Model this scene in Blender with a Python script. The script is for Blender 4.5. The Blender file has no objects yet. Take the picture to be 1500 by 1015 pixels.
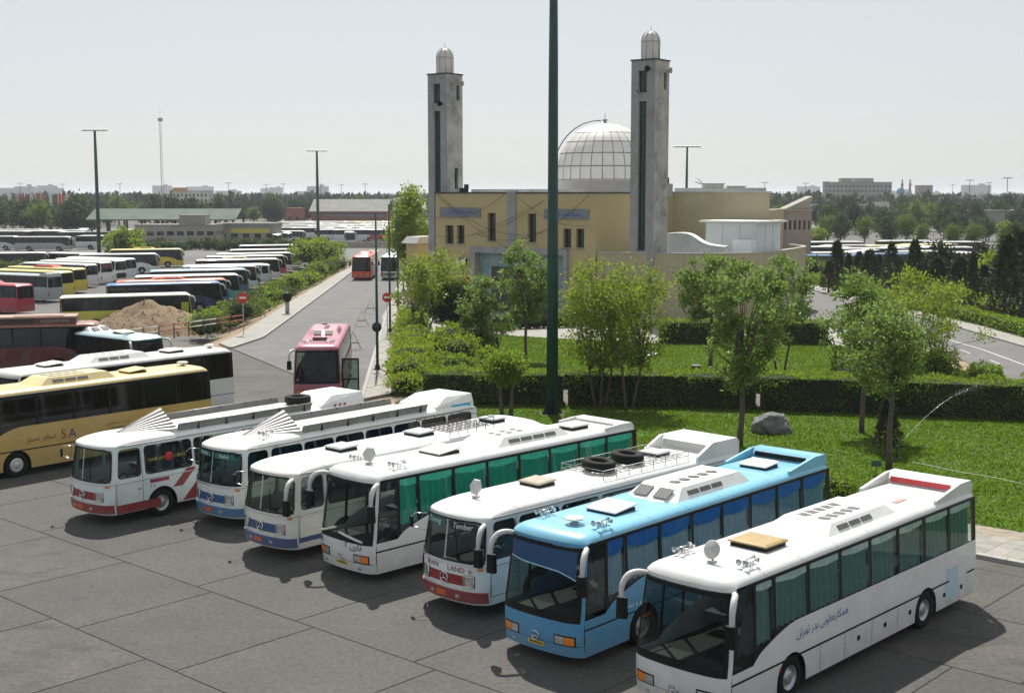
import bpy, bmesh, math, random, unicodedata
from mathutils import Vector, Matrix, noise
R = math.radians
rnd = random.Random(7)
scene = bpy.context.scene
COL = scene.collection

# ------------------------------------------------------------------ camera, sky, sun, exposure
CAM_H, FPX, PITCH = 11.5, 1900.0, math.atan(224.5 / 1900.0)
cam_data = bpy.data.cameras.new('camera')
cam = bpy.data.objects.new('camera', cam_data)
COL.objects.link(cam)
cam.location = (0, 0, CAM_H)
cam.rotation_euler = (math.pi / 2 - PITCH, 0, 0)
cam_data.sensor_width = 36.0
cam_data.lens = 36.0 * FPX / 1500.0
cam_data.clip_start = 0.5
cam_data.clip_end = 20000
scene.camera = cam

SUN_EL, SUN_AZ = R(55), R(-5)          # azimuth from +Y towards +X
world = bpy.data.worlds.new('World')
scene.world = world
world.use_nodes = True
wn = world.node_tree
wn.nodes.clear()
w_out = wn.nodes.new('ShaderNodeOutputWorld')
w_bg = wn.nodes.new('ShaderNodeBackground')
w_sky = wn.nodes.new('ShaderNodeTexSky')
w_sky.sky_type = 'NISHITA'
w_sky.sun_disc = False
w_sky.sun_elevation = SUN_EL
w_sky.sun_rotation = SUN_AZ
w_sky.altitude = 1100
w_sky.air_density = 1.0
w_sky.dust_density = 2.5
w_sky.ozone_density = 1.0
w_hsv = wn.nodes.new('ShaderNodeHueSaturation')
w_hsv.inputs['Saturation'].default_value = 0.6
w_mix = wn.nodes.new('ShaderNodeMix'); w_mix.data_type = 'RGBA'      # even veil of dust haze over the whole sky
w_mix.inputs[0].default_value = 0.6
w_mix.inputs[7].default_value = (7.0, 7.3, 7.35, 1)
w_bg.inputs['Strength'].default_value = 0.084
wn.links.new(w_sky.outputs[0], w_hsv.inputs['Color'])
wn.links.new(w_hsv.outputs[0], w_mix.inputs[6])
wn.links.new(w_mix.outputs[2], w_bg.inputs['Color'])
wn.links.new(w_bg.outputs[0], w_out.inputs['Surface'])

sun_data = bpy.data.lights.new('sun', 'SUN')
sun_data.energy = 5.0
sun_data.angle = R(0.6)
sun_data.color = (1.0, 0.955, 0.88)
sun = bpy.data.objects.new('sun', sun_data)
COL.objects.link(sun)
sun_dir = Vector((math.sin(SUN_AZ) * math.cos(SUN_EL), math.cos(SUN_AZ) * math.cos(SUN_EL), math.sin(SUN_EL)))
sun.rotation_euler = (-sun_dir).to_track_quat('-Z', 'Y').to_euler()
sun.location = (0, 60, 80)

scene.view_settings.view_transform = 'Standard'
scene.view_settings.look = 'None'
scene.view_settings.exposure = 0.32
scene.view_settings.gamma = 1.0
scene.render.engine = 'CYCLES'
scene.cycles.max_bounces = 6
scene.cycles.transparent_max_bounces = 16
scene.cycles.use_denoising = True

# ------------------------------------------------------------------ helpers
def at(x, y, z=0.0):
    """Where the ray through a point of the 1500 x 1015 photograph meets height z (used once, to survey the site)."""
    u = (x - 750) / FPX; v = (507.5 - y) / FPX
    d = Vector((u, math.cos(PITCH) + v * math.sin(PITCH), -math.sin(PITCH) + v * math.cos(PITCH)))
    t = (z - CAM_H) / d.z
    return Vector((d.x * t, d.y * t, z))

def link(o, parent=None):
    COL.objects.link(o)
    if parent is not None:
        o.parent = parent
    return o

def tag(o, label=None, cat=None, group=None, kind=None):
    if label: o['label'] = label
    if cat: o['category'] = cat
    if group: o['group'] = group
    if kind: o['kind'] = kind
    return o

def thing(name, label, cat, loc=(0, 0, 0), rz=0.0, group=None):
    o = bpy.data.objects.new(name, None)
    o.empty_display_size = 0.3
    COL.objects.link(o)
    o.location = loc
    o.rotation_euler = (0, 0, rz)
    return tag(o, label, cat, group)

KIDS = {}
def copy_tree(o, parent=None):
    c = o.copy()
    COL.objects.link(c)
    c.parent = parent
    for ch in o.children:
        copy_tree(ch, c)
    return c

class MB:
    """Collects vertices and faces; build() links them as one mesh object."""
    def __init__(s): s.v = []; s.f = []; s.m = []; s.sm = []
    def add(s, vs, fs, m=0, smooth=False):
        b = len(s.v)
        s.v += [tuple(p) for p in vs]
        for f in fs:
            s.f.append([i + b for i in f]); s.m.append(m); s.sm.append(smooth)
        return s
    def box(s, c, d, rz=0.0, m=0, rx=0.0, ry=0.0):
        M = Matrix.Rotation(rz, 3, 'Z') @ Matrix.Rotation(ry, 3, 'Y') @ Matrix.Rotation(rx, 3, 'X')
        vs = []
        for sx in (-.5, .5):
            for sy in (-.5, .5):
                for sz in (-.5, .5):
                    vs.append(Vector(c) + M @ Vector((sx * d[0], sy * d[1], sz * d[2])))
        return s.add(vs, [(0, 1, 3, 2), (4, 6, 7, 5), (0, 4, 5, 1), (2, 3, 7, 6), (0, 2, 6, 4), (1, 5, 7, 3)], m)
    def bar(s, a, b, w, h=None, m=0):
        """a square bar from a to b"""
        return s.tube([a, b], w, 4, m, smooth=False)
    def tube(s, path, r, seg=8, m=0, smooth=True, cap=True):
        path = [Vector(p) for p in path]
        n = len(path)
        rs = r if isinstance(r, (list, tuple)) else [r] * n
        vs = []; prev = None
        for i, p in enumerate(path):
            t = (path[min(i + 1, n - 1)] - path[max(i - 1, 0)])
            if t.length < 1e-9: t = Vector((0, 0, 1))
            t.normalize()
            if prev is None:
                a = Vector((0, 0, 1)) if abs(t.z) < .9 else Vector((1, 0, 0))
                u = t.cross(a).normalized()
            else:
                u = (prev - t * prev.dot(t))
                u = u.normalized() if u.length > 1e-6 else t.orthogonal().normalized()
            prev = u
            w = t.cross(u)
            for k in range(seg):
                an = 2 * math.pi * (k + .5) / seg
                vs.append(p + (u * math.cos(an) + w * math.sin(an)) * rs[i])
        fs = []
        for i in range(n - 1):
            for k in range(seg):
                fs.append((i * seg + k, i * seg + (k + 1) % seg, (i + 1) * seg + (k + 1) % seg, (i + 1) * seg + k))
        s.add(vs, fs, m, smooth)
        if cap:
            b = len(s.v) - len(vs)
            s.f.append([b + k for k in range(seg)][::-1]); s.m.append(m); s.sm.append(False)
            s.f.append([b + (n - 1) * seg + k for k in range(seg)]); s.m.append(m); s.sm.append(False)
        return s
    def lathe(s, prof, c=(0, 0, 0), seg=24, m=0, axis='Z', smooth=True):
        vs = []
        for (r, h) in prof:
            for k in range(seg):
                a = 2 * math.pi * k / seg
                x, y, z = r * math.cos(a), r * math.sin(a), h
                if axis == 'Y': x, y, z = x, z, y
                elif axis == 'X': x, y, z = z, x, y
                vs.append((c[0] + x, c[1] + y, c[2] + z))
        fs = []
        for i in range(len(prof) - 1):
            for k in range(seg):
                fs.append((i * seg + k, i * seg + (k + 1) % seg, (i + 1) * seg + (k + 1) % seg, (i + 1) * seg + k))
        return s.add(vs, fs, m, smooth)
    def prism(s, poly, z0, z1, m=0, top=None):
        """poly: plan outline; top: outline at z1 if different"""
        n = len(poly); top = top or poly
        vs = [(p[0], p[1], z0) for p in poly] + [(p[0], p[1], z1) for p in top]
        fs = [tuple(range(n))[::-1], tuple(range(n, 2 * n))] + [(i, (i + 1) % n, n + (i + 1) % n, n + i) for i in range(n)]
        return s.add(vs, fs, m)
    def extr(s, poly, axis_o, axis_u, axis_v, depth, m=0):
        """poly in the plane (axis_u, axis_v) at axis_o, extruded along u x v by depth"""
        o, u, v = Vector(axis_o), Vector(axis_u), Vector(axis_v)
        w = u.cross(v).normalized() * depth
        n = len(poly)
        vs = [o + u * a + v * b for a, b in poly] + [o + u * a + v * b + w for a, b in poly]
        fs = [tuple(range(n))[::-1], tuple(range(n, 2 * n))] + [(i, (i + 1) % n, n + (i + 1) % n, n + i) for i in range(n)]
        return s.add(vs, fs, m)
    def grid(s, fn, nu, nv, m=0, smooth=True):
        vs = [fn(i / nu, j / nv) for i in range(nu + 1) for j in range(nv + 1)]
        fs = [(i * (nv + 1) + j, (i + 1) * (nv + 1) + j, (i + 1) * (nv + 1) + j + 1, i * (nv + 1) + j + 1) for i in range(nu) for j in range(nv)]
        return s.add(vs, fs, m, smooth)
    def mesh(s, name, mats):
        me = bpy.data.meshes.new(name)
        me.from_pydata(s.v, [], s.f)
        for mt in (mats if isinstance(mats, (list, tuple)) else [mats]):
            me.materials.append(mt)
        me.polygons.foreach_set('material_index', s.m)
        me.polygons.foreach_set('use_smooth', s.sm)
        me.update()
        return me
    def build(s, name, mats, parent=None, loc=None, rz=0.0):
        o = bpy.data.objects.new(name, s.mesh(name, mats))
        link(o, parent)
        if loc is not None: o.location = loc
        if rz: o.rotation_euler = (0, 0, rz)
        return o

def inst(name, me, parent=None, loc=(0, 0, 0), rz=0.0, scale=1.0):
    o = bpy.data.objects.new(name, me)
    link(o, parent)
    o.location = loc
    o.rotation_euler = (0, 0, rz)
    if scale != 1.0:
        o.scale = (scale,) * 3 if isinstance(scale, (int, float)) else scale
    return o

def structure(o): o['kind'] = 'structure'; return o

# ------------------------------------------------------------------ materials
MATS = {}
def material(name, color, rough=0.6, metal=0.0, var=0.0, vscale=1.0, bump=0.0, bscale=20.0, coat=0.0, spec=0.5,
             dark=None, dscale=0.3, damt=0.0, coords='Object', island=0.0, translucent=None, trans_amt=0.0, detail=4.0, spots=None, grain=None):
    if name in MATS: return MATS[name]
    m = bpy.data.materials.new(name)
    m.use_nodes = True
    nt = m.node_tree
    b = nt.nodes['Principled BSDF']
    col = (color[0], color[1], color[2], 1)
    b.inputs['Base Color'].default_value = col
    b.inputs['Roughness'].default_value = rough
    b.inputs['Metallic'].default_value = metal
    b.inputs['Coat Weight'].default_value = coat
    b.inputs['Coat Roughness'].default_value = 0.08
    b.inputs['Specular IOR Level'].default_value = spec
    last = None
    tc = nt.nodes.new('ShaderNodeTexCoord')
    if coords == 'World':
        src = nt.nodes.new('ShaderNodeNewGeometry').outputs['Position']
    else:
        src = tc.outputs[coords]
    def mixcol(fac, a, c):
        mx = nt.nodes.new('ShaderNodeMix'); mx.data_type = 'RGBA'
        if isinstance(fac, float): mx.inputs[0].default_value = fac
        else: nt.links.new(fac, mx.inputs[0])
        for sock, val in ((mx.inputs[6], a), (mx.inputs[7], c)):
            if isinstance(val, tuple): sock.default_value = val
            else: nt.links.new(val, sock)
        return mx.outputs[2]
    cur = col
    if var:
        n = nt.nodes.new('ShaderNodeTexNoise'); n.inputs['Scale'].default_value = vscale; n.inputs['Detail'].default_value = detail
        n.inputs['Roughness'].default_value = 0.62
        nt.links.new(src, n.inputs['Vector'])
        rmp = nt.nodes.new('ShaderNodeMapRange'); rmp.inputs[1].default_value = 0.3; rmp.inputs[2].default_value = 0.7
        nt.links.new(n.outputs['Fac'], rmp.inputs[0])
        lo = tuple(max(0, c * (1 - var)) for c in color) + (1,); hi = tuple(min(1, c * (1 + var)) for c in color) + (1,)
        cur = mixcol(rmp.outputs[0], lo, hi)
    if dark is not None:
        n2 = nt.nodes.new('ShaderNodeTexNoise'); n2.inputs['Scale'].default_value = dscale; n2.inputs['Detail'].default_value = 6
        n2.inputs['Roughness'].default_value = 0.68
        nt.links.new(src, n2.inputs['Vector'])
        r2 = nt.nodes.new('ShaderNodeMapRange'); r2.inputs[1].default_value = 0.48; r2.inputs[2].default_value = 0.72
        r2.inputs[3].default_value = 0; r2.inputs[4].default_value = damt
        nt.links.new(n2.outputs['Fac'], r2.inputs[0])
        cur = mixcol(r2.outputs[0], cur, (dark[0], dark[1], dark[2], 1))
    if grain is not None:                                     # (scale, amount): fine speckle
        n4 = nt.nodes.new('ShaderNodeTexNoise'); n4.inputs['Scale'].default_value = grain[0]; n4.inputs['Detail'].default_value = 3
        nt.links.new(src, n4.inputs['Vector'])
        r4 = nt.nodes.new('ShaderNodeMapRange'); r4.inputs[1].default_value = .35; r4.inputs[2].default_value = .65; r4.inputs[3].default_value = 1 - grain[1]; r4.inputs[4].default_value = 1 + grain[1]
        nt.links.new(n4.outputs['Fac'], r4.inputs[0])
        hv = nt.nodes.new('ShaderNodeHueSaturation'); nt.links.new(r4.outputs[0], hv.inputs['Value'])
        if isinstance(cur, tuple): hv.inputs['Color'].default_value = cur
        else: nt.links.new(cur, hv.inputs['Color'])
        cur = hv.outputs[0]
    if spots is not None:                                     # (scale, threshold, amount, colour): drips and stains
        n3 = nt.nodes.new('ShaderNodeTexNoise'); n3.inputs['Scale'].default_value = spots[0]; n3.inputs['Detail'].default_value = 7
        n3.inputs['Roughness'].default_value = 0.7
        mp = nt.nodes.new('ShaderNodeMapping'); mp.inputs['Rotation'].default_value = (0, 0, R(-48)); mp.inputs['Scale'].default_value = (.45, 1, 1)
        nt.links.new(src, mp.inputs['Vector']); nt.links.new(mp.outputs[0], n3.inputs['Vector'])
        r3 = nt.nodes.new('ShaderNodeMapRange'); r3.inputs[1].default_value = spots[1]; r3.inputs[2].default_value = spots[1] + .13
        r3.inputs[3].default_value = 0; r3.inputs[4].default_value = spots[2]
        nt.links.new(n3.outputs['Fac'], r3.inputs[0])
        cur = mixcol(r3.outputs[0], cur, tuple(spots[3]) + (1,))
    if island:
        g = nt.nodes.new('ShaderNodeNewGeometry')
        hs = nt.nodes.new('ShaderNodeHueSaturation')
        mr = nt.nodes.new('ShaderNodeMapRange'); mr.inputs[3].default_value = 1 - island; mr.inputs[4].default_value = 1 + island
        nt.links.new(g.outputs['Random Per Island'], mr.inputs[0])
        nt.links.new(mr.outputs[0], hs.inputs['Value'])
        mh = nt.nodes.new('ShaderNodeMapRange'); mh.inputs[3].default_value = 0.47; mh.inputs[4].default_value = 0.52
        ml = nt.nodes.new('ShaderNodeMath'); ml.operation = 'FRACT'
        mm = nt.nodes.new('ShaderNodeMath'); mm.operation = 'MULTIPLY'; mm.inputs[1].default_value = 7.31
        nt.links.new(g.outputs['Random Per Island'], mm.inputs[0]); nt.links.new(mm.outputs[0], ml.inputs[0])
        nt.links.new(ml.outputs[0], mh.inputs[0]); nt.links.new(mh.outputs[0], hs.inputs['Hue'])
        if isinstance(cur, tuple): hs.inputs['Color'].default_value = cur
        else: nt.links.new(cur, hs.inputs['Color'])
        cur = hs.outputs[0]
    if not isinstance(cur, tuple):
        nt.links.new(cur, b.inputs['Base Color'])
    if bump:
        nb = nt.nodes.new('ShaderNodeTexNoise'); nb.inputs['Scale'].default_value = bscale; nb.inputs['Detail'].default_value = 5
        nt.links.new(src, nb.inputs['Vector'])
        bp = nt.nodes.new('ShaderNodeBump'); bp.inputs['Strength'].default_value = bump; bp.inputs['Distance'].default_value = 0.05
        nt.links.new(nb.outputs['Fac'], bp.inputs['Height'])
        nt.links.new(bp.outputs[0], b.inputs['Normal'])
    if translucent is not None:
        tr = nt.nodes.new('ShaderNodeBsdfTranslucent')
        if isinstance(cur, tuple): tr.inputs['Color'].default_value = tuple(translucent) + (1,)
        else:
            tint = mixcol(0.6, cur, tuple(translucent) + (1,))
            nt.links.new(tint, tr.inputs['Color'])
        ms = nt.nodes.new('ShaderNodeMixShader'); ms.inputs[0].default_value = trans_amt
        out = nt.nodes['Material Output']
        nt.links.new(b.outputs[0], ms.inputs[1]); nt.links.new(tr.outputs[0], ms.inputs[2])
        nt.links.new(ms.outputs[0], out.inputs['Surface'])
    MATS[name] = m
    return m

def glass(name, tint, refl=1.0, rough=0.02):
    if name in MATS: return MATS[name]
    m = bpy.data.materials.new(name); m.use_nodes = True
    nt = m.node_tree
    nt.nodes.clear()
    out = nt.nodes.new('ShaderNodeOutputMaterial')
    t = nt.nodes.new('ShaderNodeBsdfTransparent'); t.inputs[0].default_value = tuple(tint) + (1,)
    g = nt.nodes.new('ShaderNodeBsdfGlossy'); g.inputs['Roughness'].default_value = rough
    g.inputs[0].default_value = (.9, .95, 1, 1)
    lw = nt.nodes.new('ShaderNodeFresnel'); lw.inputs['IOR'].default_value = 1.5
    mu = nt.nodes.new('ShaderNodeMath'); mu.operation = 'MULTIPLY'; mu.inputs[1].default_value = refl; mu.use_clamp = True
    mx = nt.nodes.new('ShaderNodeMixShader')
    nt.links.new(lw.outputs[0], mu.inputs[0]); nt.links.new(mu.outputs[0], mx.inputs[0])
    nt.links.new(t.outputs[0], mx.inputs[1]); nt.links.new(g.outputs[0], mx.inputs[2])
    nt.links.new(mx.outputs[0], out.inputs[0])
    MATS[name] = m
    return m

def add_splash(m):
    """road dirt thrown up over the lowest part of a body"""
    nt = m.node_tree; b = nt.nodes['Principled BSDF']; lk = b.inputs['Base Color'].links[0]; src = lk.from_socket
    tc = nt.nodes.new('ShaderNodeTexCoord'); sx = nt.nodes.new('ShaderNodeSeparateXYZ'); nt.links.new(tc.outputs['Object'], sx.inputs[0])
    mr = nt.nodes.new('ShaderNodeMapRange'); mr.inputs[1].default_value = 1.15; mr.inputs[2].default_value = .35; mr.inputs[3].default_value = 0; mr.inputs[4].default_value = .5; nt.links.new(sx.outputs['Z'], mr.inputs[0])
    n = nt.nodes.new('ShaderNodeTexNoise'); n.inputs['Scale'].default_value = 2.2; n.inputs['Detail'].default_value = 8; nt.links.new(tc.outputs['Object'], n.inputs['Vector'])
    mu = nt.nodes.new('ShaderNodeMath'); mu.operation = 'MULTIPLY'; nt.links.new(mr.outputs[0], mu.inputs[0]); nt.links.new(n.outputs['Fac'], mu.inputs[1])
    mx = nt.nodes.new('ShaderNodeMix'); mx.data_type = 'RGBA'; nt.links.new(mu.outputs[0], mx.inputs[0]); nt.links.new(src, mx.inputs[6]); mx.inputs[7].default_value = (.22, .19, .15, 1)
    nt.links.new(mx.outputs[2], b.inputs['Base Color'])
    rr = nt.nodes.new('ShaderNodeMapRange'); rr.inputs[3].default_value = b.inputs['Roughness'].default_value; rr.inputs[4].default_value = .8; nt.links.new(mu.outputs[0], rr.inputs[0]); nt.links.new(rr.outputs[0], b.inputs['Roughness'])
    return m
def paint(c, name=None):
    key = name or 'paint_%02d_%02d_%02d' % tuple(int(x * 99) for x in c)
    if key in MATS: return MATS[key]
    return add_splash(material(key, c, rough=0.38, coat=0.35, var=0.05, vscale=1.3, dark=(.32, .29, .24), dscale=1.1, damt=0.2, spec=0.4, spots=(2.6, .62, .35, (.30, .26, .2))))

asphalt = material('asphalt', (.105, .10, .093), .9, var=.22, vscale=.35, bump=.25, bscale=14, dark=(.05, .05, .05), dscale=.12, damt=.5, coords='World')
road_asphalt = material('road_asphalt', (.128, .128, .125), .9, grain=(5, .14), var=.16, vscale=.4, bump=.2, bscale=12, dark=(.08, .08, .08), dscale=.15, damt=.4, coords='World')
concrete = material('concrete', (.24, .225, .20), .9, var=.2, vscale=.5, bump=.3, bscale=6, dark=(.06, .055, .05), dscale=.22, damt=.75, coords='World')
pave = material('paving', (.29, .275, .25), .88, grain=(3, .12), var=.14, vscale=.8, bump=.2, bscale=9, dark=(.18, .17, .15), dscale=.4, damt=.5, coords='World')
kerb_m = material('kerb_concrete', (.34, .33, .31), .9, var=.15, vscale=2, bump=.2, bscale=9, coords='World')
earth = material('earth', (.26, .19, .125), .95, var=.3, vscale=.6, bump=.8, bscale=5, coords='World')
dry_ground = material('dry_ground', (.13, .125, .09), .95, var=.25, vscale=.04, bump=.2, bscale=1, dark=(.06, .075, .035), dscale=.012, damt=.8, coords='World')
lawn_m = material('lawn_grass', (.066, .125, .008), .85, spots=(.22, .55, .5, (.11, .13, .018)), var=.3, vscale=1.2, bump=1.0, bscale=40, dark=(.06, .14, .010), dscale=.18, damt=.7, coords='World', spec=.2)
blade_m = material('grass_blade', (.075, .14, .008), .6, var=.3, vscale=.5, coords='World', island=.25, translucent=(.20, .33, .01), trans_amt=.5)
white_line = material('road_paint', (.62, .62, .6), .7, var=.2, vscale=3, coords='World')
black_rubber = material('rubber', (.010, .010, .010), .8, spec=.25, var=.3, vscale=4)
black_trim = material('black_trim', (.005, .006, .006), .5, spec=.25)
dark_metal = material('dark_metal', (.05, .05, .05), .5, metal=.6)
chrome = material('chrome', (.75, .75, .76), .22, metal=1.0)
aluminium = material('aluminium', (.36, .36, .35), .5, metal=.5, var=.12, vscale=3, dark=(.25, .24, .22), dscale=2, damt=.5)
rim_m = material('wheel_rim', (.42, .43, .44), .45, metal=.7, var=.2, vscale=5)
white_p = paint((.68, .68, .66), 'white_paint')
grey_plastic = material('grey_plastic', (.45, .45, .44), .6, var=.1, vscale=3)
pole_green = material('pole_green', (.010, .055, .045), .45, var=.15, vscale=2)
# ------------------------------------------------------------------ ground, lots, roads
E1 = Vector((.742, -.670, 0)); E2 = Vector((.670, .742, 0))       # axes of the parking forecourt
LOT_Z = -1.4
def EP(a, b, z=0.0): p = E1 * a + E2 * b; return Vector((p.x, p.y, z))

def sheet(name, poly, z, mat, thick=0.0):
    mb = MB()
    if thick: mb.prism([(p[0], p[1]) for p in poly], z - thick, z)
    else: mb.add([(p[0], p[1], z) for p in poly], [tuple(range(len(poly)))])
    return structure(mb.build(name, mat))

mb = MB()
ring = [0, 150, 400, 1000, 3000, 9000, 16000]
vs = []
for r in ring:
    for k in range(48):
        a = 2 * math.pi * k / 48
        vs.append((r * math.cos(a), 150 + r * math.sin(a), LOT_Z - .02))
mb.add(vs, [(i * 48 + k, i * 48 + (k + 1) % 48, (i + 1) * 48 + (k + 1) % 48, (i + 1) * 48 + k) for i in range(len(ring) - 1) for k in range(48)])
structure(mb.build('ground', dry_ground))

# terrace on which forecourt, road, garden and mosque lie
terr = [(-95, -40), (130, -40), (130, 262), (-29, 262), (-25.3, 200), (-23.8, 141), (-22.6, 104), (-23.4, 97.5), (-31, 97), (-95, 110)]
sheet('terrace', terr, -0.03, earth, 1.6)
# bank between road walk and lower bus lot
bank = MB()
bp = [(-29, 262), (-25.3, 200), (-23.8, 141), (-22.6, 104), (-23.4, 97.5)]
for i in range(len(bp) - 1):
    a, b = bp[i], bp[i + 1]
    for k in range(10):
        for j in range(4):
            def q(t, s):
                x = a[0] + (b[0] - a[0]) * t; y = a[1] + (b[1] - a[1]) * t
                z = -.05 - s * 1.36
                h = .22 * math.sin(math.pi * s) * noise.noise(Vector((x * .5, y * .5, s * 3)))
                return (x - .05 - s * 3.6 + h, y, z + h)
            t0, t1, s0, s1 = k / 10, (k + 1) / 10, j / 4, (j + 1) / 4
            bank.add([q(t0, s0), q(t1, s0), q(t1, s1), q(t0, s1)], [(0, 1, 2, 3)], smooth=True)
structure(bank.build('bank', earth))

sheet('parking_lot', [(-140, 96), (-26, 96), (-27, 140), (-29, 200), (-33, 262), (-42, 305), (-150, 305)], LOT_Z + .01, asphalt)
sheet('far_bus_lot', [(-200, 330), (10, 330), (40, 560), (-240, 560)], LOT_Z + .01, asphalt)
sheet('cross_road', [(-260, 264), (30, 264), (34, 300), (-260, 306)], LOT_Z + .02, road_asphalt)
sheet('side_yard', [(30, 160), (125, 165), (220, 420), (70, 420)], LOT_Z + .01, asphalt)

# forecourt: joint bed plus single slabs
fore = [(-95, -40), (120, -40), (120, -34), tuple(EP(0, 39.35)[:2]), tuple(EP(-46, 39.35)[:2]), (-8.4, 71.5), (-20.8, 95.6), (-31, 96.6), (-94, 109)]
joint_m = material('slab_joint', (.032, .03, .028), .95, var=.3, vscale=2, coords='World')
fc = sheet('forecourt', fore, 0.0, joint_m)
slab_a = material('slab_concrete', (.073, .071, .066), .9, grain=(7, .16), spots=(1.5, .58, .5, (.034, .032, .029)), var=.12, vscale=.35, bump=.25, bscale=5, dark=(.062, .058, .052), dscale=.30, damt=.6, coords='World', detail=8)
slab_b = material('slab_concrete_dark', (.068, .066, .062), .9, grain=(7, .16), spots=(1.5, .57, .55, (.032, .03, .027)), var=.12, vscale=.45, bump=.25, bscale=5, dark=(.056, .052, .047), dscale=.26, damt=.65, coords='World', detail=8)
slab_c = material('slab_concrete_oily', (.070, .065, .057), .85, grain=(7, .2), spots=(1.1, .52, .7, (.03, .028, .025)), var=.2, vscale=.5, bump=.2, bscale=5, dark=(.036, .033, .029), dscale=.28, damt=.8, coords='World', detail=8)
SW, SH = 4.62, 4.3
def slab_mesh(w, h, m):
    g = .016; t = .014
    o = [(-w / 2 + g, -h / 2 + g), (w / 2 - g, -h / 2 + g), (w / 2 - g, h / 2 - g), (-w / 2 + g, h / 2 - g)]
    i = [(x * .996, y * .996) for x, y in o]
    mb = MB()
    mb.add([(x, y, 0) for x, y in o] + [(x, y, t) for x, y in i], [(4, 5, 6, 7)] + [(k, (k + 1) % 4, 4 + (k + 1) % 4, 4 + k) for k in range(4)])
    return mb.mesh('slab', m)
SM = [slab_mesh(SW, SH, m) for m in (slab_a, slab_b, slab_c)]
for j in range(-1, 6):
    off = [-26.35, -31.75, -26.35, -29.3, -27.6][j % 5]
    e2c = 17.0 + SH * (j + .5)
    for i in range(-8, 9):
        e1c = off + SW * (i + .5)
        p = EP(e1c, e2c)
        if p.y < 17 or e1c > -5 or e1c < -58 or abs(p.x) > .46 * p.y + 5: continue
        k = 2 if (j >= 3 and rnd.random() < .8) or rnd.random() < .08 else (1 if rnd.random() < .4 else 0)
        inst('slab', SM[k], fc, (p.x, p.y, .002), math.atan2(E1.y, E1.x))
# plain concrete behind the bus row
back_c = [tuple(EP(-8, 38.5)[:2]), tuple(EP(0, 39.3)[:2])]
sheet('forecourt_apron', [tuple(EP(-58, 17 + SH * 5)[:2]), tuple(EP(-4.8, 17 + SH * 5)[:2]), tuple(EP(-4.8, 39.3)[:2]), tuple(EP(-46, 39.3)[:2]), (-8.6, 71.2), (-20.8, 95.4), (-31, 96.3), (-90, 107), (-90, 70)], .009, slab_c)
sheet('forecourt_corner', [tuple(EP(-4.95, 8)[:2]), tuple(EP(30, 8)[:2]), tuple(EP(30, 39.3)[:2]), tuple(EP(-4.95, 39.3)[:2])], .012, slab_c)
# oil stains and tyre-blackened patches
stain = material('oil_stain', (.03, .029, .028), .6, var=.3, vscale=3, coords='World')
# kerb along the garden, then paved walk
KERB_E2 = 39.6
walk = structure(MB().prism([tuple(EP(-46, KERB_E2 + .28)[:2]), tuple(EP(12, KERB_E2 + .28)[:2]), tuple(EP(12, KERB_E2 + 2.6)[:2]), tuple(EP(-46, KERB_E2 + 2.6)[:2])], -.02, .115).build('garden_walk', joint_m))
ks = MB().box((0, 0, .065), (.975, .26, .17)).mesh('kerb_stone', kerb_m)
kerb = thing('kerb', None, None); kerb['kind'] = 'structure'
for i in range(-46, 12):
    p = EP(i + .5, KERB_E2 + .13)
    inst('kerb_stone', ks, kerb, (p.x, p.y, 0), math.atan2(E1.y, E1.x) + rnd.uniform(-.004, .004))
pvm = [MB().box((0, 0, 0), (.575, .565, .04)).mesh('paver', material('paver_%d' % k, c, .9, var=.1, vscale=2, bump=.2, bscale=9, coords='World')) for k, c in enumerate([(.27, .255, .225), (.24, .225, .20), (.30, .28, .25)])]
npv = 0
for i in range(-16, 14):
    for j in range(4):
        p = EP(-13.2 + i * .585, KERB_E2 + .6 + j * .577)
        if p.x < 11.5: continue
        inst('paver', pvm[rnd.randrange(3)], walk, (p.x, p.y, .105 + rnd.uniform(-.004, .004)), math.atan2(E1.y, E1.x))
gravel_m = material('gravel_strip', (.27, .235, .18), .95, var=.3, vscale=3, bump=.8, bscale=12, coords='World')
sheet('gravel_strip', [tuple(EP(-46, KERB_E2 + 2.6)[:2]), tuple(EP(12, KERB_E2 + 2.6)[:2]), tuple(EP(12, KERB_E2 + 4.4)[:2]), tuple(EP(-46, KERB_E2 + 4.0)[:2])], .02, gravel_m)

# garden lawns
lawn1 = [tuple(EP(-44, KERB_E2 + 3.6)[:2]), tuple(EP(-30, KERB_E2 + 3.4)[:2]), tuple(EP(-14, KERB_E2 + 4.3)[:2]), tuple(EP(8, KERB_E2 + 4.1)[:2]), (40, 36), (34, 58), (28.5, 64.6), (13.8, 68.2), (7.7, 69.6), (-4.1, 70.6), (-6.4, 71)]
sheet('lawn', lawn1, .035, lawn_m)
lawn2 = [(-6.5, 76.5), (8, 75.6), (20, 73), (25.5, 73), (29, 80), (29.5, 90), (24.3, 98.4), (11, 99), (-3.9, 106), (-8.6, 108)]
sheet('lawn', lawn2, .035, lawn_m)
sheet('garden_path', [(-6.5, 70.8), (7.7, 69.5), (13.8, 68.1), (28.5, 64.7), (27, 72.8), (20, 72.8), (8, 75.5), (-6.5, 76.3)], .03, material('garden_paving', (.11, .10, .085), .9, var=.2, vscale=1, coords='World'))
sheet('mosque_plaza', [(-10.5, 108.5), (-3.9, 106.3), (11, 99.2), (24.3, 98.8), (29, 92), (31, 101), (26.5, 113.5), (24, 118), (8, 118), (-8, 131), (-13.4, 150), (-12.2, 121)], .02, pave)

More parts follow.
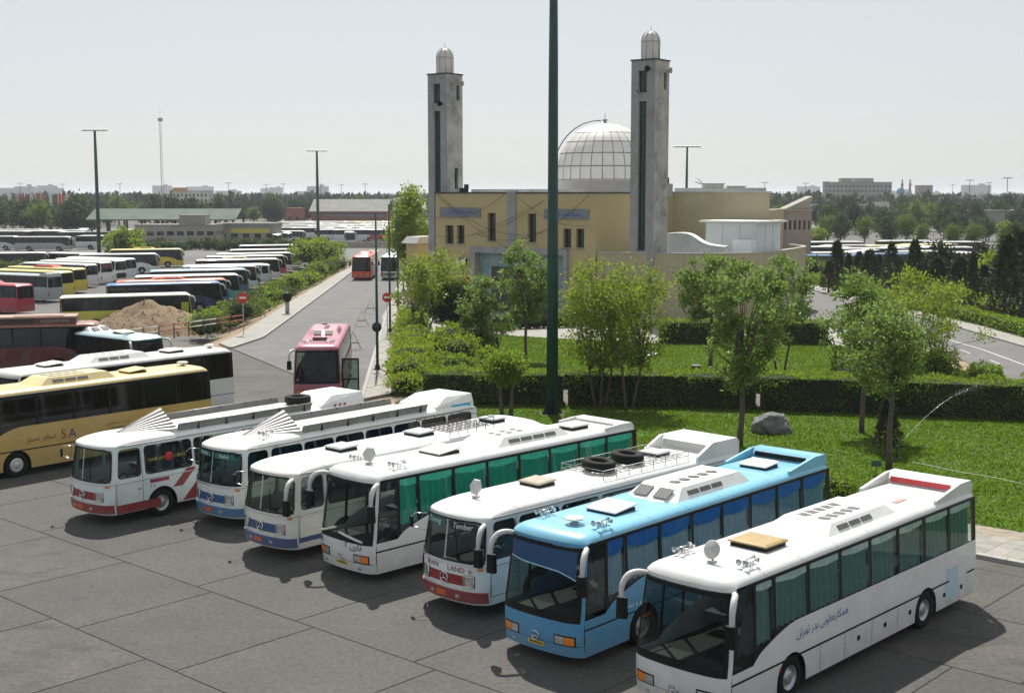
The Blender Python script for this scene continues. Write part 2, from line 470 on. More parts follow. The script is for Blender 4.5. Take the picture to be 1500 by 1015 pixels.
# main road between walks
rl = [(-20.8, 95.8), (-19.8, 102.7), (-20.2, 113.4), (-21.5, 146.3), (-23.2, 186.4), (-26.5, 262)]
rr = [(-8.5, 71.5), (-9.8, 90.2), (-11.9, 121.0), (-13.7, 151.4), (-16, 190), (-20, 262)]
sheet('road', [(-20.8, 95.8)] + rl[1:] + rr[::-1], .012, road_asphalt)
wl = [(-22.4, 98.5), (-22.2, 104), (-22.6, 115.2), (-23.6, 141.6), (-25.1, 200.1), (-28.6, 262)]
def strip(name, a, b, z0, z1, mat):
    mb = MB()
    n = min(len(a), len(b))
    vs = []
    for p, q in zip(a, b):
        vs += [(p[0], p[1], z0), (q[0], q[1], z0), (q[0], q[1], z1), (p[0], p[1], z1)]
    fs = []
    for i in range(n - 1):
        for k in range(4):
            fs.append((i * 4 + k, i * 4 + (k + 1) % 4, (i + 1) * 4 + (k + 1) % 4, (i + 1) * 4 + k))
    fs += [(0, 1, 2, 3), (4 * n - 4, 4 * n - 1, 4 * n - 2, 4 * n - 3)]
    mb.add(vs, fs)
    return structure(mb.build(name, mat))
def offset(pl, d):
    out = []
    for i, p in enumerate(pl):
        a = Vector(pl[max(0, i - 1)]); b = Vector(pl[min(len(pl) - 1, i + 1)])
        t = (b - a).normalized(); out.append((p[0] - t.y * d, p[1] + t.x * d))
    return out
def resample(pl, step):
    out = [Vector(pl[0])]; acc = 0
    for i in range(len(pl) - 1):
        a, b = Vector(pl[i]), Vector(pl[i + 1]); L = (b - a).length; s = step - acc
        while s <= L:
            out.append(a + (b - a) * (s / L)); s += step
        acc = (L - (s - step))
    return out
def kerb_run(pl, w, h, step, maxy=1e9, tilt=0):
    k = thing('kerb', None, None); k['kind'] = 'structure'
    pts = resample(pl, step)
    me = MB().box((0, 0, h / 2 - .02), (step - .03, w, h + .04)).mesh('kerb_stone', kerb_m)
    for a, b in zip(pts, pts[1:]):
        if a.y > maxy: break
        c = (a + b) / 2
        inst('kerb_stone', me, k, (c.x, c.y, 0), math.atan2(b.y - a.y, b.x - a.x))
    return k
strip('sidewalk', offset(rl, .22), wl, -.02, .13, pave)
kerb_run(offset(rl, .1), .22, .15, 1.6)
sr = [(-6.6, 74), (-8.4, 90.2), (-10.5, 121.0), (-12.3, 151.4), (-14.3, 190), (-18, 262)]
strip('sidewalk', sr, offset(rr, -.22), -.02, .13, pave)
kerb_run(offset(rr, -.1), .22, .15, 1.6)
# expansion joints across the walks (dark recessed-looking strips of bitumen)
for pl_a, pl_b, nm in ((offset(rr, -.25), sr, 'walk_joint'),):
    A = resample(pl_a, 4.0); B = resample(pl_b, 4.0)
    mb = MB()
    for a, b in list(zip(A, B))[:20]:
        mb.box(((a.x + b.x) / 2, (a.y + b.y) / 2, .132), ((b - a).length, .07, .006), math.atan2(b.y - a.y, b.x - a.x))
    structure(mb.build('walk_joint', joint_m))

# right road, far walk and kerbs
r_near = [(33, 50), (30.2, 62), (28.6, 70.8), (30.6, 80), (31.3, 90.2), (30.6, 100.7), (26.8, 114), (26.2, 125), (27.5, 170)]
r_far = [(47, 50), (42, 62), (39.2, 78), (38.4, 95.4), (38.2, 111.1), (37.0, 127.4), (35.6, 154.7), (35.4, 170)]
rroad = r_near + r_far[::-1]
sheet('side_road', rroad, .014, road_asphalt)
w_far = offset(r_far, -2.6)
strip('sidewalk', w_far, offset(r_far, -.22), -.02, .13, pave)
kerb_run(offset(r_far, -.1), .22, .15, 1.6)
mb = MB()
cl = [((Vector(a) + Vector(b)) / 2) for a, b in zip([(36.5, 62), (34.2, 78), (34.8, 95), (34.2, 108), (32.2, 122)], [(36.5, 62), (34.2, 78), (34.8, 95), (34.2, 108), (32.2, 122)])]
for a, b in zip(cl, cl[1:]):
    c = (a + b) / 2
    mb.box((c.x, c.y, .02), ((b - a).length, .11, .004), math.atan2(b.y - a.y, b.x - a.x))
structure(mb.build('lane_line', white_line))
mb = MB()
for t in range(5):
    c = Vector((33.1, 82 + t * 6)); mb.box((c.x, c.y, .02), (2.4, .09, .004), R(88))
structure(mb.build('lane_line', white_line))

# ------------------------------------------------------------------ walls with openings
def wall_holes(mb, p0, p1, z0, z1, holes, reveal=.3, m=0):
    """vertical wall face from p0 to p1 (outside on the right-hand side of p0->p1); holes: (s0, s1, za, zb)"""
    p0 = Vector((p0[0], p0[1], 0)); p1 = Vector((p1[0], p1[1], 0))
    d = (p1 - p0); L = d.length; d.normalize()
    nin = Vector((-d.y, d.x, 0))
    S = sorted(set([0, L] + [h[0] for h in holes] + [h[1] for h in holes]))
    Z = sorted(set([z0, z1] + [h[2] for h in holes] + [h[3] for h in holes]))
    def q(s, z, k=0): v = p0 + d * s + nin * k; return (v.x, v.y, z)
    for i in range(len(S) - 1):
        for j in range(len(Z) - 1):
            sc, zc = (S[i] + S[i + 1]) / 2, (Z[j] + Z[j + 1]) / 2
            if any(h[0] < sc < h[1] and h[2] < zc < h[3] for h in holes): continue
            mb.add([q(S[i], Z[j]), q(S[i + 1], Z[j]), q(S[i + 1], Z[j + 1]), q(S[i], Z[j + 1])], [(0, 1, 2, 3)], m)
    for (a, b, c, e) in holes:
        for (s0, za, s1, zb) in ((a, c, b, c), (b, c, b, e), (b, e, a, e), (a, e, a, c)):
            mb.add([q(s0, za), q(s1, zb), q(s1, zb, reveal), q(s0, za, reveal)], [(0, 1, 2, 3)], m)
    return p0, d, nin

win_glass = material('window_glass', (.015, .018, .02), .08, spec=.8, var=.3, vscale=.6)
def window_in(parent, frame, hole, reveal=.3, nx=1, nz=2, fmat=None, sill=None, name='window', bars=True, pane_mat=None):
    """frame+pane set back in an opening; frame is what wall_holes returned"""
    p0, d, nin = frame
    a, b, c, e = hole
    def q(s, z, k): v = p0 + d * s + nin * k; return Vector((v.x, v.y, z))
    k = reveal - .06
    mb = MB()
    mb.add([q(a, c, k), q(b, c, k), q(b, e, k), q(a, e, k)], [(0, 1, 2, 3)], 1)
    w = .035 if (b - a) < 1.2 else .05
    rz = math.atan2(d.y, d.x)
    if bars:
        for i in range(nx + 1):
            s = a + (b - a) * i / nx; s = min(max(s, a + w / 2), b - w / 2)
            mb.box(q(s, (c + e) / 2, k - .03), (w, .05, e - c), rz)
        for j in range(nz + 1):
            z = c + (e - c) * j / nz; z = min(max(z, c + w / 2), e - w / 2)
            mb.box(q((a + b) / 2, z, k - .032), (b - a, .05, w), rz)
    o = mb.build(name, [fmat or black_trim, pane_mat or win_glass], parent)
    if sill:
        MB().box(q((a + b) / 2, c - .05, -.04), (b - a + .2, .16, .08), rz).build('sill', sill, o)
    return o

# ------------------------------------------------------------------ mosque
ochre = material('ochre_wall', (.47, .385, .205), .9, var=.07, vscale=.7, bump=.15, bscale=14, dark=(.36, .29, .16), dscale=.35, damt=.5, coords='World', detail=8)
ochre2 = material('buff_wall', (.41, .355, .24), .9, var=.07, vscale=.5, bump=.15, bscale=14, dark=(.31, .265, .18), dscale=.3, damt=.5, coords='World', detail=8)
grey_stone = material('grey_stone', (.30, .31, .315), .85, var=.1, vscale=1.5, bump=.1, bscale=8, dark=(.17, .17, .17), dscale=.6, damt=.6, coords='World', detail=8)
raw_conc = material('raw_concrete', (.38, .37, .355), .9, var=.22, vscale=.8, bump=.3, bscale=6, dark=(.12, .12, .12), dscale=.55, damt=.9, coords='World', detail=9)
green_frame = material('green_frame', (.02, .075, .05), .5)
green_dark = material('green_glass', (.012, .035, .028), .15, var=.5, vscale=2)
roof_grey = material('roof_membrane', (.42, .43, .42), .9, var=.15, vscale=.5, coords='World')
dome_m = material('dome_panel', (.74, .72, .69), .4, var=.06, vscale=.8, dark=(.55, .50, .44), dscale=.5, damt=.4, spec=.4)
sign_blue = material('sign_blue', (.03, .05, .28), .5)
sign_grey = material('sign_tile', (.17, .20, .22), .55, var=.2, vscale=2, coords='World')

MA, MN = Vector((.8, -.6, 0)), Vector((.6, .8, 0))           # along the facade, inwards
F0 = Vector((-7.6, 129.5, 0)); FL = 19.0
F1 = F0 + MA * FL
G1 = F1 + MN * 13.94
G2 = Vector((24.3, 123.0, 0)); G3 = G2 + Vector((1.5, 12, 0)); G4 = F0 + MN * 26
mosque = thing('mosque', 'ochre walled mosque with pale panelled dome behind the garden trees', 'mosque')
WT = 11.45
def fs(px):                                                   # survey: distance along the facade
    k = (px - 750) / 1913.0
    return (k * F0.y - F0.x) / (MA.x - k * MA.y)
def fz(px, py): return CAM_H - (py - 283) * (F0 + MA * fs(px)).y / 1913.0
wins = []
for (x0, x1, y0, y1) in ((652, 664, 330, 357), (669, 680, 330, 357), (714, 726, 312, 353), (773, 785.5, 313, 355), (825, 837, 335, 363), (844, 856, 335, 363)):
    xm = (x0 + x1) / 2
    wins.append((fs(x0), fs(x1), fz(xm, y1), fz(xm, y0)))
portal = (fs(697), fs(828), 0, fz(760, 372))
mb = MB()
fr = wall_holes(mb, F0, F1, 0, WT, wins + [portal], .55)
wall_holes(mb, F1, G1, 0, WT, [], .3)
wall_holes(mb, G4, F0, 0, WT, [], .3)
mb.build('wall', ochre, mosque)
mb = MB()
wall_holes(mb, G1, G2, 0, WT + .1, []); wall_holes(mb, G2, G3, 0, WT + .1, []); wall_holes(mb, G3, G4, 0, WT, [])
mb.build('wing_wall', ochre2, mosque)
for h in wins:
    window_in(mosque, fr, h, .5, 1, 3, black_trim, grey_stone)
mb = MB(); outl = [F0, F1, G1, G2, G3, G4]
mb.add([(p.x, p.y, WT - .25) for p in outl], [tuple(range(6))])
mb.build('roof', roof_grey, mosque)
def edge_box(mb, a, b, z0, z1, out, inn, m=0):
    d = (b - a); L = d.length; d = d.normalized(); n = Vector((-d.y, d.x, 0))
    c = (a + b) / 2 + n * ((inn - out) / 2)
    mb.box((c.x, c.y, (z0 + z1) / 2), (L + .02, inn + out, z1 - z0), math.atan2(d.y, d.x), m)
mb = MB()
edge_box(mb, F0, F1, WT + .003, WT + .14, .08, .3); edge_box(mb, F1, G1, WT + .003, WT + .14, .08, .3)
mb.build('coping', dark_metal, mosque)
mb = MB()
edge_box(mb, G1, G2, WT + .103, WT + .22, .08, .3)
mb.build('coping', roof_grey, mosque)
# raised roof edge behind the parapet
mb = MB(); a = F0 + MA * 2.8 + MN * 2.2; b = F0 + MA * 15 + MN * 2.2
edge_box(mb, a, b, WT - .3, WT + .42, .0, 1.6); mb.build('roof_upstand', roof_grey, mosque)
mb = MB(); a = G1 + MN * 2 - MA * 1; b = a + MA * 8.6
edge_box(mb, a, b, WT - .3, WT + .55, .0, 3.0); mb.build('roof_upstand', roof_grey, mosque)
# pilaster, portal, signs
def fbox(mb, s0, s1, z0, z1, out, inn=.02, m=0):
    edge_box(mb, F0 + MA * s0, F0 + MA * s1, z0, z1, out, inn, m)
mb = MB(); fbox(mb, fs(744), fs(756), fz(750, 363), WT + .12, .12); mb.build('pilaster', grey_stone, mosque)
mb = MB(); fbox(mb, fs(743), fs(757), WT + .12, WT + .3, .16, .3); mb.build('pilaster_cap', roof_grey, mosque)
mb = MB(); fbox(mb, -.9, -.12, 0, WT + .1, .05, 2.6); mb.build('corner_pier', grey_stone, mosque)
pz = fz(760, 363)
mb = MB()
fbox(mb, fs(691), fs(697.5), 0, pz, .25); fbox(mb, fs(827.5), fs(833), 0, pz, .25); fbox(mb, fs(691) + .01, fs(833) - .01, fz(760, 372), pz + .002, .253)
mb.build('portal_frame', grey_stone, mosque)
mb = MB(); edge_box(mb, F0 + MA * portal[0] + MN * .5, F0 + MA * portal[1] + MN * .5, 0, portal[3], 0, .1); po = mb.build('portal_panel', material('portal_tile', (.20, .30, .30), .5, var=.2, vscale=2, coords='World'), mosque)
mb = MB(); edge_box(mb, F0 + MA * fs(716) + MN * .42, F0 + MA * fs(812) + MN * .42, 0, fz(760, 392), .0, .09); mb.build('door', material('portal_door', (.035, .04, .04), .3), mosque)
for (x0, x1, y0, y1) in ((645, 704, 304, 318), (798, 863, 306.5, 321)):
    mb = MB(); xm = (x0 + x1) / 2
    fbox(mb, fs(x0), fs(x1), fz(xm, y1), fz(xm, y0), .1); mb.build('sign_panel', sign_grey, mosque)
# door sign left of the portal
mb = MB(); fbox(mb, fs(671), fs(687), fz(679, 389), fz(679, 378), .5, -.35, 0); fbox(mb, fs(672), fs(686), fz(679, 388), fz(679, 379), .52, -.49, 1)
mb.build('door_sign', [black_trim, material('sign_white', (.7, .7, .68), .5)], mosque)

# dome: drum, single panels, ribs, finial
DC = Vector((9.9, 140, 0)); DR = 5.35
mb = MB(); mb.lathe([(DR, WT - .3), (DR, 12.75), (DR + .06, 12.76), (DR + .06, 12.9), (DR - .12, 12.9)], DC, 48); mb.build('drum', material('drum_metal', (.50, .47, .45), .5, var=.1, vscale=.6), mosque)
mb = MB(); core = [(DR - .1, 12.85)]
def dome_r(t):                                               # t 0..1 up the dome
    a = t * math.pi / 2
    return (DR * (math.cos(a) ** .92) * (1 + .035 * math.sin(2 * a)), 12.9 + 5.95 * math.sin(a) ** 1.02)
for k in range(17):
    r, z = dome_r(k / 16); core.append((max(r - .1, .02), z - .06))
dome = mb.lathe(core, DC, 32).build('dome', material('dome_seam', (.42, .39, .35), .7), mosque)
NM = 28; rows = [0, .155, .31, .465, .62, .78, .93]
meshes = []
for ri in range(len(rows) - 1):
    mb = MB(); t0, t1 = rows[ri] + .006, rows[ri + 1] - .006
    sub = 4; vs = []
    for k in range(sub + 1):
        r, z = dome_r(t0 + (t1 - t0) * k / sub)
        for j in range(3):
            an = (-.5 + .035 + .93 * j / 2) * 2 * math.pi / NM
            vs.append((r * math.cos(an), r * math.sin(an), z))
    mb.add(vs, [(k * 3 + j, k * 3 + j + 1, k * 3 + j + 4, k * 3 + j + 3) for k in range(sub) for j in range(2)], 0, True)
    meshes.append(mb.mesh('panel', dome_m))
for ri, me in enumerate(meshes):
    for k in range(NM):
        an = 2 * math.pi * k / NM
        if math.sin(an - .06) > .35: continue                 # the far side of the dome cannot be seen
        inst('panel', me, dome, (DC.x, DC.y, 0), an)
mb = MB(); mb.lathe([(1.0, 18.72), (.6, 18.84), (.2, 18.92), (.12, 19.1), (.3, 19.15), (.3, 19.25), (.05, 19.3), (.03, 19.9), (.005, 19.95)], DC, 16); mb.build('finial', aluminium, mosque)
mb = MB(); pts = []
for k in range(14):
    r, z = dome_r(.12 + .88 * k / 13); r += .45
    an = R(197); pts.append((DC.x + r * math.cos(an), DC.y + r * math.sin(an), z + .30 * math.sin(k / 13 * 1.5)))
mb.tube(pts, .055, 6); mb.build('ladder_rail', dark_metal, mosque)

# low curved wing
LZ = 6.13
lo = [(7.72, 117.9), (9.5, 117.0), (12, 116.0), (15.3, 115.4), (18.6, 115.4), (21.6, 116.6), (24.0, 119.2), (26.2, 123), (28.1, 127), (29.6, 131), (29.2, 136)]
lo2 = []
for i in range(len(lo) - 1):
    for k in range(3):
        t = k / 3; p = [Vector(lo[max(i - 1, 0)]), Vector(lo[i]), Vector(lo[i + 1]), Vector(lo[min(i + 2, len(lo) - 1)])]
        lo2.append(.5 * ((2 * p[1]) + (-p[0] + p[2]) * t + (2 * p[0] - 5 * p[1] + 4 * p[2] - p[3]) * t * t + (-p[0] + 3 * p[1] - 3 * p[2] + p[3]) * t ** 3))
lo2.append(Vector(lo[-1]))
mb = MB(); n = len(lo2)
mb.add([(p.x, p.y, 0) for p in lo2] + [(p.x, p.y, LZ) for p in lo2], [(i, i + 1, n + i + 1, n + i) for i in range(n - 1)], smooth=True)
mb.build('annex_wall', ochre2, mosque)
mb = MB(); ins = [(p.x, p.y) for p in lo2] + [(24, 126), (16, 128.9), (8.2, 118.6)]
mb.add([(x, y, LZ - .35) for x, y in ins], [tuple(range(len(ins)))]); mb.build('annex_roof', roof_grey, mosque)
mb = MB(); pl = [(p.x, p.y) for p in lo2]; o1, o2 = offset(pl, -.05), offset(pl, .3)
vs = []
for p, q in zip(o1, o2): vs += [(p[0], p[1], LZ), (q[0], q[1], LZ), (q[0], q[1], LZ + .1), (p[0], p[1], LZ + .1)]
mb.add(vs, [(i * 4 + k, i * 4 + (k + 1) % 4, i * 4 + 4 + (k + 1) % 4, i * 4 + 4 + k) for i in range(n - 1) for k in range(4)])
mb.build('annex_coping', material('coping_stone', (.42, .41, .36), .85, var=.2, vscale=2, coords='World'), mosque)

# plant shed on the annex roof and duct
shed_m = material('shed_sheet', (.62, .68, .69), .6, var=.04, vscale=.7)
shed = thing('plant_shed', 'pale sheet metal shed with flat overhanging white roof on the mosque annex', 'shed', (22.35, 118.5, LZ - .35), math.atan2(-.6, .8))
MB().box((-2.65, 2.4, 1.5), (5.3, 4.8, 3.0)).build('wall', shed_m, shed)
mb = MB()
for x in (-5.3 + .02, -3.55, -1.77, -.02): mb.box((x, -.02, 1.5), (.05, .04, 2.98))
for y in (1.6, 3.2): mb.box((.02, y, 1.5), (.04, .05, 2.98))
mb.build('seam', material('shed_seam', (.5, .55, .56), .6), shed)
MB().box((-2.65, 2.4, 3.12), (6.2, 5.7, .16)).build('roof', material('shed_roof', (.80, .80, .76), .7, var=.05, vscale=1), shed)
MB().box((-.95, -.6, .75), (1.9, 1.1, 1.5)).build('duct_box', material('duct_white', (.72, .77, .78), .5), shed)
duct = thing('roof_duct', 'curved pale duct lying on the mosque annex roof beside the shed', 'duct', (15.0, 118.6, LZ - .35), math.atan2(-.35, .94))
prof = []
for k in range(15):
    t = k / 14; x = -.8 + 5.4 * t
    z = 2.0 + .15 * math.sin(t * 3) - 1.15 * (1 / (1 + math.exp(-(t - .52) * 13)))
    prof.append((x, z))
mb = MB(); n = len(prof)
for y in (-.7, .9):
    pass
vs = []
for x, z in prof: vs += [(x, -.7, .3), (x, -.7, z), (x, .9, z), (x, .9, .3)]
mb.add(vs, [(i * 4 + k, i * 4 + 4 + k, i * 4 + 5 + k, i * 4 + 1 + k) for i in range(n - 1) for k in range(3)] + [(0, 1, 2, 3), tuple(4 * n - 4 + k for k in (3, 2, 1, 0))])
mb.build('duct', material('duct_grey', (.50, .53, .52), .6, var=.15, vscale=1), duct)
vs = []
for x, z in prof: vs += [(x, -.8, z + .01), (x, -.8, z + .09), (x, 1.0, z + .09), (x, 1.0, z + .01)]
MB().add(vs, [(i * 4 + k, i * 4 + 4 + k, i * 4 + 4 + (k + 1) % 4, i * 4 + (k + 1) % 4) for i in range(n - 1) for k in range(4)]).build('cover', material('duct_cover', (.74, .74, .72), .5), duct)

# minarets
def minaret(c, label, base_z):
    t = thing('minaret', label, 'minaret', c, math.atan2(MA.y, MA.x), 'minarets of the mosque')
    s = 2.45 / 2; T = 23.1
    slit = (-.05 - .33 + s - .12, 0, 0, 0)
    mb = MB()
    A, B, C, D = (-s, -s), (s, -s), (s, s), (-s, s)
    h_tall = (s - .42, s + .38, 6.4 if base_z < 5 else 11.6, 19.55)
    h_top = (s - .48, s + .38, 20.3, 22.2)
    f1 = wall_holes(mb, A, B, base_z, T, [h_tall, h_top], .35)
    h2 = (s + .3, s + .8, 20.6, 22.1); h3 = (s - .05 if base_z > 5 else s - .05, s + .5, 11.9, 14.0)
    f2 = wall_holes(mb, B, C, base_z, T, [h2, h3] if base_z > 5 else [h2], .35, 1)
    wall_holes(mb, C, D, base_z, T, [], .35, 1); wall_holes(mb, D, A, base_z, T, [], .35)
    mb.build('shaft', [grey_stone, raw_conc], t)
    window_in(t, f1, h_tall, .35, 2, 26, green_frame, pane_mat=green_dark)
    window_in(t, f1, h_top, .35, 2, 5, green_frame, pane_mat=green_dark)
    window_in(t, f2, h2, .35, 1, 4, green_frame, pane_mat=green_dark)
    if base_z > 5: window_in(t, f2, h3, .35, 1, 5, green_frame, pane_mat=green_dark)
    MB().box((0, 0, T + .05), (2.6, 2.6, .12)).build('coping', dark_metal, t)
    lp = material('lantern_metal', (.60, .58, .56), .42, var=.08, vscale=1.5)
    mb = MB(); mb.lathe([(.8, T + .1), (.82, T + 1.72)], (0, 0, 0), 8, smooth=False); ln = mb.build('lantern', lp, t)
    mb = MB()
    for k in range(8):
        a = 2 * math.pi * k / 8
        mb.tube([(.83 * math.cos(a), .83 * math.sin(a), T + .1), (.85 * math.cos(a), .85 * math.sin(a), T + 1.72)] + [(.85 * math.cos(q) * math.cos(a), .85 * math.cos(q) * math.sin(a), T + 1.74 + .92 * math.sin(q)) for q in (.3, .6, .9, 1.2, 1.5)], .03, 5)
    mb.lathe([(.86, T + 1.66), (.9, T + 1.7), (.86, T + 1.76)], (0, 0, 0), 8, smooth=False)
    mb.build('rib', material('lantern_rib', (.42, .40, .38), .5), ln)
    mb = MB(); mb.lathe([(.82 * math.cos(q), T + 1.73 + .9 * math.sin(q)) for q in [i * math.pi / 16 for i in range(9)]], (0, 0, 0), 16); mb.build('cap', lp, ln)
    MB().tube([(0, 0, T + 2.6), (0, 0, T + 3.1)], .025, 5).build('finial', aluminium, ln)
    # loudspeaker horns
    for (x, y, z, w) in ((-.35, -s - .28, 21.95 if base_z > 5 else 20.35, 0), (.72, -s - .3, 20.2 if base_z > 5 else 22.3, 1)):
        mb = MB(); mb.lathe([(.05, .3), (.09, .12), (.26, -.22), (.28, -.24), (.25, -.22)], (0, 0, 0), 14, axis='Y')
        sp = mb.build('loudspeaker', grey_plastic if w == 0 else black_trim, t); sp.location = (x, y, z)
    mb = MB(); mb.lathe([(.05, .3), (.09, .12), (.26, -.22), (.28, -.24), (.25, -.22)], (0, 0, 0), 14, axis='Y')
    sp = mb.build('loudspeaker', grey_plastic, t); sp.location = (s + .3, .55, 22.25); sp.rotation_euler = (0, 0, R(90))
    return t
minaret((-6.65, 131.0, 0), 'concrete minaret at the street end of the facade, beside a tall tree', 8.0)
minaret((12.3, 117.3, 0), 'concrete minaret standing in front of the dome on the low annex', 1.0)

# rooftop odds and ends
wd = material('cable_black', (.02, .02, .02), .6)
tk = thing('rooftop_floodlight', 'dark floodlight cluster on the mosque roof beside the street end minaret', 'floodlight', tuple(F0 + MA * 2.9 + MN * .9 + Vector((0, 0, WT - .25))))
MB().box((0, 0, .45), (.8, .5, .7), .4).box((.25, .1, .9), (.35, .3, .5), .8).tube([(0, 0, 0), (0, 0, .5)], .04, 5).build('lamp_head', black_trim, tk)
MB().tube([(-.6, .2, 0), (-.6, .2, .7)], .04, 5).build('post', dark_metal, tk)
tk = thing('rooftop_vent', 'small grey rooftop box beside the dome side minaret', 'vent', (15.25, 128, WT - .25))
MB().box((0, 0, .6), (.9, .8, 1.2)).build('stack', grey_stone, tk); MB().box((-.1, -.1, 1.5), (.4, .5, .6)).build('cowl', dark_metal, tk)
# strings of dead festoon lights sagging across the facade
def swag(p, q, sag, n=14):
    p, q = Vector(p), Vector(q)
    return [p + (q - p) * (i / n) + Vector((0, 0, -sag * 4 * (i / n) * (1 - i / n))) for i in range(n + 1)]
def fp(px, py, out): s = fs(px); v = F0 + MA * s - MN * out; return (v.x, v.y, fz(px, py))
sw = [((641, 283), (757, 368), .5), ((743, 284), (640, 318), .9), ((800, 294), (640, 345), 1.2), ((757, 284), (866, 330), 1.0), ((866, 285), (757, 352), .8), ((645, 284), (800, 340), 1.6), ((800, 294), (690, 345), .2), ((866, 285), (700, 342), 2.0)]
for i, (a, b, sg) in enumerate(sw):
    o = MB().tube(swag(fp(*a, .35), fp(*b, .35), sg), .02, 4).build('light_string', wd)
    tag(o, ['string of lights from the street end parapet down to the portal top', 'string of lights from the pilaster to the street end below the sign', 'string of lights sagging from the mast to the paired windows', 'string of lights from the pilaster towards the dome side sign', 'string of lights from the dome side corner to the pilaster', 'long deep string of lights from the street end corner to the mast', 'short taut string of lights from the mast towards the portal', 'longest sagging string of lights from the dome side corner'][i], 'light string', 'light strings across the mosque facade')
# ------------------------------------------------------------------ lettering
FORMS = {}
for _c in range(0xFE70, 0xFEFD):
    _d = unicodedata.decomposition(chr(_c)).split()
    if len(_d) == 2: FORMS.setdefault(chr(int(_d[1], 16)), {})[_d[0].strip('<>')] = chr(_c)
for _c in (0xFB56, 0xFB7A, 0xFB8A, 0xFB8E, 0xFB92, 0xFBFC):
    for k in range(4):
        _d = unicodedata.decomposition(chr(_c + k)).split()
        if len(_d) == 2: FORMS.setdefault(chr(int(_d[1], 16)), {})[_d[0].strip('<>')] = chr(_c + k)
def persian(s):
    """joined letter forms in visual (left to right) order"""
    out = []
    for i, ch in enumerate(s):
        f = FORMS.get(ch)
        if not f: out.append(ch); continue
        pj = i > 0 and 'initial' in FORMS.get(s[i - 1], {})
        nj = i + 1 < len(s) and s[i + 1] in FORMS and 'initial' in f
        k = 'medial' if pj and nj else 'final' if pj else 'initial' if nj else 'isolated'
        out.append(f.get(k) or f.get('isolated'))
    return ''.join(out[::-1])

TEXTS = {}
def text_flat(s, italic=0.0):
    """2D triangles of a line of text, height ~1, centred"""
    if (s, italic) in TEXTS: return TEXTS[(s, italic)]
    cu = bpy.data.curves.new('lettering', 'FONT'); cu.body = s; cu.size = 1.0; cu.resolution_u = 3
    ob = bpy.data.objects.new('lettering', cu); COL.objects.link(ob)
    bpy.context.view_layer.update()
    me = bpy.data.meshes.new_from_object(ob.evaluated_get(bpy.context.evaluated_depsgraph_get()))
    vs = [(v.co.x + italic * v.co.y, v.co.y) for v in me.vertices]; fs = [tuple(p.vertices) for p in me.polygons]
    bpy.data.objects.remove(ob); bpy.data.meshes.remove(me); bpy.data.curves.remove(cu)
    if vs:
        x0, x1 = min(v[0] for v in vs), max(v[0] for v in vs); y0, y1 = min(v[1] for v in vs), max(v[1] for v in vs)
        vs = [((x - (x0 + x1) / 2), (y - (y0 + y1) / 2)) for x, y in vs]
    TEXTS[(s, italic)] = (vs, fs)
    return vs, fs

# ------------------------------------------------------------------ buses
clear_glass = glass('clear_glass', (.50, .58, .56), .5)
tint_glass = glass('tinted_glass', (.80, .87, .85), .55)
dark_glass = material('dark_bus_glass', (.008, .010, .011), .07, spec=.4, var=.4, vscale=.8)
seat_m = material('seat_fabric', (.10, .11, .13), .9, var=.2, vscale=5)
dash_m = material('dashboard', (.06, .06, .06), .7)
inner_m = material('interior_trim', (.28, .27, .25), .8)
amber = material('amber_lens', (.75, .22, .03), .25, coat=.5)
redlens = material('red_lens', (.45, .02, .02), .25, coat=.5)
lamp_glass = material('lamp_lens', (.5, .52, .52), .12, metal=.5, coat=.6, var=.3, vscale=9)
plate_m = material('number_plate', (.72, .50, .08), .5)
plate_red = material('number_plate_red', (.6, .12, .04), .5)

tyre_me = MB().lathe([(.29, -.13), (.31, -.14), (.47, -.145), (.505, -.115), (.51, 0), (.505, .115), (.47, .145), (.31, .14), (.29, .13)], seg=28, axis='Y').mesh('tyre', black_rubber)
rim_me = MB().lathe([(.305, .09), (.30, .125), (.28, .13), (.265, .06), (.17, .05), (.16, .11), (.10, .125), (.001, .125)], seg=24, axis='Y').mesh('rim', rim_m)
rim_full_me = MB().lathe([(.305, .10), (.29, .14), (.24, .155), (.20, .14), (.12, .165), (.001, .17)], seg=24, axis='Y').mesh('rim', material('wheel_cover', (.62, .63, .64), .35, metal=.6))
seat_mb = MB()
seat_mb.box((0, 0, .42), (.46, .44, .16)); seat_mb.box((-.24, 0, .82), (.13, .44, .75), ry=R(-10)); seat_mb.box((-.33, 0, 1.2), (.11, .28, .2), ry=R(-10))
seat_me = seat_mb.mesh('seat', seat_m)

